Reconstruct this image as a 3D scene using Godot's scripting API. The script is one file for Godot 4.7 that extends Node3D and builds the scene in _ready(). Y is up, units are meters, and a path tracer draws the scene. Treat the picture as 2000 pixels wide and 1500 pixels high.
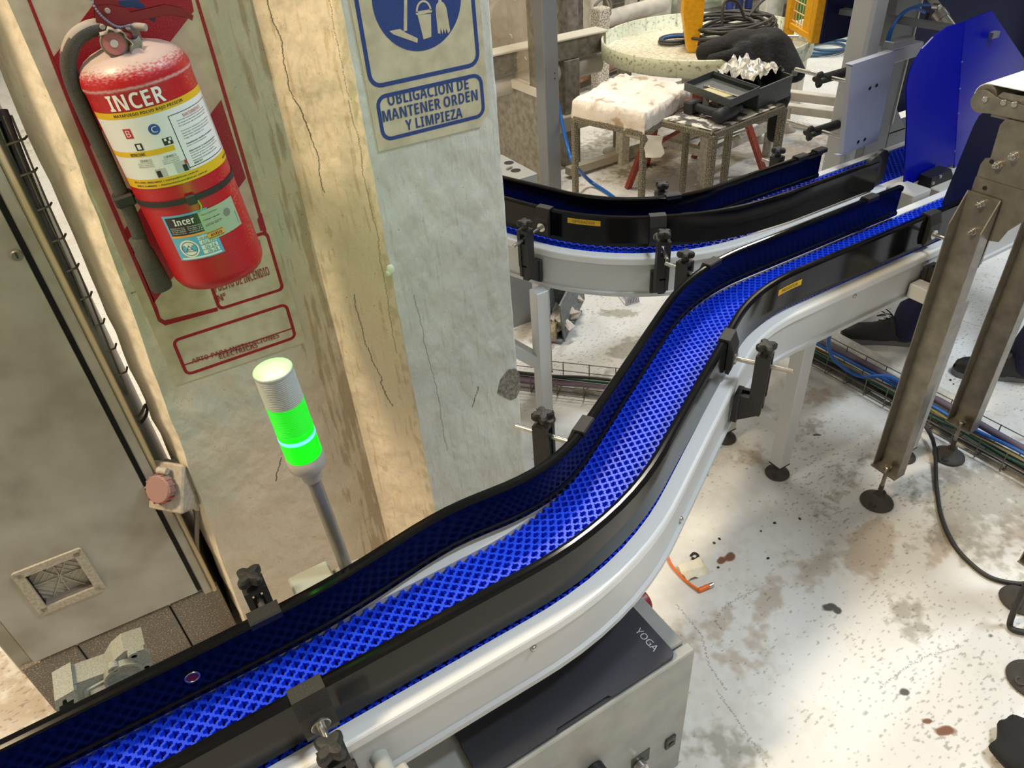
extends Node3D

var mats := {}
var org := {}
var names := {}

# ---------------------------------------------------------------- mesh builder
class B:
	var st := SurfaceTool.new()
	var sm := -1
	func _init(smooth := false) -> void:
		st.begin(Mesh.PRIMITIVE_TRIANGLES)
		sm = 0 if smooth else -1
	func v(p: Vector3, uv := Vector2.ZERO) -> void:
		st.set_smooth_group(sm)
		st.set_uv(uv)
		st.add_vertex(p)
	func tri(a: Vector3, b: Vector3, c: Vector3) -> void:
		v(a); v(c); v(b)
	func quad(a: Vector3, b: Vector3, c: Vector3, d: Vector3) -> void:
		tri(a, b, c); tri(a, c, d)
	func quv(a: Vector3, b: Vector3, c: Vector3, d: Vector3, ua: Vector2, ub: Vector2, uc: Vector2, ud: Vector2) -> void:
		v(a, ua); v(c, uc); v(b, ub)
		v(a, ua); v(d, ud); v(c, uc)
	func face(vs: Array, c: Vector3) -> void:
		var m := Vector3.ZERO
		for p in vs: m += p
		m /= vs.size()
		var n: Vector3 = (vs[1] - vs[0]).cross(vs[2] - vs[0])
		if n.dot(m - c) < 0.0: vs.reverse()
		for i in range(1, vs.size() - 1): tri(vs[0], vs[i], vs[i + 1])
	func box(c: Vector3, s: Vector3, bs := Basis.IDENTITY, bev := 0.0) -> B:
		var h := s * 0.5
		var g := minf(bev, minf(h.x, minf(h.y, h.z)) * 0.9)
		for k in 3:
			var i := (k + 1) % 3
			var j := (k + 2) % 3
			for sg in [-1.0, 1.0]:
				var vs := []
				for q in [[-1, -1], [1, -1], [1, 1], [-1, 1]]:
					var p := Vector3.ZERO
					p[k] = sg * h[k]; p[i] = q[0] * (h[i] - g); p[j] = q[1] * (h[j] - g)
					vs.append(c + bs * p)
				face(vs, c)
				if g > 0.0:
					for s2 in [-1.0, 1.0]:
						var e := []
						for q in [[0, -1], [0, 1], [1, 1], [1, -1]]:
							var p := Vector3.ZERO
							p[k] = sg * (h[k] - (0.0 if q[0] == 0 else g))
							p[i] = s2 * (h[i] - (g if q[0] == 0 else 0.0))
							p[j] = q[1] * (h[j] - g)
							e.append(c + bs * p)
						face(e, c)
		if g > 0.0:
			for sx in [-1.0, 1.0]:
				for sy in [-1.0, 1.0]:
					for sz in [-1.0, 1.0]:
						var o := Vector3(sx * h.x, sy * h.y, sz * h.z)
						var d := Vector3(sx, sy, sz) * g
						face([c + bs * (o - Vector3(0, d.y, d.z)), c + bs * (o - Vector3(d.x, 0, d.z)), c + bs * (o - Vector3(d.x, d.y, 0))], c)
		return self
	func bb(a: Vector3, b: Vector3, bev := 0.0) -> B:
		return box((a + b) * 0.5, (b - a).abs(), Basis.IDENTITY, bev)
	func bar(a: Vector3, b: Vector3, w: float, h: float, up := Vector3.UP, bev := 0.0) -> B:
		var y := (b - a).normalized()
		var x := up.cross(y)
		if x.length() < 0.01: x = Vector3.RIGHT.cross(y)
		x = x.normalized()
		return box((a + b) * 0.5, Vector3(w, (b - a).length(), h), Basis(x, y, x.cross(y)), bev)
	func tube(pts: Array, r: float, n := 8, closed := false) -> B:
		var m := pts.size()
		var rings := []
		var t0: Vector3 = (pts[1] - pts[0]).normalized()
		var nn := t0.cross(Vector3.UP if absf(t0.y) < 0.9 else Vector3.RIGHT).normalized()
		for i in m:
			var a: Vector3 = pts[(i - 1 + m) % m if closed else maxi(i - 1, 0)]
			var b: Vector3 = pts[(i + 1) % m if closed else mini(i + 1, m - 1)]
			var t := (b - a).normalized()
			nn = (nn - t * nn.dot(t)).normalized()
			var bi := t.cross(nn)
			var ring := []
			for k in n:
				var an := TAU * k / n
				ring.append(pts[i] + (nn * cos(an) + bi * sin(an)) * r)
			rings.append(ring)
		var keep := sm
		sm = 0
		for i in (m if closed else m - 1):
			var A: Array = rings[i]
			var C: Array = rings[(i + 1) % m]
			for k in n:
				var k2 := (k + 1) % n
				quad(A[k], A[k2], C[k2], C[k])
		sm = -1
		if not closed:
			for k in range(1, n - 1):
				tri(rings[0][0], rings[0][k + 1], rings[0][k])
				tri(rings[m - 1][0], rings[m - 1][k], rings[m - 1][k + 1])
		sm = keep
		return self
	func cyl(a: Vector3, b: Vector3, r: float, n := 14, bev := 0.0, r2 := -1.0) -> B:
		var L := (b - a).length()
		var e := r if r2 < 0.0 else r2
		var pr := [[0.0, 0.0], [r - bev, 0.0], [r, bev], [e, L - bev], [e - bev, L], [0.0, L]]
		if bev == 0.0: pr = [[0.0, 0.0], [r, 0.0], [e, L], [0.0, L]]
		var y := (b - a).normalized()
		var x := y.cross(Vector3.UP if absf(y.y) < 0.9 else Vector3.RIGHT).normalized()
		return lathe(Transform3D(Basis(x, y, x.cross(y)), a), pr, n, false)
	func lathe(xf: Transform3D, pr: Array, n := 24, smooth := true) -> B:
		var keep := sm
		for i in pr.size() - 1:
			var r0: float = pr[i][0]
			var y0: float = pr[i][1]
			var r1: float = pr[i + 1][0]
			var y1: float = pr[i + 1][1]
			sm = (0 if smooth else i + 1)
			var va := float(i) / (pr.size() - 1)
			var vb := float(i + 1) / (pr.size() - 1)
			for k in n:
				var a := TAU * k / n
				var b := TAU * (k + 1) / n
				var p0 := xf * Vector3(r0 * cos(a), y0, r0 * sin(a))
				var p1 := xf * Vector3(r1 * cos(a), y1, r1 * sin(a))
				var p2 := xf * Vector3(r1 * cos(b), y1, r1 * sin(b))
				var p3 := xf * Vector3(r0 * cos(b), y0, r0 * sin(b))
				var u0 := float(k) / n
				var u1 := float(k + 1) / n
				if r1 > 1e-6:
					v(p0, Vector2(u0, va)); v(p2, Vector2(u1, vb)); v(p1, Vector2(u0, vb))
				if r0 > 1e-6:
					v(p0, Vector2(u0, va)); v(p3, Vector2(u1, va)); v(p2, Vector2(u1, vb))
		sm = keep
		return self
	# polygon in the xy-plane of xf, thickened along its z from z0 to z1
	func prism(poly: PackedVector2Array, xf: Transform3D, z0: float, z1: float) -> B:
		if Geometry2D.is_polygon_clockwise(poly): poly.reverse()
		var ix := Geometry2D.triangulate_polygon(poly)
		var n := poly.size()
		for i in range(0, ix.size(), 3):
			var a := poly[ix[i]]
			var b := poly[ix[i + 1]]
			var c := poly[ix[i + 2]]
			if (b - a).cross(c - a) < 0.0:
				var tmp := b
				b = c; c = tmp
			tri(xf * Vector3(a.x, a.y, z1), xf * Vector3(b.x, b.y, z1), xf * Vector3(c.x, c.y, z1))
			tri(xf * Vector3(a.x, a.y, z0), xf * Vector3(c.x, c.y, z0), xf * Vector3(b.x, b.y, z0))
		for i in n:
			var p := poly[i]
			var q := poly[(i + 1) % n]
			quad(xf * Vector3(p.x, p.y, z0), xf * Vector3(q.x, q.y, z0), xf * Vector3(q.x, q.y, z1), xf * Vector3(p.x, p.y, z1))
		return self
	# profile (right, up), counter-clockwise seen along the path, swept along pts
	func sweep(pts: Array, prof: Array, smooth := false) -> B:
		var rings := []
		var m := pts.size()
		for i in m:
			var t: Vector3 = pts[mini(i + 1, m - 1)] - pts[maxi(i - 1, 0)]
			t.y = 0.0
			t = t.normalized()
			var s := t.cross(Vector3.UP)
			var ring := []
			for q in prof: ring.append(pts[i] + s * q[0] + Vector3.UP * q[1])
			rings.append(ring)
		var n := prof.size()
		var keep := sm
		for i in m - 1:
			for k in n:
				sm = k + 1 if not smooth else 0
				var k2 := (k + 1) % n
				quad(rings[i][k], rings[i + 1][k], rings[i + 1][k2], rings[i][k2])
		sm = -1
		var p2 := PackedVector2Array()
		for q in prof: p2.append(Vector2(q[0], q[1]))
		var ix := Geometry2D.triangulate_polygon(p2)
		for i in range(0, ix.size(), 3):
			var a := ix[i]
			var b := ix[i + 1]
			var c := ix[i + 2]
			if (p2[b] - p2[a]).cross(p2[c] - p2[a]) < 0.0:
				var tmp := b
				b = c; c = tmp
			tri(rings[0][a], rings[0][b], rings[0][c])
			tri(rings[m - 1][a], rings[m - 1][c], rings[m - 1][b])
		sm = keep
		return self
	func ball(c: Vector3, r: Vector3, n := 14) -> B:
		var pr := []
		var h := n / 2
		for i in h + 1:
			var a := PI * i / h - PI / 2
			pr.append([cos(a) if i > 0 and i < h else 0.0, sin(a)])
		return lathe(Transform3D(Basis.from_scale(r), c), pr, n)
	# a grid of points as a sheet with thickness th along its normals
	func sheet(g: Array, th: float) -> B:
		var R := g.size()
		var C: int = g[0].size()
		var lo := []
		for i in R:
			var row := []
			for j in C:
				var du: Vector3 = g[i][mini(j + 1, C - 1)] - g[i][maxi(j - 1, 0)]
				var dv: Vector3 = g[mini(i + 1, R - 1)][j] - g[maxi(i - 1, 0)][j]
				row.append(g[i][j] - du.cross(dv).normalized() * th)
			lo.append(row)
		sm = 0
		for i in R - 1:
			for j in C - 1:
				quad(g[i][j], g[i][j + 1], g[i + 1][j + 1], g[i + 1][j])
		sm = 1
		for i in R - 1:
			for j in C - 1:
				quad(lo[i][j], lo[i + 1][j], lo[i + 1][j + 1], lo[i][j + 1])
		sm = -1
		for i in R - 1:
			quad(g[i][0], g[i + 1][0], lo[i + 1][0], lo[i][0])
			quad(g[i][C - 1], lo[i][C - 1], lo[i + 1][C - 1], g[i + 1][C - 1])
		for j in C - 1:
			quad(g[0][j], lo[0][j], lo[0][j + 1], g[0][j + 1])
			quad(g[R - 1][j], g[R - 1][j + 1], lo[R - 1][j + 1], lo[R - 1][j])
		return self
	# ArrayMesh, moved by -o
	func mesh(o: Vector3, into: ArrayMesh = null) -> ArrayMesh:
		st.generate_normals()
		var a := st.commit_to_arrays()
		var vs: PackedVector3Array = a[Mesh.ARRAY_VERTEX]
		for i in vs.size(): vs[i] -= o
		a[Mesh.ARRAY_VERTEX] = vs
		var m := into if into else ArrayMesh.new()
		m.add_surface_from_arrays(Mesh.PRIMITIVE_TRIANGLES, a)
		return m

# ---------------------------------------------------------------- materials
func mat(key: String, c := Color.WHITE, rough := 0.6, metal := 0.0) -> StandardMaterial3D:
	if not mats.has(key):
		var m := StandardMaterial3D.new()
		m.resource_name = key
		m.albedo_color = c
		m.roughness = rough
		m.metallic = metal
		mats[key] = m
	return mats[key]

func c8(r: int, g: int, b: int) -> Color:
	return Color(r / 255.0, g / 255.0, b / 255.0)

func noise(fr: float, sd: int, oct := 4, kind := FastNoiseLite.TYPE_SIMPLEX_SMOOTH) -> FastNoiseLite:
	var n := FastNoiseLite.new()
	n.noise_type = kind
	n.frequency = fr
	n.seed = sd
	n.fractal_octaves = oct
	return n

# cols: list of [offset, colour]
func ntex(n: FastNoiseLite, cols: Array, size := 512, bump := false) -> NoiseTexture2D:
	var t := NoiseTexture2D.new()
	t.width = size
	t.height = size
	t.seamless = true
	t.noise = n
	if bump:
		t.as_normal_map = true
		t.bump_strength = 4.0
	else:
		var g := Gradient.new()
		g.offsets = PackedFloat32Array(cols.map(func(q): return q[0]))
		g.colors = PackedColorArray(cols.map(func(q): return q[1]))
		t.color_ramp = g
	return t

# a worn surface: triplanar noise colours
func worn(key: String, cols: Array, fr: float, scale: float, rough := 0.6, metal := 0.0, sd := 1) -> StandardMaterial3D:
	var m := mat(key, Color.WHITE, rough, metal)
	m.albedo_texture = ntex(noise(fr, sd), cols)
	m.uv1_triplanar = true
	m.uv1_world_triplanar = true
	m.uv1_scale = Vector3.ONE * scale
	return m

func relief(m: StandardMaterial3D, fr: float, amount: float, sd := 7) -> void:
	m.normal_enabled = true
	m.normal_texture = ntex(noise(fr, sd, 5), [], 512, true)
	m.normal_scale = amount

# ---------------------------------------------------------------- nodes
func numbered(n: String) -> String:
	names[n] = names.get(n, -1) + 1
	return n if names[n] == 0 else "%s_%03d" % [n, names[n]]

func tag(o: Node3D, label: String, cat: String, group := "", kind := "") -> void:
	if label: o.set_meta("label", label)
	if cat: o.set_meta("category", cat)
	if group: o.set_meta("group", group)
	if kind: o.set_meta("kind", kind)

func thing(n: String, at: Vector3, label: String, cat: String, group := "") -> Node3D:
	var o := Node3D.new()
	o.name = numbered(n)
	add_child(o)
	o.position = at
	org[o] = at
	tag(o, label, cat, group)
	return o

# a part built in world coordinates; m may be one material or a list for several surfaces
func part(n: String, b: B, m: Material, parent: Node3D, at := Vector3.INF) -> MeshInstance3D:
	var o := MeshInstance3D.new()
	o.name = n
	var p: Vector3 = org[parent] if at == Vector3.INF else at
	o.mesh = b.mesh(p)
	(o.mesh as ArrayMesh).surface_set_material(0, m)
	parent.add_child(o, true)
	o.position = p - org[parent]
	org[o] = p
	return o

func also(o: MeshInstance3D, b: B, m: Material) -> void:
	var am := o.mesh as ArrayMesh
	b.mesh(org[o], am)
	am.surface_set_material(am.get_surface_count() - 1, m)

func solo(n: String, b: B, m: Material, at: Vector3, label: String, cat: String, group := "") -> MeshInstance3D:
	var o := MeshInstance3D.new()
	o.name = numbered(n)
	o.mesh = b.mesh(at)
	(o.mesh as ArrayMesh).surface_set_material(0, m)
	add_child(o)
	o.position = at
	org[o] = at
	tag(o, label, cat, group)
	return o

func struct(n: String, b: B, m: Material, at := Vector3.ZERO) -> MeshInstance3D:
	var o := solo(n, b, m, at, "", "")
	o.set_meta("kind", "structure")
	return o

func place(n: String, mesh: Mesh, m: Material, parent: Node3D, xf: Transform3D) -> MeshInstance3D:
	var o := MeshInstance3D.new()
	o.name = n
	o.mesh = mesh
	o.material_override = m
	parent.add_child(o, true)
	o.transform = Transform3D(xf.basis, xf.origin - org[parent])
	org[o] = xf.origin
	return o

func smooth(pts: Array, per := 6, closed := false) -> Array:
	var out := []
	var n := pts.size()
	for i in (n if closed else n - 1):
		var a: Vector3 = pts[(i - 1 + n) % n if closed else maxi(i - 1, 0)]
		var b: Vector3 = pts[i]
		var c: Vector3 = pts[(i + 1) % n]
		var d: Vector3 = pts[(i + 2) % n if closed else mini(i + 2, n - 1)]
		for k in per:
			out.append(b.cubic_interpolate(c, a, d, float(k) / per))
	if not closed: out.append(pts[n - 1])
	return out

func rrect(x0: float, y0: float, x1: float, y1: float, r: float, n := 5) -> PackedVector2Array:
	var p := PackedVector2Array()
	for q in [[x1 - r, y1 - r, 0.0], [x0 + r, y1 - r, 90.0], [x0 + r, y0 + r, 180.0], [x1 - r, y0 + r, 270.0]]:
		for i in n + 1:
			var a := deg_to_rad(q[2] + 90.0 * i / n)
			p.append(Vector2(q[0] + r * cos(a), q[1] + r * sin(a)))
	return p

func disc(c: Vector2, r: float, n := 32) -> PackedVector2Array:
	var p := PackedVector2Array()
	for i in n: p.append(c + Vector2.from_angle(TAU * i / n) * r)
	return p

# a band following a closed outline, as a flat strip of the given width
func outline(b: B, poly: PackedVector2Array, w: float, xf: Transform3D, z0: float, z1: float) -> void:
	var n := poly.size()
	if Geometry2D.is_polygon_clockwise(poly): poly.reverse()
	var o := []
	var i2 := []
	for i in n:
		var d1 := (poly[i] - poly[(i - 1 + n) % n]).normalized()
		var d2 := (poly[(i + 1) % n] - poly[i]).normalized()
		var nn := (Vector2(d1.y, -d1.x) + Vector2(d2.y, -d2.x)).normalized()
		o.append(poly[i])
		i2.append(poly[i] - nn * w / maxf(0.4, nn.dot(Vector2(d1.y, -d1.x))))
	for i in n:
		var j := (i + 1) % n
		var q := func(p: Vector2, z: float) -> Vector3: return xf * Vector3(p.x, p.y, z)
		b.quad(q.call(o[i], z1), q.call(o[j], z1), q.call(i2[j], z1), q.call(i2[i], z1))
		b.quad(q.call(o[i], z0), q.call(o[j], z0), q.call(o[j], z1), q.call(o[i], z1))
		b.quad(q.call(i2[j], z0), q.call(i2[i], z0), q.call(i2[i], z1), q.call(i2[j], z1))

# lettering: fits the words into a box w x h, then maps x, y (and a small thickness) with fn
func words(b: B, s: String, w: float, h: float, fn: Callable, bold := true, serif := false) -> void:
	var t := TextMesh.new()
	var f := SystemFont.new()
	f.font_names = PackedStringArray(["Droid Serif" if serif else "Droid Sans"])
	f.font_weight = 700 if bold else 400
	t.font = f
	t.text = s
	t.font_size = 32
	t.pixel_size = 0.01
	t.depth = 0.0
	t.curve_step = 1.5
	var a := t.get_mesh_arrays()
	var vs: PackedVector3Array = a[Mesh.ARRAY_VERTEX]
	if vs.is_empty(): return
	var lo := vs[0]
	var hi := vs[0]
	for p in vs:
		lo = lo.min(p); hi = hi.max(p)
	var k := Vector2(w / maxf(1e-6, hi.x - lo.x), h / maxf(1e-6, hi.y - lo.y))
	var ix: PackedInt32Array = a[Mesh.ARRAY_INDEX] if a[Mesh.ARRAY_INDEX] != null else PackedInt32Array(range(vs.size()))
	for i in range(0, ix.size(), 3):
		var q := []
		for j in 3:
			var p := vs[ix[i + j]]
			q.append(Vector2((p.x - lo.x) * k.x, (p.y - lo.y) * k.y))
		if absf((q[1] - q[0]).cross(q[2] - q[0])) < 1e-12: continue
		if (q[1] - q[0]).cross(q[2] - q[0]) < 0.0: q.reverse()
		b.tri(fn.call(q[0]), fn.call(q[1]), fn.call(q[2]))

# lettering on a plane: from p (lower left) along q (lower right), h high
func line(b: B, s: String, p: Vector3, q: Vector3, h: float, bold := true, up := Vector3.UP) -> void:
	var x := (q - p).normalized()
	var y := (up - x * up.dot(x)).normalized()
	words(b, s, (q - p).length(), h, func(t: Vector2) -> Vector3: return p + x * t.x + y * t.y, bold)

func vadd(pts: Array, d: Vector3) -> Array:
	return pts.map(func(p): return p + d)

# ---------------------------------------------------------------- the place
func _ready() -> void:
	var cam := Camera3D.new()
	cam.name = "camera"
	add_child(cam)
	cam.position = Vector3(0, 1.9, 0)
	cam.rotation_degrees = Vector3(-37.02, -28.48, -4.70)
	cam.fov = 55.27
	cam.near = 0.05
	cam.far = 60.0
	cam.current = true
	var we := WorldEnvironment.new()
	we.name = "environment"
	var env := Environment.new()
	env.background_mode = Environment.BG_COLOR
	env.background_color = Color(0.02, 0.02, 0.02)
	env.tonemap_mode = Environment.TONE_MAPPER_LINEAR
	env.tonemap_exposure = 1.25
	env.sdfgi_enabled = true
	env.ssao_enabled = true
	env.ssil_enabled = true
	we.environment = env
	add_child(we)
	var cool := Color(0.93, 0.97, 1.0)
	var warm := Color(1.0, 0.90, 0.74)
	var mild := Color(1.0, 0.97, 0.91)
	for q in [[Vector3(3.2, 4.9, 0.3), cool, 12.5, "above the stainless stand"], [Vector3(1.6, 4.9, 2.6), cool, 3.0, "behind the viewer"], [Vector3(3.0, 4.9, -3.6), mild, 11.0, "above the round table"], [Vector3(-2.2, 4.9, -1.5), warm, 21.0, "left of the electrical cabinet"], [Vector3(7.0, 4.9, -1.2), cool, 13.0, "right of the packing machine"], [Vector3(7.5, 4.9, -6.5), mild, 12.0, "far right above the tarpaulin"], [Vector3(1.5, 4.9, -8.0), mild, 13.0, "at the back above the guarded machine"]]:
		ceiling_lamp(q[0], q[1], q[2], q[3])
	setting()
	pillar()
	signs()
	extinguisher()
	cabinet()
	left_cables()
	stack_light()
	conveyor_near()
	conveyor_far()
	gearbox()
	control_box()
	steel_stand()
	machine()
	floor_tray()
	person()
	work_table()
	round_table()
	enclosure()
	background()
	litter()

func ceiling_lamp(p: Vector3, c: Color, e: float, where: String) -> void:
	var o := thing("ceiling_lamp", p, "long white ceiling lamp hanging under the hall roof " + where, "lamp", "ceiling lamps over the hall")
	var b := B.new()
	b.box(p + Vector3(0, 0.06, 0), Vector3(1.3, 0.08, 0.5), Basis.IDENTITY, 0.01)
	for s in [-0.5, 0.5]: b.cyl(p + Vector3(s, 0.1, 0), p + Vector3(s, 0.6, 0), 0.006, 8)
	part("housing", b, mat("lamp_white", c8(230, 230, 228), 0.5), o)
	var g := mat("lamp_glow" + str(c), Color(0.9, 0.9, 0.9), 0.5)
	g.emission_enabled = true
	g.emission = c
	g.emission_energy_multiplier = 1.5
	part("diffuser", B.new().box(p + Vector3(0, 0.015, 0), Vector3(1.24, 0.01, 0.44)), g, o)
	var l := AreaLight3D.new()
	l.name = "lamp_light"
	l.area_size = Vector2(1.24, 0.44)
	l.light_color = c
	l.light_energy = e
	l.area_range = 40.0
	l.shadow_enabled = true
	o.add_child(l)
	l.position = Vector3(0, 0.0, 0)
	l.rotation_degrees = Vector3(-90, 0, 0)

func field(S: int, x0: float, z0: float, size: float, blobs: Array) -> Image:
	var im := Image.create(S, S, false, Image.FORMAT_L8)
	for q in blobs:
		var p: Vector3 = q[0]
		var ca := cos(q[3] * PI / 180.0)
		var sa := sin(q[3] * PI / 180.0)
		var R: float = maxf(q[1], q[2]) * 2.0
		var k := S / size
		for j in range(maxi(0, int((p.z - R - z0) * k)), mini(S, int((p.z + R - z0) * k) + 2)):
			for i in range(maxi(0, int((p.x - R - x0) * k)), mini(S, int((p.x + R - x0) * k) + 2)):
				var dx := x0 + (i + 0.5) / k - p.x
				var dz := z0 + (j + 0.5) / k - p.z
				var u: float = (dx * ca + dz * sa) / q[1]
				var w: float = (-dx * sa + dz * ca) / q[2]
				var d := 1.0 - sqrt(u * u + w * w) * 0.5
				if d > 0.0:
					im.set_pixel(i, j, Color(maxf(im.get_pixel(i, j).r, d * q[4]), 0, 0))
	return im

func floor_image() -> Image:
	var S := 2048
	var x0 := -1.2
	var z0 := -5.2
	var size := 6.0
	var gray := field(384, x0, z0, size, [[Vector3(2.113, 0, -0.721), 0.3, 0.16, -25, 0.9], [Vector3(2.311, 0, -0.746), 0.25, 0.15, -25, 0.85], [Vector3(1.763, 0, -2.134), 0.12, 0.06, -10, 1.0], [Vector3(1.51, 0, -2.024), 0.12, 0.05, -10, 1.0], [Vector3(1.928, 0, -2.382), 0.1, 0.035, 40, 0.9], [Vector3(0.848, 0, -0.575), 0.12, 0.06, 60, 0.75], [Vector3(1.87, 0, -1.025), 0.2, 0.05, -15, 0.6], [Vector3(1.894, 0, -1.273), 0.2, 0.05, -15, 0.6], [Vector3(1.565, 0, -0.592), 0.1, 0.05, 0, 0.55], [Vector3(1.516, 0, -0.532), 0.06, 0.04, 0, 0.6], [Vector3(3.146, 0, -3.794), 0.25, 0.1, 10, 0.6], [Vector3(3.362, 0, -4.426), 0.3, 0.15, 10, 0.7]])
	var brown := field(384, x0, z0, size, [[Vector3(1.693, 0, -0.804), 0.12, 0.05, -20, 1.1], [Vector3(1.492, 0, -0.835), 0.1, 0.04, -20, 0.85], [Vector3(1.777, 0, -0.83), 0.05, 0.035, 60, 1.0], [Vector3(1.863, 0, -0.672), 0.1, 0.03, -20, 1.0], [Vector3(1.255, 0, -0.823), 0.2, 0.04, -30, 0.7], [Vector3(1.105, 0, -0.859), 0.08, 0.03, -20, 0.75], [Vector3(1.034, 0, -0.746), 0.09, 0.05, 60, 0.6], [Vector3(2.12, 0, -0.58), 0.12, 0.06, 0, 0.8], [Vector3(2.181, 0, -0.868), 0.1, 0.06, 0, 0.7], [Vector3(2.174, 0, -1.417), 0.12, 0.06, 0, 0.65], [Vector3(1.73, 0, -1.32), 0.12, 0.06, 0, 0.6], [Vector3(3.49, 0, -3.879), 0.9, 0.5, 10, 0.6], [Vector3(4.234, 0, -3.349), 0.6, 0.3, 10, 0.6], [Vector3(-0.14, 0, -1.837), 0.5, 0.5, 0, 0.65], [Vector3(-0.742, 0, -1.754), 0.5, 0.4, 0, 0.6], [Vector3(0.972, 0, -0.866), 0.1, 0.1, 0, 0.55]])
	var dark := field(768, x0, z0, size, [[Vector3(1.393, 0, -0.717), 0.022, 0.012, 20, 1.0], [Vector3(1.341, 0, -0.429), 0.012, 0.008, 30, 0.9], [Vector3(1.685, 0, -0.404), 0.01, 0.007, 0, 0.8], [Vector3(1.405, 0, -0.696), 0.012, 0.01, 0, 1.0], [Vector3(3.233, 0, -3.78), 0.08, 0.05, 0, 0.55], [Vector3(1.97, 0, -1.255), 0.02, 0.006, 30, 0.7]])
	var rust := field(768, x0, z0, size, [[Vector3(1.337, 0, -0.307), 0.022, 0.01, 30, 1.0], [Vector3(1.323, 0, -0.347), 0.014, 0.006, 30, 0.9], [Vector3(1.289, 0, -1.016), 0.018, 0.012, -10, 1.1], [Vector3(1.258, 0, -1.022), 0.014, 0.01, -10, 1.0]])
	for im in [gray, brown, dark, rust]: im.resize(S, S, Image.INTERPOLATE_CUBIC)
	var dg := gray.get_data()
	var db := brown.get_data()
	var dd := dark.get_data()
	var dr := rust.get_data()
	var n1 := noise(0.0022, 3, 4).get_image(S, S, false, false, false).get_data()
	var n2 := noise(0.012, 5, 5).get_image(S, S, false, false, false).get_data()
	var n3 := noise(0.06, 9, 3).get_image(S, S, false, false, false).get_data()
	var si := noise(0.22, 12, 2).get_image(S / 2, S, false, false, false)
	si.resize(S, S, Image.INTERPOLATE_BILINEAR)
	var n4 := si.get_data()
	var out := PackedByteArray()
	out.resize(S * S * 3)
	var k := 0
	for i in S * S:
		var a := n1[i] / 255.0
		var b := n2[i] / 255.0
		var c := n3[i] / 255.0
		var sc := n4[i] / 255.0
		var e := (b - 0.5) * 1.1 + (c - 0.5) * 0.9
		var wr := clampf((a - 0.5 + e * 0.55) * 3.0, 0.0, 1.0) * 0.4
		var r := 235.0 - 24.0 * wr
		var g := 234.0 - 30.0 * wr
		var l := 231.0 - 44.0 * wr
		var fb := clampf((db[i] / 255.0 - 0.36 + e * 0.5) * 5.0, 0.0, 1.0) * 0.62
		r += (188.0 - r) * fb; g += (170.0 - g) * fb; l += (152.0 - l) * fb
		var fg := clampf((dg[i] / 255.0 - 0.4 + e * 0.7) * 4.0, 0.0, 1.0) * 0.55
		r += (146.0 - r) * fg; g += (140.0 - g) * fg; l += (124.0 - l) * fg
		var fd := clampf((dd[i] / 255.0 - 0.4 + e * 0.6) * 6.0, 0.0, 1.0) + clampf((sc - 0.70 - 0.25 * a + b * 0.18) * 6.0, 0.0, 0.34)
		fd = minf(fd, 1.0)
		r += (84.0 - r) * fd; g += (82.0 - g) * fd; l += (78.0 - l) * fd
		var fr := clampf((dr[i] / 255.0 - 0.4 + e * 0.5) * 6.0, 0.0, 1.0)
		r += (128.0 - r) * fr; g += (84.0 - g) * fr; l += (60.0 - l) * fr
		out[k] = int(r); out[k + 1] = int(g); out[k + 2] = int(l)
		k += 3
	var img := Image.create_from_data(S, S, false, Image.FORMAT_RGB8, out)
	# cracks and scratches
	var rng := RandomNumberGenerator.new()
	rng.seed = 4
	for pl in [[Vector3(0.934, 0, -0.702), Vector3(0.928, 0, -0.657), Vector3(0.918, 0, -0.601), Vector3(0.911, 0, -0.55), Vector3(0.895, 0, -0.483)], [Vector3(1.081, 0, -0.834), Vector3(1.082, 0, -0.865), Vector3(1.13, 0, -0.885), Vector3(1.194, 0, -0.887), Vector3(1.272, 0, -0.879)], [Vector3(1.297, 0, -0.47), Vector3(1.389, 0, -0.472), Vector3(1.468, 0, -0.466), Vector3(1.595, 0, -0.429)], [Vector3(3.089, 0, -1.451), Vector3(3.115, 0, -1.324), Vector3(3.129, 0, -1.151)], [Vector3(3.167, 0, -4.167), Vector3(3.246, 0, -3.807), Vector3(3.288, 0, -3.491)], [Vector3(1.03, 0, -0.975), Vector3(1.02, 0, -0.854), Vector3(0.97, 0, -0.77), Vector3(0.957, 0, -0.687)]]:
		for i in pl.size() - 1:
			var p: Vector3 = pl[i]
			var q: Vector3 = pl[i + 1]
			var steps := int((q - p).length() / size * S) + 1
			for s in steps:
				var t := p.lerp(q, float(s) / steps)
				var x := int((t.x - x0) / size * S + rng.randf_range(-1.0, 1.0))
				var y := int((t.z - z0) / size * S + rng.randf_range(-1.0, 1.0))
				if x > 0 and y > 0 and x < S - 1 and y < S - 1:
					img.set_pixel(x, y, img.get_pixel(x, y).darkened(0.25))
	return img

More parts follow.
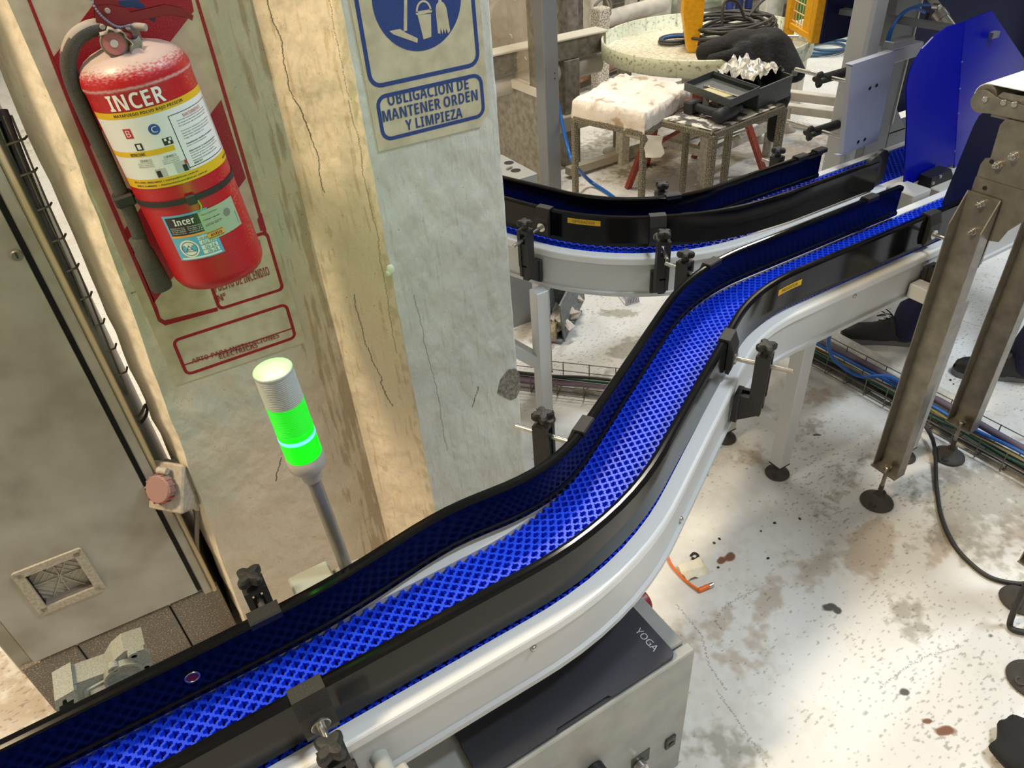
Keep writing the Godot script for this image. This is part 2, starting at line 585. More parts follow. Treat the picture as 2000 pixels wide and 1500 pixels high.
func setting() -> void:
	var m := mat("floor_paint", Color(0.9, 0.9, 0.9), 0.62)
	m.albedo_texture = ImageTexture.create_from_image(floor_image())
	m.detail_enabled = true
	m.detail_blend_mode = BaseMaterial3D.BLEND_MODE_MUL
	m.detail_uv_layer = BaseMaterial3D.DETAIL_UV_1
	var b := B.new()
	var x0 := -1.2
	var z0 := -5.2
	var q := func(x: float, z: float) -> Vector2: return Vector2((x - x0) / 6.0, (z - z0) / 6.0)
	var N := 8
	for i in N:
		for j in N:
			var xa := -7.2 + 24.0 * i / N
			var xb := -7.2 + 24.0 * (i + 1) / N
			var za := -17.2 + 24.0 * j / N
			var zb := -17.2 + 24.0 * (j + 1) / N
			b.quv(Vector3(xa, 0, za), Vector3(xa, 0, zb), Vector3(xb, 0, zb), Vector3(xb, 0, za), q.call(xa, za), q.call(xa, zb), q.call(xb, zb), q.call(xb, za))
	b.bb(Vector3(-7.2, -0.2, -17.2), Vector3(16.8, -0.002, 6.8))
	var dm := ntex(noise(0.03, 21, 4), [[0.0, Color(0.78, 0.75, 0.71)], [0.4, Color(0.93, 0.92, 0.9)], [0.55, Color(1, 1, 1)], [1.0, Color(1, 1, 1)]], 1024)
	m.detail_enabled = false
	relief(m, 0.02, 0.2, 31)
	m.normal_texture.width = 1024
	struct("floor", b, m)
	var wm := worn("wall_plaster", [[0.0, c8(196, 188, 172)], [0.5, c8(214, 208, 194)], [1.0, c8(224, 219, 206)]], 0.01, 0.5, 0.8)
	struct("wall_back", B.new().bb(Vector3(-5, 0, -15.2), Vector3(16, 5.6, -15)), wm)
	struct("wall_left", B.new().bb(Vector3(-5.2, 0, -15.2), Vector3(-5, 5.6, 6)), wm)
	struct("wall_right", B.new().bb(Vector3(16, 0, -15.2), Vector3(16.2, 5.6, 6)), wm)
	struct("wall_front", B.new().bb(Vector3(-5.2, 0, 6), Vector3(16.2, 5.6, 6.2)), wm)
	struct("ceiling", B.new().bb(Vector3(-5.2, 5.6, -15.2), Vector3(16.2, 5.8, 6.2)), mat("ceiling_paint", c8(200, 198, 192), 0.8))

# ---------------------------------------------------------------- the concrete pillar
const ZL := -1.58
const ZR := -1.42

func left_edge(y: float) -> float:
	return -0.104 + 0.0565 * y

func pillar_image() -> Image:
	var W := 900
	var H := 1350
	var n1 := noise(0.006, 41, 4).get_image(W, H, false, false, false).get_data()
	var n2 := noise(0.03, 42, 5).get_image(W, H, false, false, false).get_data()
	var si := noise(0.09, 43, 4).get_image(W, H / 12, false, false, false)
	si.resize(W, H, Image.INTERPOLATE_CUBIC)
	var n3 := si.get_data()
	var n4 := noise(0.2, 44, 2).get_image(W, H, false, false, false).get_data()
	var out := PackedByteArray()
	out.resize(W * H * 3)
	var k := 0
	for j in H:
		var y := 2.25 * (1.0 - float(j) / H)
		for i in W:
			var u := 1.5 * i / W
			var id := j * W + i
			var a := n1[id] / 255.0
			var b := n2[id] / 255.0
			var s := n3[id] / 255.0
			var e := (a - 0.5) + (b - 0.5) * 0.6
			var r := 203.0
			var g := 204.0
			var l := 192.0
			if u < 0.14:        # worn white edge strip
				r = 226.0; g = 217.0; l = 200.0
			elif u < 0.58:      # left face: sage paint above, pinkish bare render below
				var t := clampf((0.95 - y + (u - 0.14) * 1.3 + e * 0.9) * 1.6, 0.0, 1.0)
				r = lerpf(198.0, 206.0, t); g = lerpf(200.0, 192.0, t); l = lerpf(186.0, 172.0, t)
				var d := clampf((0.50 - absf(u - 0.57) * 5.0 - 0.35 + (s - 0.5) * 1.2 + (b - 0.5) * 0.4 + clampf(1.25 - y, -0.4, 0.5) * 0.2) * 2.4, 0.0, 0.5)
				r = lerpf(r, 148.0, d); g = lerpf(g, 128.0, d); l = lerpf(l, 98.0, d)
			elif u < 0.776:     # slanted step
				r = 224.0; g = 211.0; l = 192.0
				var d := clampf((s - 0.62 + (b - 0.5) * 0.5) * 3.0, 0.0, 0.32) * (1.0 if u < 0.64 or u > 0.72 else 0.5)
				r = lerpf(r, 165.0, d); g = lerpf(g, 140.0, d); l = lerpf(l, 108.0, d)
				if u > 0.752:
					var w := clampf((b - 0.45) * 5.0, 0.0, 0.8)
					r = lerpf(r, 196.0, w); g = lerpf(g, 186.0, w); l = lerpf(l, 158.0, w)
			else:
				r = 200.0 + 8.0 * e; g = 203.0 + 7.0 * e; l = 198.0 + 5.0 * e
				var d := clampf((s - 0.68 + (b - 0.5) * 0.3) * 3.0, 0.0, 0.14)
				r = lerpf(r, 130.0, d); g = lerpf(g, 132.0, d); l = lerpf(l, 126.0, d)
			var f := 1.0 + 0.07 * e + 0.05 * (n4[id] / 255.0 - 0.5)
			if n4[id] > 212 and b > 0.56: f *= 0.72
			out[k] = clampi(int(r * f), 0, 255); out[k + 1] = clampi(int(g * f), 0, 255); out[k + 2] = clampi(int(l * f), 0, 255)
			k += 3
	var img := Image.create_from_data(W, H, false, Image.FORMAT_RGB8, out)
	var rng := RandomNumberGenerator.new()
	rng.seed = 8
	# cracks: [u, y] polylines
	for c in [[[0.60, 2.0], [0.605, 1.72], [0.625, 1.60], [0.62, 1.5], [0.64, 1.42], [0.645, 1.3]], [[0.66, 1.05], [0.668, 0.9], [0.685, 0.8], [0.70, 0.72]], [[0.745, 1.9], [0.748, 1.5], [0.752, 1.2], [0.75, 0.9]], [[0.84, 1.05], [0.86, 0.8], [0.862, 0.55]], [[0.36, 0.62], [0.33, 0.55]], [[1.02, 0.72], [0.99, 0.66]], [[0.15, 1.18], [0.24, 1.2]]]:
		for i in c.size() - 1:
			var w := 0.0
			for t in 240:
				w = clampf(w + rng.randf_range(-0.0008, 0.0008), -0.006, 0.006)
				var x := int((lerpf(c[i][0], c[i + 1][0], t / 240.0) + w) / 1.5 * W)
				var yy := int((1.0 - lerpf(c[i][1], c[i + 1][1], t / 240.0) / 2.25) * H)
				if x > 0 and yy > 0 and x < W and yy < H: img.set_pixel(x, yy, img.get_pixel(x, yy).darkened(0.33))
	return img

func pillar() -> void:
	var b := B.new()
	var ys := []
	for i in 46: ys.append(i * 0.05)
	ys.append(5.6)
	var rng := RandomNumberGenerator.new()
	rng.seed = 5
	var rings := []
	for y in ys:
		var yy := minf(y, 2.25)
		var xl := left_edge(yy)
		var j := func(a: float) -> float: return rng.randf_range(-a, a)
		rings.append([Vector3(-0.11 + 0.0205 * yy, y, -2.0), Vector3(-0.114 + 0.0205 * yy + j.call(0.003), y, -1.69), Vector3(xl + j.call(0.0025), y, ZL), Vector3(0.369, y, ZL), Vector3(0.474 + j.call(0.003), y, ZR - 0.012), Vector3(0.486 + j.call(0.002), y, ZR), Vector3(0.786 + j.call(0.002), y, ZR), Vector3(0.794, y, ZR - 0.008 + j.call(0.002)), Vector3(0.8, y, -2.0)])
	var us := [0.0, 0.005, 0.14, 0.58, 0.755, 0.78, 1.18, 1.19, 1.5]
	for i in rings.size() - 1:
		for k in 8:
			var A: Array = rings[i]
			var C: Array = rings[i + 1]
			var v0: float = 1.0 - ys[i] / 2.25
			var v1: float = 1.0 - ys[i + 1] / 2.25
			var u0: float = us[k] / 1.5
			var u1: float = us[k + 1] / 1.5
			b.quv(A[k], A[k + 1], C[k + 1], C[k], Vector2(u0, v0), Vector2(u1, v0), Vector2(u1, v1), Vector2(u0, v1))
	var m := mat("pillar_paint", Color.WHITE, 0.75)
	m.albedo_texture = ImageTexture.create_from_image(pillar_image())
	relief(m, 0.03, 0.6, 51)
	m.uv1_scale = Vector3.ONE
	var p := struct("pillar", b, m, Vector3(0.3, 0, -1.6))
	# broken patches of bare concrete, a few millimetres proud of the paint like the torn edges in the photo
	var cm := worn("bare_concrete", [[0.0, c8(92, 90, 84)], [0.5, c8(128, 125, 118)], [1.0, c8(158, 155, 146)]], 0.02, 6.0, 0.9)
	relief(cm, 0.05, 1.2)
	var xf := Transform3D(Basis.IDENTITY, Vector3(0, 0, ZR))
	part("bare_patch", B.new().prism(PackedVector2Array([Vector2(0.722, 0.672), Vector2(0.735, 0.712), Vector2(0.761, 0.735), Vector2(0.784, 0.73), Vector2(0.796, 0.709), Vector2(0.795, 0.653), Vector2(0.78, 0.629), Vector2(0.763, 0.629), Vector2(0.743, 0.648)]), xf, -0.01, 0.0015), cm, p)
	var om := worn("bare_ochre", [[0.0, c8(120, 92, 50)], [0.5, c8(176, 146, 92)], [1.0, c8(206, 184, 140)]], 0.03, 8.0, 0.9)
	var st := Transform3D(Basis(Vector3(0.115, 0, 0.16).normalized(), Vector3.UP, Vector3(0.115, 0, 0.16).normalized().cross(Vector3.UP)), Vector3(0.369, 0, ZL))
	part("bare_patch", B.new().prism(PackedVector2Array([Vector2(0.155, 0.985), Vector2(0.165, 0.98), Vector2(0.17, 0.955), Vector2(0.182, 0.945), Vector2(0.178, 0.92), Vector2(0.17, 0.895), Vector2(0.163, 0.9), Vector2(0.16, 0.94)]), st, -0.01, 0.001), om, p)
	var lump := B.new(true)
	lump.ball(Vector3(0.483, 1.135, -1.415), Vector3(0.011, 0.013, 0.006), 10)
	lump.ball(Vector3(0.477, 1.129, -1.415), Vector3(0.008, 0.009, 0.006), 8)
	part("paint_lump", lump, mat("lump_paint", c8(214, 222, 196), 0.7), p)

# ---------------------------------------------------------------- the two printed signs
func signs() -> void:
	var cream := worn("sign_cream", [[0.0, c8(176, 170, 146)], [0.5, c8(194, 188, 164)], [1.0, c8(204, 199, 176)]], 0.01, 4.0, 0.35)
	var red := worn("sign_red", [[0.0, c8(126, 10, 26)], [0.6, c8(150, 16, 36)], [0.72, c8(164, 52, 62)], [1.0, c8(200, 140, 140)]], 0.16, 5.0, 0.4)
	var blue := worn("sign_blue", [[0.0, c8(22, 52, 118)], [0.68, c8(30, 64, 134)], [0.8, c8(52, 84, 148)], [1.0, c8(150, 170, 200)]], 0.16, 5.0, 0.4)
	# fire post sign, on the left face
	var z := ZL + 0.003
	var xf := Transform3D(Basis.IDENTITY, Vector3(0, 0, ZL))
	var o := thing("fire_sign", Vector3(0.13, 0.93, ZL), "tall red and cream striped fire post sign behind the extinguisher", "sign")
	part("plate", B.new().prism(PackedVector2Array([Vector2(-0.016, 0.935), Vector2(0.291, 0.93), Vector2(0.283, 1.98), Vector2(-0.024, 1.98)]), xf, 0.0002, 0.003), cream, o)
	var fr := B.new()
	for poly in [PackedVector2Array([Vector2(0.009, 1.646), Vector2(0.009, 1.638), Vector2(0.108, 1.713), Vector2(0.179, 1.768), Vector2(0.27, 1.786), Vector2(0.259, 1.673), Vector2(0.006, 1.481)]), PackedVector2Array([Vector2(0.008, 1.315), Vector2(0.261, 1.515), Vector2(0.264, 1.355), Vector2(0.006, 1.146)]), PackedVector2Array([Vector2(0.246, 1.173), Vector2(0.27, 1.191), Vector2(0.272, 1.174), Vector2(0.265, 1.158), Vector2(0.245, 1.152)]), PackedVector2Array([Vector2(0.006, 1.728), Vector2(0.011, 1.727), Vector2(0.008, 1.479), Vector2(0.009, 1.134), Vector2(0.007, 1.108), Vector2(0.013, 1.1), Vector2(0.124, 1.092), Vector2(0.123, 1.083), Vector2(0.01, 1.088), Vector2(0, 1.103), Vector2(0.001, 1.137), Vector2(0, 1.481)]), PackedVector2Array([Vector2(0.267, 1.69), Vector2(0.273, 1.69), Vector2(0.274, 1.546), Vector2(0.274, 1.389), Vector2(0.274, 1.171), Vector2(0.266, 1.17), Vector2(0.267, 1.383), Vector2(0.267, 1.538)])]:
		fr.prism(poly, xf, 0.003, 0.0036)
	part("red_stripes", fr, red, o)
	var bx := B.new()
	outline(bx, rrect(0.124, 1.083, 0.277, 1.232, 0.012), 0.008, xf, 0.003, 0.0038)
	outline(bx, rrect(0.009, 0.95, 0.274, 1.05, 0.016), 0.007, xf, 0.003, 0.0038)
	bx.prism(PackedVector2Array([Vector2(0.014, 0.978), Vector2(0.27, 0.978), Vector2(0.27, 0.981), Vector2(0.014, 0.981)]), xf, 0.003, 0.0037)
	bx.prism(PackedVector2Array([Vector2(0.262, 1.235), Vector2(0.275, 1.235), Vector2(0.275, 1.275), Vector2(0.262, 1.262)]), xf, 0.003, 0.0037)
	part("red_frames", bx, red, o)
	part("cream_box", B.new().prism(rrect(0.131, 1.09, 0.270, 1.225, 0.008), xf, 0.003, 0.0039), cream, o)
	var tx := B.new()
	line(tx, "PUESTO DE INCENDIO", Vector3(0.132, 1.128, -1.575), Vector3(0.255, 1.13, -1.575), 0.022)
	line(tx, "Nº", Vector3(0.131, 1.104, -1.575), Vector3(0.15, 1.105, -1.575), 0.017)
	line(tx, "APTO PARA INSTALACIONES", Vector3(0.032, 0.977, -1.575), Vector3(0.234, 0.968, -1.575), 0.0125)
	line(tx, "ELECTRICAS", Vector3(0.091, 0.965, -1.575), Vector3(0.18, 0.961, -1.575), 0.0125)
	part("lettering", tx, mat("sign_red_ink", c8(140, 62, 60), 0.5), o)
	var sm := B.new()
	line(sm, "VISO", Vector3(0.254, 1.199, -1.576), Vector3(0.255, 1.217, -1.576), 0.005, true, Vector3(-1, 0, 0))
	part("maker_mark", sm, mat("ink_black", c8(28, 28, 30), 0.5), o)
	# blue order sign, on the right face
	var bo := thing("order_sign", Vector3(0.644, 1.395, ZR), "cream and blue housekeeping sign with bucket and brooms", "sign")
	var bf := Transform3D(Basis.IDENTITY, Vector3(0, 0, ZR))
	part("plate", B.new().prism(PackedVector2Array([Vector2(0.507, 1.396), Vector2(0.745, 1.393), Vector2(0.752, 1.407), Vector2(0.768, 1.42), Vector2(0.768, 1.86), Vector2(0.499, 1.86)]), bf, 0.0002, 0.003), cream, bo)
	var bb2 := B.new()
	outline(bb2, rrect(0.517, 1.412, 0.758, 1.503, 0.022), 0.0075, bf, 0.003, 0.0036)
	outline(bb2, rrect(0.510, 1.516, 0.756, 1.84, 0.026), 0.008, bf, 0.003, 0.0036)
	bb2.prism(disc(Vector2(0.635, 1.658), 0.092, 48), bf, 0.003, 0.0035)
	part("blue_print", bb2, blue, bo)
	var ic := B.new()
	var pz := func(poly: PackedVector2Array) -> void: ic.prism(poly, bf, 0.0035, 0.0041)
	pz.call(PackedVector2Array([Vector2(0.568, 1.612), Vector2(0.575, 1.605), Vector2(0.622, 1.582), Vector2(0.624, 1.590), Vector2(0.602, 1.603), Vector2(0.590, 1.612)]))
	pz.call(PackedVector2Array([Vector2(0.597, 1.607), Vector2(0.604, 1.607), Vector2(0.626, 1.735), Vector2(0.621, 1.735)]))
	pz.call(PackedVector2Array([Vector2(0.636, 1.586), Vector2(0.653, 1.588), Vector2(0.658, 1.628), Vector2(0.630, 1.630)]))
	pz.call(rrect(0.627, 1.630, 0.661, 1.636, 0.0025))
	var arc := B.new()
	for k in 10:
		var a := PI * k / 10.0
		var c := PI * (k + 1) / 10.0
		pz.call(PackedVector2Array([Vector2(0.644 + 0.013 * cos(a), 1.634 + 0.016 * sin(a)), Vector2(0.644 + 0.013 * cos(c), 1.634 + 0.016 * sin(c)), Vector2(0.644 + 0.0165 * cos(c), 1.634 + 0.0195 * sin(c)), Vector2(0.644 + 0.0165 * cos(a), 1.634 + 0.0195 * sin(a))]))
	pz.call(PackedVector2Array([Vector2(0.668, 1.592), Vector2(0.673, 1.59), Vector2(0.675, 1.6), Vector2(0.678, 1.589), Vector2(0.681, 1.599), Vector2(0.684, 1.588), Vector2(0.687, 1.598), Vector2(0.69, 1.588), Vector2(0.695, 1.592), Vector2(0.692, 1.634), Vector2(0.688, 1.642), Vector2(0.683, 1.646), Vector2(0.684, 1.735), Vector2(0.678, 1.735), Vector2(0.677, 1.646), Vector2(0.672, 1.642), Vector2(0.669, 1.634)]))
	part("pictogram", ic, cream, bo)
	var bt := B.new()
	line(bt, "OBLIGACION DE", Vector3(0.542, 1.479, -1.416), Vector3(0.724, 1.476, -1.416), 0.0215)
	line(bt, "MANTENER ORDEN", Vector3(0.526, 1.451, -1.416), Vector3(0.743, 1.45, -1.416), 0.0215)
	line(bt, "Y LIMPIEZA", Vector3(0.572, 1.424, -1.416), Vector3(0.703, 1.422, -1.416), 0.0205)
	part("lettering", bt, mat("sign_blue_ink", c8(36, 66, 128), 0.5), bo)

# ---------------------------------------------------------------- fire extinguisher
func extinguisher() -> void:
	var base := Vector3(0.147, 1.236, -1.455)
	var o := thing("fire_extinguisher", base, "dusty red dry powder fire extinguisher with a yellow and white label", "fire extinguisher")
	var R := 0.088
	var lean := Transform3D(Basis(Vector3(0, 0, 1), deg_to_rad(4.3)), base)
	var L := func(x: float, y: float, z: float) -> Vector3: return lean * Vector3(x, y, z)
	# front is +z; angles run from the front towards +x
	var P := func(th: float, y: float, r: float) -> Vector3: return lean * Vector3(r * sin(th), y, r * cos(th))
	# body with its settled dust in the texture
	var img := Image.create(256, 512, false, Image.FORMAT_RGB8)
	var n := noise(0.25, 61, 3)
	var n2 := noise(0.02, 62, 3)
	for j in 512:
		var y := 0.47 * j / 511.0
		for i in 256:
			var q := n.get_noise_2d(i, j)
			var d := clampf((y - 0.388) / 0.016 + q * 0.9, 0.0, 1.0) * 0.97
			d = maxf(d, clampf(1.0 - absf(y - 0.377) / 0.004 + q * 0.5, 0.0, 0.85))
			var side := clampf((cos(TAU * i / 256.0 - 0.25) - 0.72) * 4.0, 0.0, 1.0)
			d = maxf(d, clampf(q * 1.4 - 0.62 + side * 0.55 + n2.get_noise_2d(i * 2, j) * 0.4, 0.0, 0.6) * (1.0 if y < 0.37 else 0.6))
			img.set_pixel(i, j, Color(168 / 255.0, 12 / 255.0, 24 / 255.0).lerp(c8(186, 172, 168), d))
	var pr := []
	for k in 60:
		var y := 0.424 * k / 59.0
		var r := R
		if y < 0.012: r = R - 0.006 * (1.0 - y / 0.012)
		if y > 0.372 and y < 0.382: r = R + 0.0014
		if y > 0.385:
			var t := (y - 0.385) / 0.04
			r = R * sqrt(maxf(0.0, 1.0 - t * t * 0.86))
		pr.append([r, y])
	pr.push_front([0.0, 0.0])
	pr.append([0.0, 0.426])
	var body := B.new(true)
	# own lathe so that v follows the height
	for i in pr.size() - 1:
		for k in 64:
			var a := TAU * k / 64.0
			var c := TAU * (k + 1) / 64.0
			var vv := func(r: float, y: float, t: float, u: float) -> void: body.v(lean * Vector3(r * cos(t), y, r * sin(t)), Vector2(u, y / 0.47))
			vv.call(pr[i][0], pr[i][1], a, k / 64.0); vv.call(pr[i + 1][0], pr[i + 1][1], c, (k + 1) / 64.0); vv.call(pr[i + 1][0], pr[i + 1][1], a, k / 64.0)
			vv.call(pr[i][0], pr[i][1], a, k / 64.0); vv.call(pr[i][0], pr[i][1], c, (k + 1) / 64.0); vv.call(pr[i + 1][0], pr[i + 1][1], c, (k + 1) / 64.0)
	var bm := mat("extinguisher_paint", Color.WHITE, 0.38)
	bm.albedo_texture = ImageTexture.create_from_image(img)
	part("cylinder", body, bm, o)
	# printed label round the cylinder
	var patch := func(b: B, a0: float, a1: float, y0: float, y1: float, lift: float) -> void:
		var m := maxi(2, int((a1 - a0) / 4.0))
		for i in m:
			var t0 := deg_to_rad(lerpf(a0, a1, float(i) / m))
			var t1 := deg_to_rad(lerpf(a0, a1, float(i + 1) / m))
			b.quad(P.call(t0, y0, R + lift), P.call(t1, y0, R + lift), P.call(t1, y1, R + lift), P.call(t0, y1, R + lift))
	var cyl := func(b: B, s: String, a0: float, a1: float, y0: float, h: float, lift: float, bold := true) -> void:
		var t0 := deg_to_rad(a0)
		words(b, s, deg_to_rad(a1 - a0) * R, h, func(q: Vector2) -> Vector3: return P.call(t0 + q.x / R, y0 + q.y, R + lift), bold)
	var yellow := mat("label_yellow", c8(206, 170, 20), 0.4)
	var ink := mat("ink_black", c8(28, 28, 30), 0.5)
	var white := mat("label_white", c8(212, 216, 222), 0.35)
	var lw := B.new()
	patch.call(lw, -80.0, 78.0, 0.226, 0.334, 0.0005)
	var lab := part("paper_label", lw, white, o)
	tag(lab, "white label with yellow bands", "")
	var ly := B.new()
	patch.call(ly, -80.0, 78.0, 0.332, 0.343, 0.0006)
	patch.call(ly, -80.0, 2.0, 0.268, 0.277, 0.0007)
	patch.call(ly, -80.0, 78.0, 0.211, 0.228, 0.0006)
	also(lab, ly, yellow)
	var lt := B.new()
	cyl.call(lt, "INCER", -46.0, 14.0, 0.3455, 0.025, 0.0008)
	also(lab, lt, mat("label_letter_white", c8(224, 226, 228), 0.4))
	var lk := B.new()
	cyl.call(lk, "MATAFUEGO POLVO BAJO PRESIÓN", -46.0, 31.0, 0.334, 0.0075, 0.0008)
	cyl.call(lk, "INSTRUCCIONES", -48.0, -30.0, 0.2695, 0.005, 0.0009)
	cyl.call(lk, "(011) 4201-4802/4803 | ventas@incer.com.ar", -62.0, 16.0, 0.220, 0.0045, 0.0008)
	cyl.call(lk, "(0351) 4-488802 | mantenimiento@incer.com.ar", -60.0, 26.0, 0.2135, 0.0045, 0.0008)
	cyl.call(lk, "www.incer.com.ar", 58.0, 74.0, 0.2165, 0.005, 0.0008)
	var ty := 0.3085
	for s in ["Controle mensualmente que la presión", "de carga se encuentre dentro del rango", "de operación del manómetro (verde)", "", "Examine la manguera y la boquilla de", "descarga, verificando que no estén", "obstruidas. Recargue anualmente el", "fuego de cualquier uso.", "", "Anualmente: Verificar el estado de", "polvo y funcionamiento.", "", "Advertencia: La mezcla de más de un", "trece polvos tales o puede pueden", "producir graves inconvenientes. Este", "matafuego debe ser cargado y", "mantenido de acuerdo a la norma", "IRAM 3517"]:
		if s: cyl.call(lk, s, 15.0, 15.0 + 46.0 * minf(1.0, s.length() / 36.0), ty, 0.0028, 0.0008, s.begins_with("A") or s.begins_with("I"))
		ty -= 0.0043
	for q in [[-34.0, "1ro"], [-6.0, "2do"]]:
		cyl.call(lk, q[1], q[0] - 4.0, q[0] + 3.0, 0.2595, 0.0034, 0.0009, false)
		for i in 3: cyl.call(lk, ["QUITE LA TRABA", "SUJETE LA MANGUERA", "PRESIONE LA PALANCA"][i], q[0] - 10.0, q[0] + 8.0, 0.255 - i * 0.003, 0.002, 0.0009, false)
	# frame of the maintenance box
	patch.call(lk, 8.0, 8.8, 0.232, 0.322, 0.0008)
	patch.call(lk, 71.0, 71.8, 0.232, 0.322, 0.0008)
	patch.call(lk, 8.0, 71.8, 0.3212, 0.3222, 0.0008)
	patch.call(lk, 8.0, 71.8, 0.2318, 0.233, 0.0008)
	# pictogram squares and bottles
	for q in [[-37.0, -29.0, 0.279, 0.291], [-7.0, 3.0, 0.279, 0.291], [-27.0, -22.0, 0.2295, 0.241], [2.0, 7.0, 0.2295, 0.241]]:
		patch.call(lk, q[0], q[1], q[2], q[3], 0.0009)
	also(lab, lk, ink)
	var lg := B.new()
	patch.call(lg, -40.0, -26.0, 0.2582, 0.263, 0.0007)
	patch.call(lg, -13.0, 1.0, 0.2582, 0.263, 0.0007)
	patch.call(lg, -28.0, -16.0, 0.229, 0.244, 0.0007)
	patch.call(lg, -6.0, 9.0, 0.229, 0.248, 0.0007)
	also(lab, lg, mat("label_gray", c8(176, 178, 184), 0.5))
	var lr := B.new()
	patch.call(lr, -43.0, -34.0, 0.300, 0.3165, 0.0008)
	cyl.call(lr, "MANTENIMIENTO", 24.0, 52.0, 0.3125, 0.0055, 0.0008, false)
	patch.call(lr, 5.5, 8.6, 0.2415, 0.2475, 0.0009)
	also(lab, lr, mat("label_red", c8(176, 20, 44), 0.4))
	var lb := B.new()
	for k in 24:
		var a := TAU * k / 24.0
		var c := TAU * (k + 1) / 24.0
		lb.tri(P.call(deg_to_rad(-10.0), 0.3085, R + 0.0008), P.call(deg_to_rad(-10.0) + cos(a) * 0.0092 / R, 0.3085 + 0.0088 * sin(a), R + 0.0008), P.call(deg_to_rad(-10.0) + cos(c) * 0.0092 / R, 0.3085 + 0.0088 * sin(c), R + 0.0008))
	also(lab, lb, mat("label_blue", c8(24, 70, 150), 0.4))
	var lc := B.new()
	cyl.call(lc, "B", -41.0, -36.0, 0.303, 0.0105, 0.001, false)
	cyl.call(lc, "C", -13.0, -7.0, 0.3035, 0.0098, 0.001, false)
	cyl.call(lc, "♦", -35.0, -31.0, 0.281, 0.008, 0.0011)
	for q in [[-4.0, 0.288], [-1.0, 0.283], [1.0, 0.288]]: patch.call(lc, q[0] - 1.2, q[0] + 1.2, q[1] - 0.002, q[1] + 0.002, 0.0011)
	also(lab, lc, white)
	# round inspection sticker and the pale tag beside it
	var sb := B.new()
	patch.call(sb, -46.0, 8.0, 0.068, 0.158, 0.0006)
	var stk := part("service_sticker", sb, mat("sticker_blue", c8(86, 160, 206), 0.4), o)
	tag(stk, "pale blue service sticker", "")
	var s2 := B.new()
	patch.call(s2, -43.0, 5.0, 0.118, 0.154, 0.0008)
	also(stk, s2, mat("sticker_black", c8(34, 34, 36), 0.45))
	var s3 := B.new()
	patch.call(s3, -44.0, 6.0, 0.114, 0.118, 0.0008)
	also(stk, s3, mat("sticker_orange", c8(216, 150, 70), 0.45))
	var s4 := B.new()
	cyl.call(s4, "Incer", -34.0, -10.0, 0.138, 0.0125, 0.001)
	for i in 4:
		cyl.call(s4, ["Planta Buenos Aires", "Santa Maria 1234", "Tel. 4201-4802/03", "incer@incer.com.ar"][i], -41.0, -24.0, 0.132 - i * 0.0036, 0.0024, 0.001, false)
		cyl.call(s4, ["Planta Extintores Bonaerense", "Ruta Nac. 123 km 8", "Tel. (0351) 4-488802", "www.incer.com.ar"][i], -21.0, 1.0, 0.132 - i * 0.0036, 0.0024, 0.001, false)
	for k in 28:
		var a := TAU * k / 28.0
		var c := TAU * (k + 1) / 28.0
		s4.tri(P.call(deg_to_rad(-29.0), 0.091, R + 0.0008), P.call(deg_to_rad(-29.0) + cos(a) * 0.0175 / R, 0.091 + 0.0175 * sin(a), R + 0.0008), P.call(deg_to_rad(-29.0) + cos(c) * 0.0175 / R, 0.091 + 0.0175 * sin(c), R + 0.0008))
	for q in [[0.1045, 0.1115], [0.0945, 0.1025], [0.0845, 0.0925], [0.0755, 0.083]]: patch.call(s4, -15.0, 4.0, q[0], q[1], 0.0008)
	patch.call(s4, -43.0, 5.0, 0.070, 0.0735, 0.0008)
	also(stk, s4, white)
	var s5 := B.new()
	var s5p := func(x: float, y: float) -> Vector3: return P.call(deg_to_rad(-29.0) + x / R, 0.091 + y, R + 0.001)
	for k in 32:
		var a := TAU * k / 32.0
		var c := TAU * (k + 1) / 32.0
		s5.quad(s5p.call(0.0132 * cos(a), 0.0132 * sin(a)), s5p.call(0.0142 * cos(a), 0.0142 * sin(a)), s5p.call(0.0142 * cos(c), 0.0142 * sin(c)), s5p.call(0.0132 * cos(c), 0.0132 * sin(c)))
	var tri3 := [Vector2(0, 0.0075), Vector2(-0.0058, -0.0025), Vector2(0.0058, -0.0025)]
	for k in 3:
		var a: Vector2 = tri3[k]
		var c: Vector2 = tri3[(k + 1) % 3]
		var ia := a * 0.66 + Vector2(0, 0.0003)
		var ic := c * 0.66 + Vector2(0, 0.0003)
		s5.quad(s5p.call(a.x, a.y), s5p.call(ia.x, ia.y), s5p.call(ic.x, ic.y), s5p.call(c.x, c.y))
	words(s5, "TÜVRheinland", 0.02, 0.0028, func(q: Vector2) -> Vector3: return s5p.call(q.x - 0.01, q.y - 0.0065))
	also(stk, s5, mat("ink_navy", c8(36, 40, 78), 0.5))
	var s6 := B.new()
	cyl.call(s6, "N° de Matafuego", -14.0, -5.0, 0.109, 0.0018, 0.001, false)
	cyl.call(s6, "T20-0282881", -14.0, 2.0, 0.1053, 0.003, 0.001)
	cyl.call(s6, "652396", -12.0, 3.0, 0.095, 0.0062, 0.001, false)
	cyl.call(s6, "09-24", -11.0, 2.0, 0.085, 0.0062, 0.001, false)
	cyl.call(s6, "09-28", -10.0, 2.0, 0.076, 0.0062, 0.001, false)
	also(stk, s6, ink)
	var tb := B.new()
	patch.call(tb, -4.0, 44.0, 0.098, 0.155, 0.0014)
	var tg := part("inspection_tag", tb, mat("tag_sage", c8(150, 168, 146), 0.45), o)
	tag(tg, "pale sage inspection tag", "")
	var t2 := B.new()
	for i in 3: cyl.call(t2, ["Registro 4 AB202610001", "Empresa  ···  Vto. 09", "Serie 44-1"][i], -1.0, 18.0, 0.146 - i * 0.0105, 0.0028, 0.0018, false)
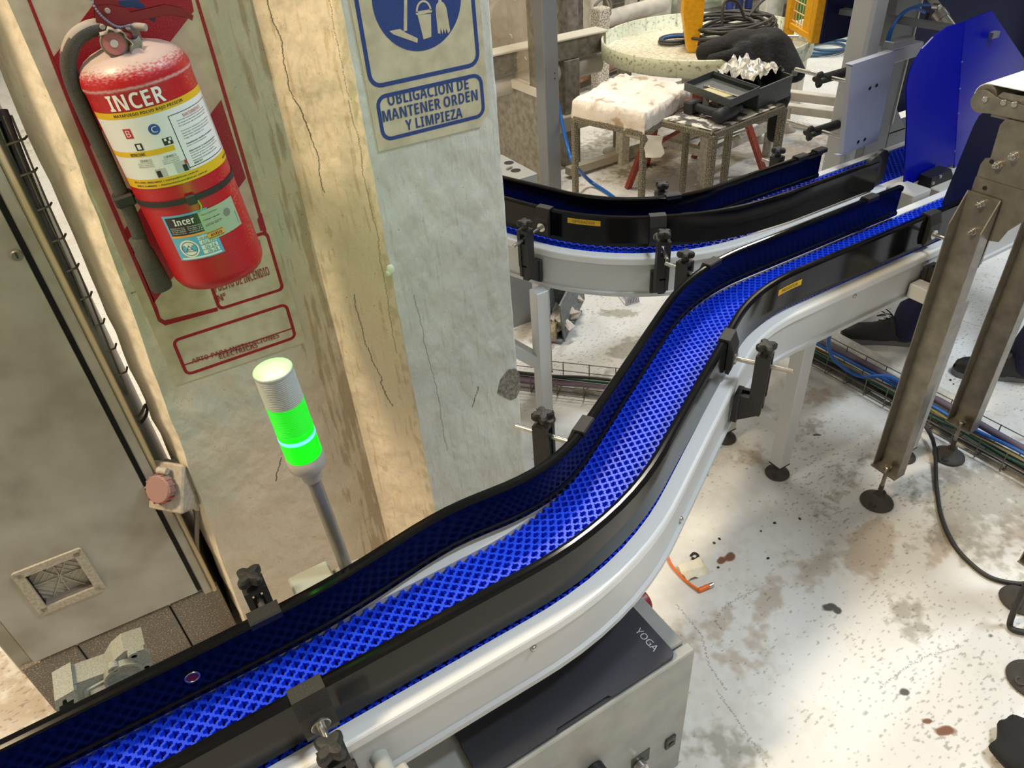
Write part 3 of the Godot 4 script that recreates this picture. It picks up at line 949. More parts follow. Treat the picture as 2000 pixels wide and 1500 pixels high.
	for q in [[1.0, 20.0, 0.1285, 0.129], [1.0, 20.0, 0.137, 0.1375], [40.0, 40.4, 0.105, 0.128]]: patch.call(t2, q[0], q[1], q[2], q[3], 0.0018)
	for i in 14:
		patch.call(t2, -3.0 + i * 1.4, -2.3 + i * 1.4, 0.1115, 0.1133, 0.002)
		patch.call(t2, -3.0 + i * 1.4, -2.3 + i * 1.4, 0.1012, 0.103, 0.002)
	cyl.call(t2, "AVISO", 0.0, 14.0, 0.1045, 0.005, 0.002)
	also(tg, t2, ink)
	var t3 := B.new()
	patch.call(t3, -3.5, 17.0, 0.1008, 0.1138, 0.0016)
	also(tg, t3, mat("sticker_orange", c8(216, 150, 70), 0.45))
	var t4 := B.new()
	for k in 20:
		var a := TAU * k / 20.0
		var c := TAU * (k + 1) / 20.0
		t4.tri(P.call(deg_to_rad(29.0), 0.134, R + 0.0018), P.call(deg_to_rad(29.0) + cos(a) * 0.0075 / R, 0.134 + 0.0075 * sin(a), R + 0.0018), P.call(deg_to_rad(29.0) + cos(c) * 0.0075 / R, 0.134 + 0.0075 * sin(c), R + 0.0018))
	also(tg, t4, mat("seal_gray", c8(112, 120, 112), 0.5))
	# black strap with its buckle, and the clip that keeps the hose
	var strap := B.new()
	var bk := mat("strap_black", c8(34, 33, 34), 0.6)
	for i in 72:
		var a := TAU * i / 72.0
		var c := TAU * (i + 1) / 72.0
		strap.quad(P.call(a, 0.176, R + 0.0022), P.call(c, 0.176, R + 0.0022), P.call(c, 0.186, R + 0.0022), P.call(a, 0.186, R + 0.0022))
		strap.quad(P.call(a, 0.186, R + 0.0022), P.call(c, 0.186, R + 0.0022), P.call(c, 0.186, R - 0.001), P.call(a, 0.186, R - 0.001))
		strap.quad(P.call(c, 0.176, R + 0.0022), P.call(a, 0.176, R + 0.0022), P.call(a, 0.176, R - 0.001), P.call(c, 0.176, R - 0.001))
	var sp := part("strap", strap, bk, o)
	var bs := lean.basis * Basis(Vector3.UP, deg_to_rad(-4.0))
	part("buckle", B.new().box(P.call(deg_to_rad(-4.0), 0.181, R + 0.005), Vector3(0.017, 0.017, 0.009), bs, 0.002), bk, sp)
	part("seal_thread", B.new().tube([P.call(deg_to_rad(2.0), 0.176, R + 0.003), P.call(deg_to_rad(3.0), 0.165, R + 0.004), P.call(deg_to_rad(1.0), 0.157, R + 0.004)], 0.0014, 6), mat("thread_green", c8(120, 200, 30), 0.5), sp)
	var hp := smooth([L.call(-0.012, 0.454, 0.0), L.call(-0.04, 0.457, 0.004), L.call(-0.07, 0.445, 0.004), L.call(-0.093, 0.41, -0.005), L.call(-0.101, 0.35, -0.012), L.call(-0.104, 0.25, -0.015), L.call(-0.108, 0.16, -0.015), L.call(-0.113, 0.10, -0.015)], 8)
	var hm := worn("hose_rubber", [[0.0, c8(40, 40, 40)], [0.55, c8(58, 57, 56)], [0.75, c8(120, 116, 110)], [1.0, c8(170, 165, 158)]], 0.2, 9.0, 0.7)
	var hose := part("hose", B.new(true).tube(hp, 0.0125, 14), hm, o)
	part("nozzle", B.new(true).lathe(Transform3D(lean.basis, L.call(-0.117, -0.005, -0.015)), [[0.0, 0.0], [0.0195, 0.0], [0.021, 0.004], [0.0185, 0.055], [0.0175, 0.082], [0.0155, 0.085], [0.0155, 0.112], [0.0, 0.112]], 18), hm, hose)
	part("dusty_bend", B.new(true).tube(hp.slice(0, 22).map(func(p): return p + Vector3(0, 0.0022, 0.0)), 0.0116, 14), mat("dust_pale", c8(160, 152, 146), 0.9), hose)
	part("hose_clip", B.new().box(L.call(-0.106, 0.183, -0.013), Vector3(0.036, 0.022, 0.036), lean.basis, 0.004), bk, o)
	# valve: collar, body, gauge, levers, pin and chain
	lean = lean.translated_local(Vector3(0, -0.021, 0))
	L = func(x: float, y: float, z: float) -> Vector3: return lean * Vector3(x, y, z)
	var vr := mat("valve_red", c8(120, 24, 30), 0.5)
	var dust := mat("dust_pale", c8(160, 152, 146), 0.9)
	part("collar", B.new(true).lathe(Transform3D(lean.basis, L.call(0, 0.443, 0)), [[0.0, 0.0], [0.028, 0.0], [0.03, 0.003], [0.03, 0.006], [0.026, 0.008], [0.0, 0.008]], 24), mat("collar_blue", c8(70, 110, 160), 0.5), o)
	var val := part("valve", B.new(true).lathe(Transform3D(lean.basis, L.call(0, 0.45, 0)), [[0.0, 0.0], [0.019, 0.0], [0.019, 0.01], [0.015, 0.013], [0.011, 0.02], [0.011, 0.05], [0.0, 0.05]], 20), vr, o)
	var gm := part("gauge", B.new().cyl(L.call(-0.012, 0.452, 0.012), L.call(-0.016, 0.458, 0.048), 0.0205, 22, 0.002), mat("gauge_rim", c8(116, 108, 100), 0.5, 0.2), o)
	var gd := Vector3(-0.004, 0.006, 0.036).normalized()
	part("dial", B.new().cyl(L.call(-0.016, 0.458, 0.048), L.call(-0.0161, 0.4582, 0.0492), 0.0165, 22), mat("dial_pink", c8(168, 104, 104), 0.25), gm)
	part("dial_hub", B.new().cyl(L.call(-0.016, 0.458, 0.048), L.call(-0.0163, 0.4585, 0.051), 0.006, 14, 0.001), mat("dial_pale", c8(196, 188, 184), 0.3), gm)
	# torn cover film hanging round the gauge
	var fg := []
	var rng := RandomNumberGenerator.new()
	rng.seed = 12
	for i in 5:
		var row := []
		for k in 15:
			var a := deg_to_rad(-60.0 + 190.0 * k / 14.0)
			var rr := 0.021 + 0.0025 * sin(k * 1.9) + (0.003 if i == 4 else 0.0)
			var dz := lerpf(0.012, 0.058, i / 4.0) + (rng.randf_range(-0.004, 0.004) if i == 4 else 0.0)
			row.append(L.call(-0.013 - 0.003 * i / 4.0 + rr * cos(a), 0.455 + rr * sin(a), dz))
		fg.append(row)
	part("torn_film", B.new().sheet(fg, 0.0006), dust, gm)
	var fl := []
	for i in 6:
		var row := []
		for k in 5:
			row.append(L.call(0.004 + k * 0.005 + 0.002 * sin(i * 1.7), 0.456 - i * 0.0075 + 0.002 * sin(k * 2.0), 0.04 + 0.006 * sin(i * 1.3 + k) + i * 0.003))
		fl.append(row)
	part("torn_film", B.new().sheet(fl, 0.0006), mat("film_gray", c8(136, 134, 118), 0.8), gm)
	var lv := B.new()
	var side := func(z: float) -> void:
		lv.prism(PackedVector2Array([Vector2(-0.026, 0.487), Vector2(-0.012, 0.472), Vector2(0.045, 0.475), Vector2(0.082, 0.474), Vector2(0.108, 0.464), Vector2(0.116, 0.456), Vector2(0.121, 0.463), Vector2(0.11, 0.476), Vector2(0.085, 0.487), Vector2(0.03, 0.488), Vector2(0.024, 0.496), Vector2(0.004, 0.505), Vector2(-0.018, 0.508)]), lean, z, z + 0.002)
	side.call(0.010); side.call(-0.012)
	lv.prism(PackedVector2Array([Vector2(0.03, 0.474), Vector2(0.082, 0.473), Vector2(0.112, 0.46), Vector2(0.116, 0.456), Vector2(0.116, 0.459), Vector2(0.084, 0.476), Vector2(0.03, 0.477)]), lean, -0.01, 0.01)
	part("carry_handle", lv, vr, o)
	var l2 := B.new()
	for z in [0.006, -0.008]:
		l2.prism(PackedVector2Array([Vector2(-0.012, 0.49), Vector2(0.01, 0.49), Vector2(0.016, 0.50), Vector2(0.012, 0.535), Vector2(0.06, 0.56), Vector2(0.10, 0.57), Vector2(0.10, 0.576), Vector2(0.05, 0.57), Vector2(-0.004, 0.545), Vector2(-0.016, 0.51)]), lean, z, z + 0.002)
	part("squeeze_lever", l2, vr, o)
	var pn := B.new()
	for q in [Vector3(-0.003, 0.499, 0), Vector3(-0.02, 0.479, 0)]: pn.cyl(L.call(q.x, q.y, -0.016), L.call(q.x, q.y, 0.017), 0.0042, 10, 0.001)
	part("pivot_pin", pn, dust, o)
	part("valve_outlet", B.new().cyl(L.call(0.022, 0.47, 0.006), L.call(0.042, 0.464, 0.02), 0.006, 10, 0.001), dust, o)
	var ch := B.new(true)
	var cp := smooth([L.call(-0.019, 0.53, 0.014), L.call(-0.018, 0.505, 0.017), L.call(-0.01, 0.486, 0.017), L.call(0.002, 0.474, 0.016), L.call(0.02, 0.472, 0.014)], 6)
	for p in cp: ch.ball(p, Vector3.ONE * 0.0021, 8)
	part("bead_chain", ch, mat("chain_blue", c8(120, 132, 156), 0.6), o)
	var bl := B.new()
	bl.prism(PackedVector2Array([Vector2(0.02, 0.505), Vector2(0.05, 0.50), Vector2(0.068, 0.47), Vector2(0.06, 0.462), Vector2(0.04, 0.49), Vector2(0.02, 0.495)]), lean, -0.02, -0.018)
	part("blue_strip", bl, mat("strip_blue", c8(44, 74, 120), 0.5), o)
	var br := B.new()
	br.box(Vector3(0.13, 1.62, -1.56), Vector3(0.05, 0.1, 0.034), Basis.IDENTITY, 0.004)
	part("wall_bracket", br, mat("bracket_steel", c8(110, 106, 100), 0.6, 0.4), o)

# ---------------------------------------------------------------- electrical cabinet on the left
func cabinet() -> void:
	var o := thing("electrical_cabinet", Vector3(-0.39, 0, -1.66), "tall grey electrical cabinet with a filter grille low on its door", "cabinet")
	var bs := Basis(Vector3.UP, deg_to_rad(-2.2))
	var c := Vector3(-0.178, 0, -1.625)    # lower right front corner; local x runs to the left as negative
	var xf := Transform3D(bs, c)
	var gm := worn("cabinet_gray", [[0.0, c8(140, 136, 126)], [0.4, c8(160, 157, 148)], [0.7, c8(168, 166, 158)], [1.0, c8(178, 174, 164)]], 0.008, 1.2, 0.42)
	var dm := gm
	var W := 0.42
	var top := 2.1
	var bx := B.new()
	bx.box(xf * Vector3(-W / 2 + 0.02, (top + 0.215) / 2, -0.2), Vector3(W + 0.04, top - 0.215, 0.36), bs, 0.004)
	part("body", bx, gm, o)
	# the door with a real opening for the grille
	var v := [xf.affine_inverse() * Vector3(-0.514, 0.546, -1.63), xf.affine_inverse() * Vector3(-0.366, 0.558, -1.63), xf.affine_inverse() * Vector3(-0.369, 0.399, -1.63), xf.affine_inverse() * Vector3(-0.519, 0.397, -1.63)]
	var gx0: float = (v[0].x + v[3].x) / 2 + 0.012
	var gx1: float = (v[1].x + v[2].x) / 2 - 0.012
	var gy0: float = (v[2].y + v[3].y) / 2 + 0.012
	var gy1: float = (v[0].y + v[1].y) / 2 - 0.012
	var d := B.new()
	var dx := 0.0
	var seg := func(x0: float, y0: float, x1: float, y1: float) -> void:
		d.box(xf * Vector3((x0 + x1) / 2, (y0 + y1) / 2, -0.009), Vector3(x1 - x0, y1 - y0, 0.018), bs)
	seg.call(-W, 0.245, gx0, top); seg.call(gx1, 0.245, dx, top); seg.call(gx0, 0.245, gx1, gy0); seg.call(gx0, gy1, gx1, top)
	var door := part("door", d, dm, o)
	part("lock", B.new().cyl(xf * (xf.affine_inverse() * Vector3(-0.188, 1.304, -1.62)) + bs * Vector3(0, 0, -0.004), xf * (xf.affine_inverse() * Vector3(-0.188, 1.304, -1.62)) + bs * Vector3(0, 0, 0.004), 0.011, 16, 0.002), mat("lock_gray", c8(120, 118, 112), 0.4, 0.5), door)
	part("lock_slot", B.new().box(Vector3(-0.188, 1.306, -1.614), Vector3(0.003, 0.012, 0.002), bs), mat("slot_dark", c8(40, 40, 40), 0.6), door)
	# dark rubber gap and side return
	part("door_seal", B.new().box(xf * Vector3(0.006, (top + 0.24) / 2, -0.014), Vector3(0.011, top - 0.24, 0.012), bs), mat("seal_black", c8(14, 14, 14), 0.8), o)
	part("side_return", B.new().box(xf * Vector3(0.0225, (top + 0.22) / 2, -0.012), Vector3(0.021, top - 0.22, 0.02), bs, 0.003), gm, o)
	part("edge_strip", B.new().box(xf * Vector3(0.0395, (top + 0.22) / 2, -0.02), Vector3(0.012, top - 0.2, 0.03), bs, 0.005), mat("edge_cream", c8(206, 190, 160), 0.5), o)
	part("hinge_lip", B.new().box(xf * Vector3(-W - 0.028, 0.19 + 0.9, -0.05), Vector3(0.04, 1.8, 0.05), bs, 0.004), gm, o)
	# filter grille: frame, sloping slats in four fans, diagonal and ring ribs
	var gr := B.new()
	var fm := worn("grille_plastic", [[0.0, c8(150, 140, 126)], [0.6, c8(176, 168, 154)], [1.0, c8(190, 182, 168)]], 0.05, 4.0, 0.6)
	var rim := rrect(gx0 - 0.016, gy0 - 0.016, gx1 + 0.016, gy1 + 0.016, 0.008)
	outline(gr, rim, 0.022, xf, -0.002, 0.006)
	var gp := part("grille", gr, fm, o)
	var wl := B.new()
	wl.box(xf * Vector3((gx0 + gx1) / 2, gy0 + 0.002, -0.018), Vector3(gx1 - gx0, 0.004, 0.036), bs)
	wl.box(xf * Vector3(gx0 + 0.002, (gy0 + gy1) / 2, -0.018), Vector3(0.004, gy1 - gy0, 0.036), bs)
	wl.box(xf * Vector3(gx1 - 0.002, (gy0 + gy1) / 2, -0.018), Vector3(0.004, gy1 - gy0, 0.036), bs)
	wl.box(xf * Vector3((gx0 + gx1) / 2, (gy0 + gy1) / 2, -0.05), Vector3(gx1 - gx0, gy1 - gy0, 0.004), bs)
	part("recess", wl, mat("recess_dark", c8(26, 23, 20), 0.8), gp)
	part("settled_dust", B.new().box(xf * Vector3((gx0 + gx1) / 2, gy0 + 0.007, -0.016), Vector3(gx1 - gx0 - 0.01, 0.006, 0.028), bs, 0.003), mat("dust_brown", c8(140, 128, 114), 0.95), gp)
	var cx := (gx0 + gx1) / 2
	var cy := (gy0 + gy1) / 2
	var hw := (gx1 - gx0) / 2
	var hh := (gy1 - gy0) / 2
	for q in 4:
		var s := Vector2(1 if q % 2 == 0 else -1, 1 if q < 2 else -1)
		for k in 6:
			var f := (k + 0.8) / 6.0 * 1.7
			# each slat runs across its quarter at a slant
			var a := Vector2(f, 0.0) if f < 1.0 else Vector2(1.0, f - 1.0)
			var b2 := Vector2(0.0, f) if f < 1.0 else Vector2(f - 1.0, 1.0)
			var A := xf * Vector3(cx + s.x * a.x * hw, cy + s.y * a.y * hh, -0.022)
			var C := xf * Vector3(cx + s.x * b2.x * hw, cy + s.y * b2.y * hh, -0.022)
			part("slat", B.new().bar(A, C, 0.0032, 0.007, bs.z), fm, gp)
	for q in [[Vector2(-1, 0), Vector2(1, 0)], [Vector2(0, -1), Vector2(0, 1)], [Vector2(-0.7, -1), Vector2(0.7, 1)], [Vector2(-0.7, 1), Vector2(0.7, -1)]]:
		part("rib", B.new().bar(xf * Vector3(cx + q[0].x * hw, cy + q[0].y * hh, -0.019), xf * Vector3(cx + q[1].x * hw, cy + q[1].y * hh, -0.019), 0.003, 0.006, bs.z), fm, gp)
	for q in [[-1, -1], [1, -1], [1, 1], [-1, 1]]:
		var p := xf * Vector3(cx + q[0] * (hw + 0.008), cy + q[1] * (hh + 0.008), 0.005)
		part("screw", B.new().cyl(p, p + bs * Vector3(0, 0, 0.002), 0.004, 10), mat("screw_dull", c8(150, 142, 128), 0.6, 0.3), gp)
	# plinth in three lids
	var pm := worn("plinth_speckle", [[0.0, c8(96, 88, 80)], [0.55, c8(120, 111, 102)], [0.7, c8(134, 125, 115)], [0.78, c8(196, 184, 168)], [1.0, c8(214, 202, 186)]], 0.11, 3.0, 0.7)
	for q in [[-W - 0.04, -0.325], [-0.32, -0.085], [-0.08, 0.05]]:
		part("plinth_cover", B.new().box(xf * Vector3((q[0] + q[1]) / 2, 0.12, -0.024), Vector3(q[1] - q[0], 0.21, 0.02), bs, 0.003), pm, o)
	part("plinth_frame", B.new().box(xf * Vector3(-0.205, 0.11, -0.2), Vector3(0.5, 0.215, 0.32), bs), mat("plinth_dark", c8(90, 84, 76), 0.8), o)
	part("plinth_foot_rail", B.new().box(xf * Vector3(-0.205, 0.008, -0.005), Vector3(0.51, 0.016, 0.06), bs, 0.003), mat("rail_beige", c8(170, 158, 142), 0.7), o)

# ---------------------------------------------------------------- cable ladder, socket and loose cables left of the pillar
func left_cables() -> void:
	var z := -1.78
	var o := thing("cable_ladder", Vector3(-0.11, 0.6, z), "upright wire cable ladder squeezed between cabinet and pillar", "cable tray")
	var wm := mat("wire_galvanised", c8(178, 164, 146), 0.5, 0.5)
	var Ls := [Vector3(-0.129, 1.518, -1.78), Vector3(-0.138, 1.346, -1.78), Vector3(-0.141, 1.166, -1.78), Vector3(-0.152, 0.968, -1.78), Vector3(-0.155, 0.813, -1.78)]
	var Rs := [Vector3(-0.101, 1.517, -1.78), Vector3(-0.109, 1.344, -1.78), Vector3(-0.112, 1.162, -1.78), Vector3(-0.123, 0.971, -1.78), Vector3(-0.13, 0.834, -1.78)]
	var w := B.new(true)
	w.tube(smooth(vadd(Ls, Vector3(0, 0, 0.0)), 3), 0.0024, 6)
	w.tube(smooth(Rs, 3), 0.0024, 6)
	w.tube(smooth([Vector3(-0.115, 1.52, -1.78), Vector3(-0.122, 1.347, -1.78), Vector3(-0.124, 1.166, -1.78), Vector3(-0.139, 0.97, -1.78), Vector3(-0.143, 0.832, -1.78)], 3), 0.0024, 6)
	part("long_wire", w, wm, o)
	for q in [Vector3(-0.118, 1.471, -1.78), Vector3(-0.126, 1.407, -1.78), Vector3(-0.129, 1.332, -1.78), Vector3(-0.13, 1.26, -1.78), Vector3(-0.132, 1.188, -1.78), Vector3(-0.132, 1.116, -1.78), Vector3(-0.132, 1.043, -1.78), Vector3(-0.132, 0.972, -1.78), Vector3(-0.132, 0.902, -1.78)]:
		part("rung", B.new(true).tube([q + Vector3(-0.028, -0.012, 0.01), q + Vector3(-0.026, -0.004, 0.014), q + Vector3(0.022, 0.002, 0.014), q + Vector3(0.026, 0.0, -0.01)], 0.0026, 6), wm, o)
	# cables lie in the ladder
	var purple := mat("cable_purple", c8(128, 104, 128), 0.6)
	var black := mat("cable_black", c8(38, 37, 36), 0.55)
	var grayc := mat("cable_gray", c8(120, 112, 104), 0.6)
	var pale := mat("cable_pale", c8(186, 170, 150), 0.6)
	var g := "cables in the upright ladder"
	solo("cable", B.new(true).tube(smooth([Vector3(-0.112, 1.527, -1.79), Vector3(-0.124, 1.373, -1.79), Vector3(-0.132, 1.19, -1.79), Vector3(-0.14, 1.031, -1.79), Vector3(-0.147, 0.899, -1.79), Vector3(-0.147, 0.802, -1.79), Vector3(-0.155, 0.72, -1.79), Vector3(-0.181, 0.662, -1.79)], 5), 0.0095, 8), purple, Vector3(-0.181, 0.662, -1.79), "thick dusty purple cable running down the upright ladder by the cabinet", "cable", g)
	var k := 0
	for q in [[[Vector3(-0.131, 1.509, -1.8), Vector3(-0.139, 1.368, -1.8), Vector3(-0.147, 1.21, -1.8), Vector3(-0.156, 1.039, -1.8), Vector3(-0.167, 0.902, -1.8), Vector3(-0.174, 0.792, -1.8), Vector3(-0.179, 0.708, -1.8)], black, "black cable at the cabinet side of the upright ladder"], [[Vector3(-0.127, 1.507, -1.805), Vector3(-0.138, 1.355, -1.805), Vector3(-0.146, 1.195, -1.805), Vector3(-0.154, 1.029, -1.805), Vector3(-0.163, 0.89, -1.805), Vector3(-0.158, 0.781, -1.805), Vector3(-0.159, 0.703, -1.805)], black, "black cable behind the rungs in the middle of the upright ladder"], [[Vector3(-0.124, 1.5, -1.81), Vector3(-0.138, 1.342, -1.81), Vector3(-0.148, 1.181, -1.81), Vector3(-0.159, 0.999, -1.81), Vector3(-0.169, 0.849, -1.81), Vector3(-0.164, 0.729, -1.81), Vector3(-0.143, 0.679, -1.81)], grayc, "grey cable deep in the upright ladder curling off at its foot"], [[Vector3(-0.149, 1.044, -1.8), Vector3(-0.153, 0.958, -1.8), Vector3(-0.163, 0.836, -1.8), Vector3(-0.16, 0.751, -1.8), Vector3(-0.13, 0.75, -1.8), Vector3(-0.105, 0.776, -1.8)], pale, "pale dusty cable looping out below the upright ladder"], [[Vector3(-0.148, 1.003, -1.795), Vector3(-0.156, 0.877, -1.795), Vector3(-0.161, 0.763, -1.795), Vector3(-0.153, 0.725, -1.795), Vector3(-0.115, 0.746, -1.795), Vector3(-0.096, 0.792, -1.795)], grayc, "thin grey cable hanging in a loop below the upright ladder"]]:
		solo("cable", B.new(true).tube(smooth(q[0], 5), 0.0055 if k < 3 else 0.004, 7), q[1], q[0][0], q[2], "cable", g)
		k += 1
	# red three-phase socket on the pillar's side
	var s := thing("power_socket", Vector3(-0.12, 0.6, -1.62), "dusty grey wall socket with a round red hinged lid", "socket")
	var gm := worn("socket_gray", [[0.0, c8(148, 138, 126)], [0.6, c8(176, 168, 158)], [1.0, c8(194, 186, 174)]], 0.03, 5.0, 0.7)
	var fw := Vector3(-0.62, 0.52, 0.58).normalized()          # the way the socket mouth faces
	var sx := Vector3.UP.cross(fw).normalized()
	var sb := Basis(sx, fw.cross(sx), fw)
	var mid := Vector3(-0.128, 0.655, -1.60)
	var hb := B.new()
	hb.prism(PackedVector2Array([Vector2(-0.045, -0.06), Vector2(0.04, -0.06), Vector2(0.045, 0.05), Vector2(-0.045, 0.055)]), Transform3D(sb, mid), -0.05, 0.0)
	hb.box(Vector3(-0.105, 0.62, -1.63), Vector3(0.06, 0.13, 0.08), Basis.IDENTITY, 0.01)
	part("housing", hb, gm, s)
	part("rim_plate", B.new().box(mid, Vector3(0.1, 0.125, 0.012), sb, 0.004), gm, s)
	var lid := B.new()
	lid.cyl(mid + fw * 0.012, mid + fw * 0.036, 0.036, 26, 0.004)
	var lp := part("lid", lid, mat("lid_pink", c8(150, 116, 112), 0.5), s)
	for i in 14:
		var a := TAU * i / 14.0
		part("grip_rib", B.new().box(mid + fw * 0.024 + (sb.x * cos(a) + sb.y * sin(a)) * 0.036, Vector3(0.003, 0.005, 0.02), Basis(sb.x * cos(a) + sb.y * sin(a), sb.y * cos(a) - sb.x * sin(a), fw)), mat("lid_red", c8(140, 28, 40), 0.5) if sin(a) < -0.2 else mat("lid_pink", c8(150, 116, 112), 0.5), lp)
	part("hinge", B.new().cyl(mid + sb.y * 0.045 + sb.x * -0.012 + fw * 0.02, mid + sb.y * 0.045 + sb.x * 0.016 + fw * 0.02, 0.009, 12, 0.001), gm, s)
	part("gland", B.new().cyl(Vector3(-0.085, 0.555, -1.625), Vector3(-0.085, 0.53, -1.625), 0.012, 12, 0.002), gm, s)
	solo("cable", B.new(true).tube(smooth([Vector3(-0.085, 0.535, -1.625), Vector3(-0.132, 0.388, -1.64), Vector3(-0.149, 0.28, -1.65), Vector3(-0.164, 0.187, -1.65), Vector3(-0.17, 0.099, -1.66), Vector3(-0.164, 0.02, -1.643), Vector3(-0.127, 0.01, -1.615)], 6), 0.0065, 8), mat("cable_dusty", c8(116, 108, 100), 0.7), Vector3(-0.085, 0.3, -1.63), "grey dusty cable dropping from the wall socket to the floor", "cable")
	var coil := B.new(true)
	for i in 4:
		var pts := []
		for t in 18:
			var a := TAU * t / 18.0
			pts.append(Vector3(-0.141, 0.02, -1.932) + Vector3(0.09 * cos(a) + 0.006 * i, 0.008 * i + 0.004 * sin(a * 2.0 + i), 0.055 * sin(a) - 0.01 * i))
		coil.tube(pts, 0.005, 6, true)
	solo("cable_coil", coil, mat("cable_tan", c8(150, 126, 96), 0.7), Vector3(-0.143, 0, -1.952), "coil of dusty tan cable on the floor behind the cabinet", "cable")
	solo("cable", B.new(true).tube(smooth([Vector3(-0.205, 0.01, -1.977), Vector3(-0.16, 0.01, -1.993), Vector3(-0.115, 0.01, -2), Vector3(-0.061, 0.01, -2.006)], 5), 0.006, 7), mat("cable_dusty", c8(116, 108, 100), 0.7), Vector3(-0.16, 0, -2.003), "short grey cable lying across the floor behind the cabinet foot", "cable")

# ---------------------------------------------------------------- signal tower
func stack_light() -> void:
	var x := 0.1365
	var z := -1.0
	var o := thing("signal_tower", Vector3(0.15, 0.72, z), "slim signal tower lamp with its lowest dome lit green", "signal light")
	var gm := mat("tower_gray", c8(160, 158, 152), 0.4)
	var ax := Vector3(-0.035, 1.0, 0.0).normalized()
	var at := func(h: float) -> Vector3: return Vector3(0.142, 0.755, z) + ax * h
	part("pole", B.new().cyl(at.call(0.0), at.call(0.275), 0.0125, 18), mat("pole_gray", c8(138, 136, 130), 0.3, 0.3), o)
	var bs := Basis(ax.cross(Vector3(0, 0, 1)).normalized(), ax, Vector3(0, 0, 1))
	part("socket_collar", B.new(true).lathe(Transform3D(bs, at.call(0.265)), [[0.0, 0.0], [0.0165, 0.0], [0.0175, 0.003], [0.0175, 0.024], [0.029, 0.03], [0.0315, 0.034], [0.0325, 0.06], [0.0, 0.06]], 30), gm, o)
	# clear ribbed domes; the lowest glows
	var dome := func(h0: float, h1: float, m: Material, called: String, lab: String) -> MeshInstance3D:
		var pr := [[0.0, 0.0]]
		var nn := int((h1 - h0) / 0.0034)
		for i in nn:
			pr.append([0.0300, (h1 - h0) * i / nn])
			pr.append([0.0308, (h1 - h0) * (i + 0.5) / nn])
		pr.append([0.030, h1 - h0]); pr.append([0.0, h1 - h0])
		var p := part(called, B.new().lathe(Transform3D(bs, at.call(h0)), pr, 44, false), m, o)
		tag(p, lab, "")
		return p
	var lit := mat("lens_lit_green", Color(0.04, 0.75, 0.08), 0.35)
	lit.emission_enabled = true
	lit.emission = Color(0.0, 1.0, 0.03)
	lit.emission_energy_multiplier = 0.75
	var core := mat("lens_core", Color(0.5, 0.95, 0.85), 0.4)
	core.emission_enabled = true
	core.emission = Color(0.25, 1.0, 0.75)
	core.emission_energy_multiplier = 1.6
	var pale := mat("lens_pale_green", Color(0.16, 0.62, 0.2), 0.3)
	pale.emission_enabled = true
	pale.emission = Color(0.03, 0.9, 0.06)
	pale.emission_energy_multiplier = 0.6
	var clear := mat("lens_clear", c8(164, 172, 170), 0.25)
	dome.call(0.322, 0.385, lit, "lit_lens", "bright green lit lens")
	part("glow_band", B.new(true).lathe(Transform3D(bs, at.call(0.366)), [[0.0306, 0.0], [0.0311, 0.002], [0.0311, 0.006], [0.0306, 0.008]], 40), core, o)
	dome.call(0.386, 0.440, pale, "upper_lens", "paler green lens")
	dome.call(0.441, 0.500, clear, "clear_lens", "unlit clear lens")
	var cap := B.new(true)
	cap.lathe(Transform3D(bs, at.call(0.500)), [[0.0, 0.0], [0.031, 0.0], [0.031, 0.004], [0.029, 0.0055], [0.004, 0.0015], [0.0, 0.0015]], 40)
	part("cap", cap, mat("cap_silver", c8(186, 188, 190), 0.3, 0.25), o)
	for q in [0.385, 0.440]: part("ring", B.new().cyl(at.call(q), at.call(q + 0.0016), 0.0312, 36), pale, o)
	var l := OmniLight3D.new()
	l.name = "green_light"
	l.light_color = Color(0.35, 1.0, 0.25)
	l.light_energy = 0.022
	l.light_size = 0.03
	l.omni_range = 12.0
	l.omni_attenuation = 2.0
	l.shadow_enabled = true
	o.add_child(l)
	l.position = at.call(0.53) - org[o] + Vector3(0, 0.0, 0)
	var ft := B.new()
	ft.box(Vector3(0.145, 0.747, z), Vector3(0.06, 0.02, 0.05), Basis.IDENTITY, 0.004)
	ft.bb(Vector3(0.11, 0.64, -0.985), Vector3(0.18, 0.737, -0.949), 0.002)
	part("foot_plate", ft, gm, o)
	var jb := B.new()
	jb.bb(Vector3(0.035, 0.70, -1.04), Vector3(0.115, 0.775, -0.95), 0.004)
	solo("junction_box", jb, mat("box_sage", c8(162, 168, 156), 0.5), Vector3(0.075, 0.7, -1.0), "small pale grey junction box behind the rail beside the signal tower", "junction box")

# ---------------------------------------------------------------- conveyors
const HB := 0.745       # height of the belt surface

# centre line of the near conveyor: straight, S-bend of two 30 degree arcs, straight
func near_path() -> Array:
	var p := []
	var y := HB
	for i in 26: p.append(Vector3(lerpf(-0.95, 0.395, i / 26.0), y, -0.815))
	var R := 0.7
	for i in 12:
		var a := deg_to_rad(30.0 * i / 12.0)
		p.append(Vector3(0.395 + R * sin(a), y, -0.815 - R * (1.0 - cos(a))))
	var e := Vector3(0.395 + R * 0.5, y, -0.815 - R * (1.0 - cos(PI / 6)))
	var f := Vector3(1.575 - R * 0.5, y, -1.28 + R * (1.0 - cos(PI / 6)))
	for i in 10: p.append(e.lerp(f, i / 10.0))
	for i in 12:
		var a := deg_to_rad(30.0 - 30.0 * i / 12.0)
		p.append(Vector3(1.575 - R * sin(a), y, -1.28 + R * (1.0 - cos(a))))
	for i in 21: p.append(Vector3(lerpf(1.575, 3.05, i / 20.0), y, -1.28))
	return p

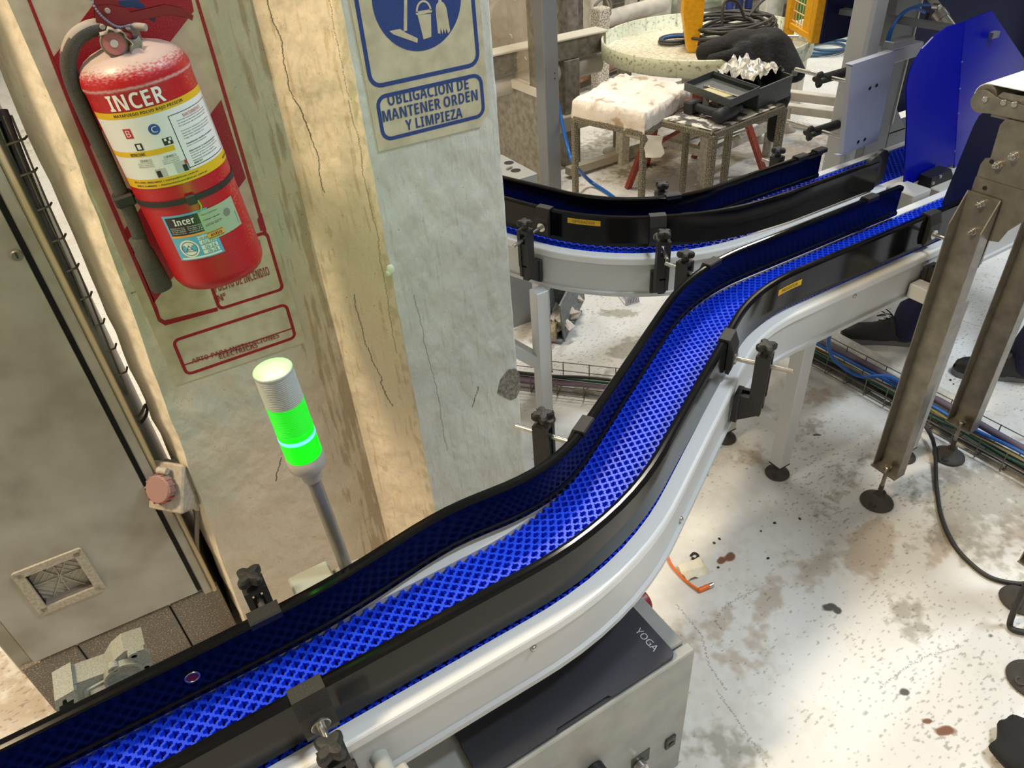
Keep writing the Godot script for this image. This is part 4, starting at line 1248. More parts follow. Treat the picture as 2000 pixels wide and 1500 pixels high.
# centre line of the far conveyor: out from behind the pillar, 70 degree arc, straight to the machine
func far_path() -> Array:
	var p := []
	var y := HB
	var c := Vector3(1.835, y, -2.233)
	var R := 0.55
	var a0 := deg_to_rad(70.0)
	var e := c + Vector3(-R * sin(a0), 0, R * cos(a0))
	var d := Vector3(-cos(a0), 0, -sin(a0))
	for i in 12: p.append(e + d * (0.62 * (1.0 - i / 12.0)))
	for i in 24:
		var a := deg_to_rad(70.0 * (1.0 - i / 24.0))
		p.append(c + Vector3(-R * sin(a), 0, R * cos(a)))
	for i in 21: p.append(Vector3(lerpf(1.835, 3.05, i / 20.0), y, -1.683))
	return p

func lengths(p: Array) -> Array:
	var s := [0.0]
	for i in p.size() - 1: s.append(s[i] + (p[i + 1] - p[i]).length())
	return s

# frame at distance s along the path: x along, y up, z to the right of travel
func frame(p: Array, L: Array, s: float) -> Transform3D:
	var i := 0
	while i < L.size() - 2 and L[i + 1] < s: i += 1
	var f := clampf((s - L[i]) / (L[i + 1] - L[i]), 0.0, 1.0)
	var t: Vector3 = (p[i + 1] - p[i]).normalized()
	var t0: Vector3 = (p[mini(i + 2, p.size() - 1)] - p[i + 1])
	if t0.length() > 0.0: t = t.lerp(t0.normalized(), f * 0.5).normalized()
	return Transform3D(Basis(t, Vector3.UP, t.cross(Vector3.UP)), p[i].lerp(p[i + 1], f))

func near_s(p: Array, L: Array, q: Vector3) -> float:
	var best := 0.0
	var bd := 1e9
	for k in 800:
		var s: float = L[-1] * k / 799.0
		var d := frame(p, L, s).origin
		var e := Vector2(d.x - q.x, d.z - q.z).length()
		if e < bd:
			bd = e; best = s
	return best

func offset_path(p: Array, L: Array, s0: float, s1: float, fn: Callable, n := 70) -> Array:
	var out := []
	for i in n + 1:
		var s := lerpf(s0, s1, float(i) / n)
		var f := frame(p, L, s)
		out.append(f.origin + f.basis.z * fn.call(s))
	return out

var rail_mat: StandardMaterial3D
var bracket_mat: StandardMaterial3D
var link_mesh: ArrayMesh
var link_mesh2: ArrayMesh
var knob_mesh: ArrayMesh
var foot_mesh: ArrayMesh

func conveyor_mats() -> void:
	if rail_mat: return
	rail_mat = mat("rail_black", c8(7, 8, 12), 0.12)
	rail_mat.metallic_specular = 0.36
	bracket_mat = worn("bracket_plastic", [[0.0, c8(22, 22, 23)], [0.6, c8(32, 32, 33)], [0.85, c8(52, 51, 50)], [1.0, c8(84, 82, 78)]], 0.08, 6.0, 0.55)
	mat("frame_white", c8(196, 198, 200), 0.32)
	mat("strip_white", c8(226, 228, 230), 0.35)
	mat("steel", c8(190, 188, 184), 0.25, 0.9)
	mat("belt_blue", c8(22, 66, 232), 0.4)
	# one belt link: a trapezoid wave across the belt with joined fingers
	var lk := B.new()
	var W := 0.19
	var n := 8
	var per := W / n
	var a := 0.0041
	var pts := []
	for i in n:
		var x := -W / 2 + i * per
		for q in [[0.0, -1], [0.36, -1], [0.5, 1], [0.86, 1]]: pts.append(Vector2(x + q[0] * per, q[1] * a))
	pts.append(Vector2(W / 2, -a))
	for i in pts.size() - 1:
		var p: Vector2 = pts[i]
		var q: Vector2 = pts[i + 1]
		lk.bar(Vector3(p.y, -0.006, p.x), Vector3(q.y, -0.006, q.x), 0.0044, 0.012, Vector3.UP)
	lk.bar(Vector3(0, -0.013, -W / 2), Vector3(0, -0.013, W / 2), 0.006, 0.006, Vector3.UP)
	link_mesh = lk.mesh(Vector3.ZERO)
	var lk2 := B.new()
	for i in pts.size() - 1:
		var p: Vector2 = pts[i]
		var q: Vector2 = pts[i + 1]
		lk2.bar(Vector3(-p.y, -0.006, p.x), Vector3(-q.y, -0.006, q.x), 0.0044, 0.012, Vector3.UP)
	lk2.bar(Vector3(0, -0.013, -W / 2), Vector3(0, -0.013, W / 2), 0.006, 0.006, Vector3.UP)
	link_mesh2 = lk2.mesh(Vector3.ZERO)
	# four-lobed clamping knob, axis up, base at y = 0
	var k := B.new()
	var pr := [[0.0, 0.0], [0.011, 0.0], [0.0115, 0.016], [0.0, 0.016]]
	k.lathe(Transform3D.IDENTITY, pr, 16, false)
	var star := PackedVector2Array()
	var star2 := PackedVector2Array()
	for i in 48:
		var t := TAU * i / 48.0
		var lobe := pow(0.5 + 0.5 * cos(4.0 * t), 0.8)
		star.append(Vector2.from_angle(t) * lerpf(0.0145, 0.0265, lobe))
	for lay in [[0.014, 0.90], [0.018, 1.0], [0.028, 1.0], [0.033, 0.80]]: star2.append(Vector2(lay[0], lay[1]))
	for j in 3:
		for i in 48:
			var p0 := star[i]
			var p1 := star[(i + 1) % 48]
			var y0 := star2[j].x
			var y1 := star2[j + 1].x
			var s0 := star2[j].y
			var s1 := star2[j + 1].y
			k.quad(Vector3(p0.x * s0, y0, p0.y * s0), Vector3(p0.x * s1, y1, p0.y * s1), Vector3(p1.x * s1, y1, p1.y * s1), Vector3(p1.x * s0, y0, p1.y * s0))
	for i in 48:
		var p0 := star[i] * 0.8
		var p1 := star[(i + 1) % 48] * 0.8
		k.tri(Vector3(0, 0.0345, 0), Vector3(p1.x, 0.033, p1.y), Vector3(p0.x, 0.033, p0.y))
		k.tri(Vector3(0, 0.014, 0), Vector3(p0.x, 0.014, p0.y) * Vector3(1.12, 1, 1.12), Vector3(p1.x, 0.014, p1.y) * Vector3(1.12, 1, 1.12))
	knob_mesh = k.mesh(Vector3.ZERO)
	# levelling foot: bell-shaped pad, two lugs, nut and stem
	var f := B.new()
	f.lathe(Transform3D.IDENTITY, [[0.0, 0.0], [0.040, 0.0], [0.0425, 0.004], [0.041, 0.009], [0.030, 0.016], [0.019, 0.026], [0.014, 0.036], [0.0, 0.036]], 28)
	for s in [-1.0, 1.0]: f.lathe(Transform3D(Basis.IDENTITY, Vector3(s * 0.029, 0.006, s * 0.008)), [[0.0095, 0.0], [0.0095, 0.013], [0.0058, 0.013], [0.0058, 0.006], [0.0, 0.006]], 12, false)
	f.lathe(Transform3D(Basis.IDENTITY, Vector3(0, 0.034, 0)), [[0.0, 0.0], [0.011, 0.0], [0.011, 0.009], [0.007, 0.009], [0.007, 0.04], [0.0, 0.04]], 6, false)
	foot_mesh = f.mesh(Vector3.ZERO)

func foot(parent: Node3D, p: Vector3, turn := 0.0, size := 1.0) -> void:
	place("foot", foot_mesh, mat("foot_rubber", c8(62, 60, 58), 0.7), parent, Transform3D(Basis(Vector3.UP, turn).scaled(Vector3(size, 1, size)), p))

# a guide rail: closed profile with rounded top and bottom beads; side +1 means the lane lies at its left
func rail(o: Node3D, pts: Array, side: float) -> MeshInstance3D:
	var pr := []
	for q in [[0.0115, 0.002], [0.0115, 0.102], [0.0085, 0.107], [0.003, 0.108], [-0.003, 0.108], [-0.009, 0.1065], [-0.0115, 0.103], [-0.0115, 0.092], [-0.0075, 0.088], [-0.0065, 0.022], [-0.0075, 0.018], [-0.0115, 0.015], [-0.0115, 0.006], [-0.008, 0.001], [0.008, 0.0]]:
		pr.append([q[0] * side, q[1]])
	if side < 0.0: pr.reverse()
	# seen along the path the list must run counter-clockwise
	var ar := 0.0
	for i in pr.size():
		var a: Array = pr[i]
		var b: Array = pr[(i + 1) % pr.size()]
		ar += a[0] * b[1] - a[1] * b[0]
	if ar < 0.0: pr.reverse()
	return part("guide_rail", B.new().sweep(pts, pr), rail_mat, o)

# clamp, rod, post and knob that hold a rail; sg +1 on the near side
func bracket(o: Node3D, p: Array, L: Array, s: float, sg: float, roff: float, with_post := true, clamp_shift := 0.0, cap_only := false) -> void:
	var f := frame(p, L, s)
	var r := f.basis.z * sg
	var t := f.basis.x
	var bs := Basis(t, Vector3.UP, t.cross(Vector3.UP))
	var at := func(along: float, up: float, out: float) -> Vector3: return f.origin + t * along + Vector3.UP * (up - HB) + r * out
	var fx := func(along: float) -> Transform3D: return Transform3D(Basis(r, Vector3.UP, r.cross(Vector3.UP)), at.call(along, HB, 0.0) - Vector3.UP * HB)
	var b := B.new()
	# post: foot against the frame, arm outwards, upright head with a slot
	if with_post:
		b.box(at.call(0, 0.662, 0.142), Vector3(0.054, 0.085, 0.016), bs, 0.002)
		var prof := PackedVector2Array([Vector2(0.148, 0.625), Vector2(0.205, 0.66), Vector2(0.205, 0.70), Vector2(0.208, 0.70), Vector2(0.208, 0.835), Vector2(0.172, 0.835), Vector2(0.172, 0.705), Vector2(0.148, 0.705)])
		b.prism(prof, fx.call(0.0), -0.021, -0.010)
		b.prism(prof, fx.call(0.0), 0.010, 0.021)
		b.box(at.call(0, 0.745, 0.19), Vector3(0.022, 0.08, 0.028), bs)
		b.box(at.call(0, 0.83, 0.19), Vector3(0.022, 0.012, 0.034), bs)
		b.box(at.call(0, 0.672, 0.176), Vector3(0.022, 0.05, 0.052), bs)
	else:
		b.box(at.call(clamp_shift, 0.81, roff + 0.016), Vector3(0.052, 0.08, 0.012), bs, 0.003)
	var br := part("bracket", b, bracket_mat, o)
	if with_post:
		place("knob", knob_mesh, bracket_mat, br, Transform3D(bs.rotated(Vector3.UP, 0.6), at.call(0, 0.834, 0.19)))
		part("rod", B.new(true).cyl(at.call(0, 0.802, roff + 0.01), at.call(0, 0.802, 0.262), 0.0062, 14, 0.001), mats["steel"], br)
		var ring := B.new()
		ring.cyl(at.call(0, 0.802, roff + 0.026), at.call(0, 0.802, roff + 0.032), 0.016, 20, 0.001)
		part("washer", ring, mats["steel"], br)
	var c := B.new()
	# clamp block hugging the outside of the rail, with its cap folded over the top
	var cp := PackedVector2Array([Vector2(roff - 0.013, 0.866), Vector2(roff - 0.013, 0.853), Vector2(roff - 0.0095, 0.853), Vector2(roff - 0.0095, 0.861), Vector2(roff + 0.0125, 0.861), Vector2(roff + 0.0125, 0.770), Vector2(roff + 0.022, 0.766), Vector2(roff + 0.028, 0.785), Vector2(roff + 0.028, 0.835), Vector2(roff + 0.016, 0.868), Vector2(roff - 0.010, 0.869)])
	c.prism(cp, fx.call(clamp_shift), -0.027, 0.027)
	part("clamp", c, bracket_mat, br)

func belt(o: Node3D, p: Array, L: Array, s0: float, count: int, pitch: float) -> void:
	var under := B.new()
	under.sweep(offset_path(p, L, s0, s0 + pitch * count, func(_s): return 0.0), [[-0.094, -0.028], [0.094, -0.028], [0.094, -0.02], [-0.094, -0.02]])
	var bt := part("belt", under, mat("belt_under", c8(10, 16, 60), 0.6), o)
	for i in count:
		var f := frame(p, L, s0 + (i + 0.5) * pitch)
		var bs := f.basis
		place("belt_link", link_mesh if i % 2 == 0 else link_mesh2, mats["belt_blue"], bt, Transform3D(bs, f.origin + Vector3(0, -0.001, 0)))

func beam(o: Node3D, p: Array, L: Array, hole: Array) -> void:
	var whole := offset_path(p, L, 0.0, L[-1], func(_s): return 0.0, 90)
	var fr := B.new()
	fr.sweep(whole, [[-0.136, -0.146], [0.136, -0.146], [0.136, -0.133], [0.1275, -0.131], [0.1275, -0.03], [-0.1275, -0.03], [-0.1275, -0.131], [-0.136, -0.133]])
	var b := part("side_frame", fr, mats["frame_white"], o)
	for sg in [-1.0, 1.0]:
		var pr := []
		for q in [[0.0975, -0.029], [0.129, -0.029], [0.133, -0.025], [0.133, -0.006], [0.131, -0.002], [0.127, 0.0], [0.0975, 0.0]]: pr.append([q[0] * sg, q[1]])
		if sg < 0.0: pr.reverse()
		part("wear_strip", B.new().sweep(whole, pr), mats["strip_white"], o)
	for q in hole:
		var f := frame(p, L, near_s(p, L, q))
		var c := f.origin + f.basis.z * 0.1275
		c.y = q.y
		part("screw", B.new(true).ball(c, Vector3(0.0075, 0.0075, 0.0075), 12), mats["steel"], b)

func leg(o: Node3D, top: Vector3, ground: Vector3, w := 0.05) -> MeshInstance3D:
	var l := part("leg", B.new().bar(ground + Vector3(0, 0.055, 0), top, w, w, Vector3(0, 0, 1), 0.002), mats["frame_white"], o)
	part("end_cap", B.new().box(ground + Vector3(0, 0.053, 0), Vector3(w, 0.006, w)), mat("cap_black", c8(30, 30, 32), 0.6), l)
	foot(l, ground, 0.6)
	return l

func sticker(rail_part: MeshInstance3D, p: Array, L: Array, s0: float, s1: float, off: Callable, y0: float, h: float, txt: String) -> void:
	var at := func(u: float, y: float, lift: float) -> Vector3:
		var s := lerpf(s0, s1, u)
		var f := frame(p, L, s)
		var q: Vector3 = f.origin + f.basis.z * (off.call(s) + 0.0115 + lift)
		q.y = y0 + y
		return q
	var st := B.new()
	for i in 14:
		var a := i / 14.0
		var b := (i + 1) / 14.0
		st.quad(at.call(a, 0.0, 0.0012), at.call(b, 0.0, 0.0012), at.call(b, h, 0.0012), at.call(a, h, 0.0012))
	var k := part("name_sticker", st, mat("sticker_yellow", c8(214, 170, 20), 0.45), rail_part)
	var t := B.new()
	words(t, txt, 0.7, h * 0.48, func(q: Vector2) -> Vector3: return at.call(0.15 + q.x, h * 0.26 + q.y, 0.0018), false)
	also(k, t, mat("ink_black", c8(28, 28, 30), 0.5))

func conveyor_near() -> void:
	conveyor_mats()
	var p := near_path()
	var L := lengths(p)
	var o := thing("chain_conveyor", Vector3(0.9, 0, -1.0), "near white chain conveyor with blue belt winding in an S between black guide rails", "conveyor")
	beam(o, p, L, [Vector3(0.373, 0.703, -0.69), Vector3(0.837, 0.623, -0.85), Vector3(1.826, 0.707, -1.155)])
	belt(o, p, L, 0.24, 300, 0.0125)
	var sA := near_s(p, L, Vector3(0.42, 0, -0.815))
	var sB := near_s(p, L, Vector3(1.55, 0, -1.28))
	var s_end := near_s(p, L, Vector3(2.46, 0, -1.28))
	var s_far := near_s(p, L, Vector3(2.29, 0, -1.28))
	var mix := func(s: float) -> float: return smoothstep(sA, sB, s)
	var up := Vector3(0, 0.011, 0)
	var near_off := func(s: float) -> float: return lerpf(0.085, 0.094, mix.call(s))
	var far_off := func(s: float) -> float: return lerpf(-0.087, -0.095, mix.call(s)) - 0.038 * exp(-pow((s - near_s_x(p, L, 0.36)) / 0.2, 2.0))
	var rn := rail(o, vadd(offset_path(p, L, 0.05, s_end, near_off, 90), up), 1.0)
	var rf := rail(o, vadd(offset_path(p, L, 0.05, s_far, far_off, 90), up), -1.0)
	tag(rn, "near black guide rail", ""); tag(rf, "far black guide rail", "")
	# operator sticker on the outside of the near rail
	var ss := near_s(p, L, Vector3(1.543, 0.82, -1.192))
	sticker(rn, p, L, ss - 0.055, ss + 0.055, near_off, HB + 0.072, 0.019, "PROVEEDOR")
	for q in [Vector3(-0.027, 0.87, -1.016), Vector3(0.648, 0.87, -1.086), Vector3(1.415, 0.87, -1.441)]:
		var s := near_s(p, L, q)
		bracket(o, p, L, s, -1.0, -far_off.call(s))
	for q in [Vector3(-0.01, 0.87, -0.624), Vector3(1.237, 0.87, -0.98), Vector3(2.173, 0.86, -1.082)]:
		var s := near_s(p, L, q)
		bracket(o, p, L, s, 1.0, near_off.call(s))
	var sc := near_s(p, L, Vector3(2.136, 0.866, -1.397))
	bracket(o, p, L, sc, -1.0, -far_off.call(sc), false)
	# small eyelet in the far rail at the left, with the red sensor behind it
	var fe := frame(p, L, near_s(p, L, Vector3(-0.162, 0.8, -0.895)))
	var ep: Vector3 = fe.origin + fe.basis.z * (far_off.call(0.3) + 0.0078)
	ep.y = 0.812
	var ey := part("eyelet", B.new(true).lathe(Transform3D(Basis(fe.basis.x, fe.basis.z, -Vector3.UP), ep), [[0.0125, 0.0], [0.0125, 0.002], [0.0095, 0.002], [0.0095, 0.0]], 22), mats["steel"], rf)
	part("sensor_face", B.new().cyl(ep + fe.basis.z * -0.001, ep + fe.basis.z * 0.0008, 0.0095, 20), mat("sensor_red", c8(120, 30, 36), 0.4), ey)
	# legs under the beam with their cross tie
	leg(o, Vector3(1.695, 0.6, -1.195), Vector3(1.695, 0, -1.195))
	leg(o, Vector3(1.68, 0.6, -1.44), Vector3(1.68, 0, -1.44))
	leg(o, Vector3(2.12, 0.66, -1.0), Vector3(2.12, 0, -1.0))
	part("leg_bracket", B.new().bb(Vector3(2.095, 0.61, -1.145), Vector3(2.145, 0.66, -1.025), 0.002), mats["frame_white"], o)
	part("cross_tie", B.new().bar(Vector3(1.69, 0.215, -1.2), Vector3(1.68, 0.215, -1.44), 0.04, 0.05, Vector3.UP, 0.002), mats["frame_white"], o)
	leg(o, Vector3(-0.35, 0.6, -0.71), Vector3(-0.35, 0, -0.71))
	leg(o, Vector3(-0.35, 0.6, -0.92), Vector3(-0.35, 0, -0.92))
	# square hanger block on its stub at the left, by the cabinet
	var hb := B.new()
	hb.cyl(Vector3(0.055, 0.655, -0.69), Vector3(0.055, 0.655, -0.645), 0.0165, 18, 0.002)
	var bs := Basis(Vector3.UP, 0.1)
	hb.box(Vector3(0.062, 0.645, -0.622), Vector3(0.058, 0.05, 0.05), bs, 0.004)
	hb.box(Vector3(0.062, 0.600, -0.622), Vector3(0.05, 0.05, 0.042), bs, 0.003)
	part("hanger_block", hb, mat("hanger_paint", c8(178, 178, 172), 0.45), o)

func near_s_x(p: Array, L: Array, x: float) -> float:
	for i in p.size() - 1:
		if p[i + 1].x >= x: return L[i] + (x - p[i].x)
	return 0.0

func conveyor_far() -> void:
	var p := far_path()
	var L := lengths(p)
	var o := thing("chain_conveyor", Vector3(1.8, 0, -1.8), "far white chain conveyor curving away behind the pillar under black guide rails", "conveyor")
	beam(o, p, L, [])
	belt(o, p, L, 0.1, 200, 0.0125)
	var near_off := func(s: float) -> float: return 0.078
	var nf := func(s: float) -> float: return lerpf(0.066, 0.116, smoothstep(0.95, 1.5, s))
	var far_off := func(_s: float) -> float: return -0.082
	var s_n := near_s(p, L, Vector3(2.42, 0, -1.683))
	var s_f := near_s(p, L, Vector3(2.36, 0, -1.683))
	var up := Vector3(0, 0.011, 0)
	var rn := rail(o, vadd(offset_path(p, L, 0.05, s_n, nf, 80), up), 1.0)
	var rf := rail(o, vadd(offset_path(p, L, 0.05, s_f, far_off, 80), up), -1.0)
	tag(rn, "near black guide rail", ""); tag(rf, "far black guide rail", "")
	var ss := near_s(p, L, Vector3(1.395, 0.82, -1.907))
	sticker(rn, p, L, ss - 0.05, ss + 0.05, nf, HB + 0.085, 0.019, "OPERADOR")
	for q in [Vector3(1.142, 0.87, -1.949), Vector3(1.46, 0.87, -1.615)]:
		var s := near_s(p, L, q)
		bracket(o, p, L, s, 1.0, nf.call(s))
	for q in [Vector3(2.252, 0.87, -1.818), Vector3(1.704, 0.87, -1.898)]:
		var s := near_s(p, L, q)
		bracket(o, p, L, s, -1.0, 0.082)
	var sc := near_s(p, L, Vector3(2.355, 0.866, -1.705))
	bracket(o, p, L, sc, -1.0, 0.082, false)
	# rounded end plates of the near rail at the machine
	for i in 2:
		var e := Vector3(2.40 + 0.065 * i, 0.79, -1.683 + 0.116 - 0.02 * i)
		var b := B.new()
		b.prism(rrect(e.x - 0.035, 0.752, e.x + 0.035, 0.885, 0.032, 8), Transform3D(Basis.IDENTITY, Vector3(0, 0, e.z)), -0.009, 0.009)
		part("rail_end_plate", b, bracket_mat, o)
	leg(o, Vector3(1.185, 0.6, -1.93), Vector3(1.185, 0, -1.93))
	leg(o, Vector3(1.33, 0.6, -2.15), Vector3(1.33, 0, -2.15))
	leg(o, Vector3(2.2, 0.6, -1.76), Vector3(2.2, 0, -1.76))
	part("cross_tie", B.new().bar(Vector3(1.185, 0.28, -1.93), Vector3(1.02, 0.42, -2.06), 0.04, 0.05, Vector3.UP, 0.002), mats["frame_white"], o)

# ---------------------------------------------------------------- gearbox by the cabinet
func gearbox() -> void:
	var zf := -1.12
	var o := thing("gearbox", Vector3(-0.333, 0.571, -1.15), "cast grey gearbox with a round bolted cover at the far rail", "gearbox")
	var am := worn("cast_aluminium", [[0.0, c8(128, 132, 128)], [0.6, c8(156, 160, 154)], [1.0, c8(176, 178, 172)]], 0.05, 8.0, 0.55, 0.25)
	var xf := Transform3D(Basis.IDENTITY, Vector3(0, -0.03, -1.12))
	var b := B.new()
	b.prism(PackedVector2Array([Vector2(-0.387, 0.692), Vector2(-0.369, 0.688), Vector2(-0.327, 0.681), Vector2(-0.308, 0.702), Vector2(-0.285, 0.713), Vector2(-0.249, 0.706), Vector2(-0.256, 0.664), Vector2(-0.269, 0.604), Vector2(-0.311, 0.486), Vector2(-0.426, 0.565)]), xf, -0.06, -0.012)
	b.prism(PackedVector2Array([Vector2(-0.276, 0.715), Vector2(-0.252, 0.708), Vector2(-0.247, 0.684), Vector2(-0.271, 0.606), Vector2(-0.288, 0.6), Vector2(-0.281, 0.647), Vector2(-0.279, 0.684)]), xf, -0.012, 0.0)
	var body := part("housing", b, am, o)
	var c: Vector3 = Vector3(-0.304, 0.661, -1.12) + Vector3(0, -0.03, 0)
	var rb := B.new()
	rb.lathe(Transform3D(Basis(Vector3.RIGHT, Vector3(0, 0, 1), Vector3.DOWN), c), [[0.0, -0.01], [0.036, -0.012], [0.036, 0.004], [0.031, 0.004], [0.031, -0.001], [0.0, -0.001]], 32, false)
	var cov := part("round_cover", rb, am, o)
	for q in vadd([Vector3(-0.312, 0.693, -1.12), Vector3(-0.272, 0.703, -1.12), Vector3(-0.264, 0.659, -1.12), Vector3(-0.288, 0.611, -1.12), Vector3(-0.329, 0.621, -1.12)], Vector3(0, -0.03, 0)):
		part("lug", B.new().lathe(Transform3D(Basis(Vector3.RIGHT, Vector3(0, 0, 1), Vector3.DOWN), q), [[0.011, -0.012], [0.011, 0.003], [0.0055, 0.003], [0.0055, -0.006], [0.0, -0.006]], 14, false), am, cov)
		part("bolt_hole", B.new().cyl(q + Vector3(0, 0, -0.006), q + Vector3(0, 0, 0.0), 0.0052, 12), mat("hole_dark", c8(20, 20, 22), 0.8), cov)
	part("name_plate", B.new().prism(PackedVector2Array([Vector2(-0.377, 0.664), Vector2(-0.335, 0.668), Vector2(-0.348, 0.615), Vector2(-0.388, 0.617)]), xf, -0.012, -0.006), mat("plate_gray", c8(146, 150, 144), 0.6), o)
	var y := B.new()
	y.prism(PackedVector2Array([Vector2(-0.417, 0.695), Vector2(-0.382, 0.7), Vector2(-0.387, 0.678), Vector2(-0.402, 0.677), Vector2(-0.401, 0.687), Vector2(-0.407, 0.687), Vector2(-0.411, 0.676), Vector2(-0.424, 0.674)]), xf, -0.06, 0.01)
	y.prism(PackedVector2Array([Vector2(-0.442, 0.616), Vector2(-0.403, 0.621), Vector2(-0.411, 0.595), Vector2(-0.422, 0.595), Vector2(-0.42, 0.609), Vector2(-0.427, 0.608), Vector2(-0.431, 0.593), Vector2(-0.449, 0.592)]), xf, -0.06, 0.01)
	y.prism(PackedVector2Array([Vector2(-0.417, 0.695), Vector2(-0.412, 0.694), Vector2(-0.436, 0.614), Vector2(-0.446, 0.601)]), xf, -0.06, 0.005)
	y.prism(PackedVector2Array([Vector2(-0.386, 0.69), Vector2(-0.381, 0.686), Vector2(-0.406, 0.611), Vector2(-0.412, 0.617)]), xf, -0.06, 0.0)
	y.prism(PackedVector2Array([Vector2(-0.418, 0.686), Vector2(-0.383, 0.687), Vector2(-0.409, 0.605), Vector2(-0.442, 0.605)]), xf, -0.06, -0.05)
	part("motor_yoke", y, am, o)
	var st := B.new()
	st.bb(Vector3(-0.37, 0.60, -1.16), Vector3(-0.30, 0.63, -0.95), 0.003)
	part("mount_arm", st, mat("arm_gray", c8(120, 122, 120), 0.5), o)

# ---------------------------------------------------------------- control box with laptop under the near conveyor
func control_box() -> void:
	var o := thing("control_box", Vector3(0.37, 0, -0.72), "grey steel control box on the floor under the conveyor carrying a laptop", "control box")
	var gm := worn("box_gray", [[0.0, c8(134, 137, 136)], [0.5, c8(146, 149, 147)], [1.0, c8(156, 159, 156)]], 0.01, 2.0, 0.38)
	part("body", B.new().bb(Vector3(0.03, 0.0, -0.84), Vector3(0.712, 0.497, -0.640), 0.003), gm, o)
	var d := part("door", B.new().bb(Vector3(0.03, 0.0, -0.634), Vector3(0.716, 0.502, -0.609), 0.003), gm, o)
	var zf := -0.609
	var e: Vector3 = Vector3(0.45, 0.293, -0.609)
	part("stop_base", B.new().cyl(e, e + Vector3(0, 0, 0.022), 0.0235, 28, 0.002), mat("button_black", c8(24, 24, 24), 0.5), d)
	part("stop_ring", B.new().cyl(e + Vector3(0, 0, 0.022), e + Vector3(0, 0, 0.03), 0.0215, 28, 0.001), mat("button_yellow", c8(226, 176, 20), 0.4), d)
	part("stop_button", B.new(true).lathe(Transform3D(Basis(Vector3.RIGHT, Vector3(0, 0, 1), Vector3.DOWN), e + Vector3(0, 0, 0.03)), [[0.0, 0.0], [0.014, 0.0], [0.02, 0.006], [0.02, 0.014], [0.016, 0.019], [0.0, 0.02]], 26), mat("button_red", c8(186, 36, 30), 0.35), d)
	var s: Vector3 = Vector3(0.578, 0.168, -0.609)
	part("selector_plate", B.new().box(s + Vector3(0.006, 0.012, 0.0008), Vector3(0.052, 0.052, 0.002), Basis.IDENTITY), mat("plate_black", c8(52, 54, 54), 0.5), d)
	part("selector_ring", B.new().cyl(s, s + Vector3(0, 0, 0.02), 0.017, 26, 0.003), mat("steel", c8(190, 188, 184), 0.25, 0.9), d)
	part("selector_knob", B.new().box(s + Vector3(0, 0, 0.026), Vector3(0.009, 0.03, 0.014), Basis(Vector3(0, 0, 1), -0.6), 0.002), mat("knob_white", c8(214, 214, 210), 0.4), d)
	var t: Vector3 = Vector3(0.673, 0.167, -0.609)
	part("lock_plate", B.new().box(t + Vector3(0, 0, 0.003), Vector3(0.03, 0.043, 0.006), Basis.IDENTITY, 0.002), mat("plate_black", c8(52, 54, 54), 0.5), d)
	part("lock_insert", B.new().cyl(t + Vector3(0, -0.004, 0.006), t + Vector3(0, -0.004, 0.008), 0.009, 18, 0.001), mat("button_black", c8(24, 24, 24), 0.5), d)
	# red lamp button at the right flank
	var rl := B.new()
	rl.cyl(Vector3(0.712, 0.44, -0.80), Vector3(0.742, 0.44, -0.80), 0.03, 24, 0.004)
	part("side_button", rl, mat("button_dark_red", c8(130, 24, 34), 0.4), o)
	# laptop
	var lt := thing("laptop", Vector3(0.43, 0.502, -0.73), "closed dark grey laptop lying under the near conveyor", "laptop")
	var lm := mat("laptop_gray", c8(58, 60, 68), 0.38, 0.55)
	var z0 := -0.618
	var base := rrect(0.203, 0.0, 0.669, 0.205, 0.012)
	var xf := Transform3D(Basis(Vector3.RIGHT, Vector3(0, 0, -1), Vector3.UP), Vector3(0, 0.502, z0))
	part("base", B.new().prism(base, xf, 0.001, 0.0075), lm, lt)
	var lidp := PackedVector2Array([Vector2(0.215, 0.0), Vector2(0.368, 0.0), Vector2(0.374, 0.005), Vector2(0.496, 0.005), Vector2(0.502, 0.0), Vector2(0.657, 0.0), Vector2(0.666, 0.004), Vector2(0.669, 0.012), Vector2(0.669, 0.205), Vector2(0.203, 0.205), Vector2(0.203, 0.012), Vector2(0.206, 0.004)])
	var lid := part("lid", B.new().prism(lidp, xf, 0.0085, 0.0135), lm, lt)
	var t2 := B.new()
	line(t2, "YOGA", Vector3(0.633, 0.516, -0.708), Vector3(0.634, 0.516, -0.647), 0.015, false, Vector3.RIGHT)
	part("lettering", t2, mat("logo_silver", c8(196, 198, 204), 0.35, 0.5), lid)
	part("rubber_strip", B.new().prism(rrect(0.21, 0.006, 0.66, 0.2, 0.01), xf, 0.0, 0.001), mat("button_black", c8(24, 24, 24), 0.5), lt)

# ---------------------------------------------------------------- stainless stand with its little belt conveyor
func hexbolt(parent: Node3D, p: Vector3, n: Vector3, r := 0.011) -> void:
	var b := B.new()
	b.cyl(p, p + n * 0.002, r * 1.25, 18)
	b.cyl(p + n * 0.002, p + n * 0.014, r, 6, 0.001)
	b.cyl(p + n * 0.014, p + n * 0.022, r * 0.6, 14, 0.001)
	part("bolt", b, mats["steel"], parent)

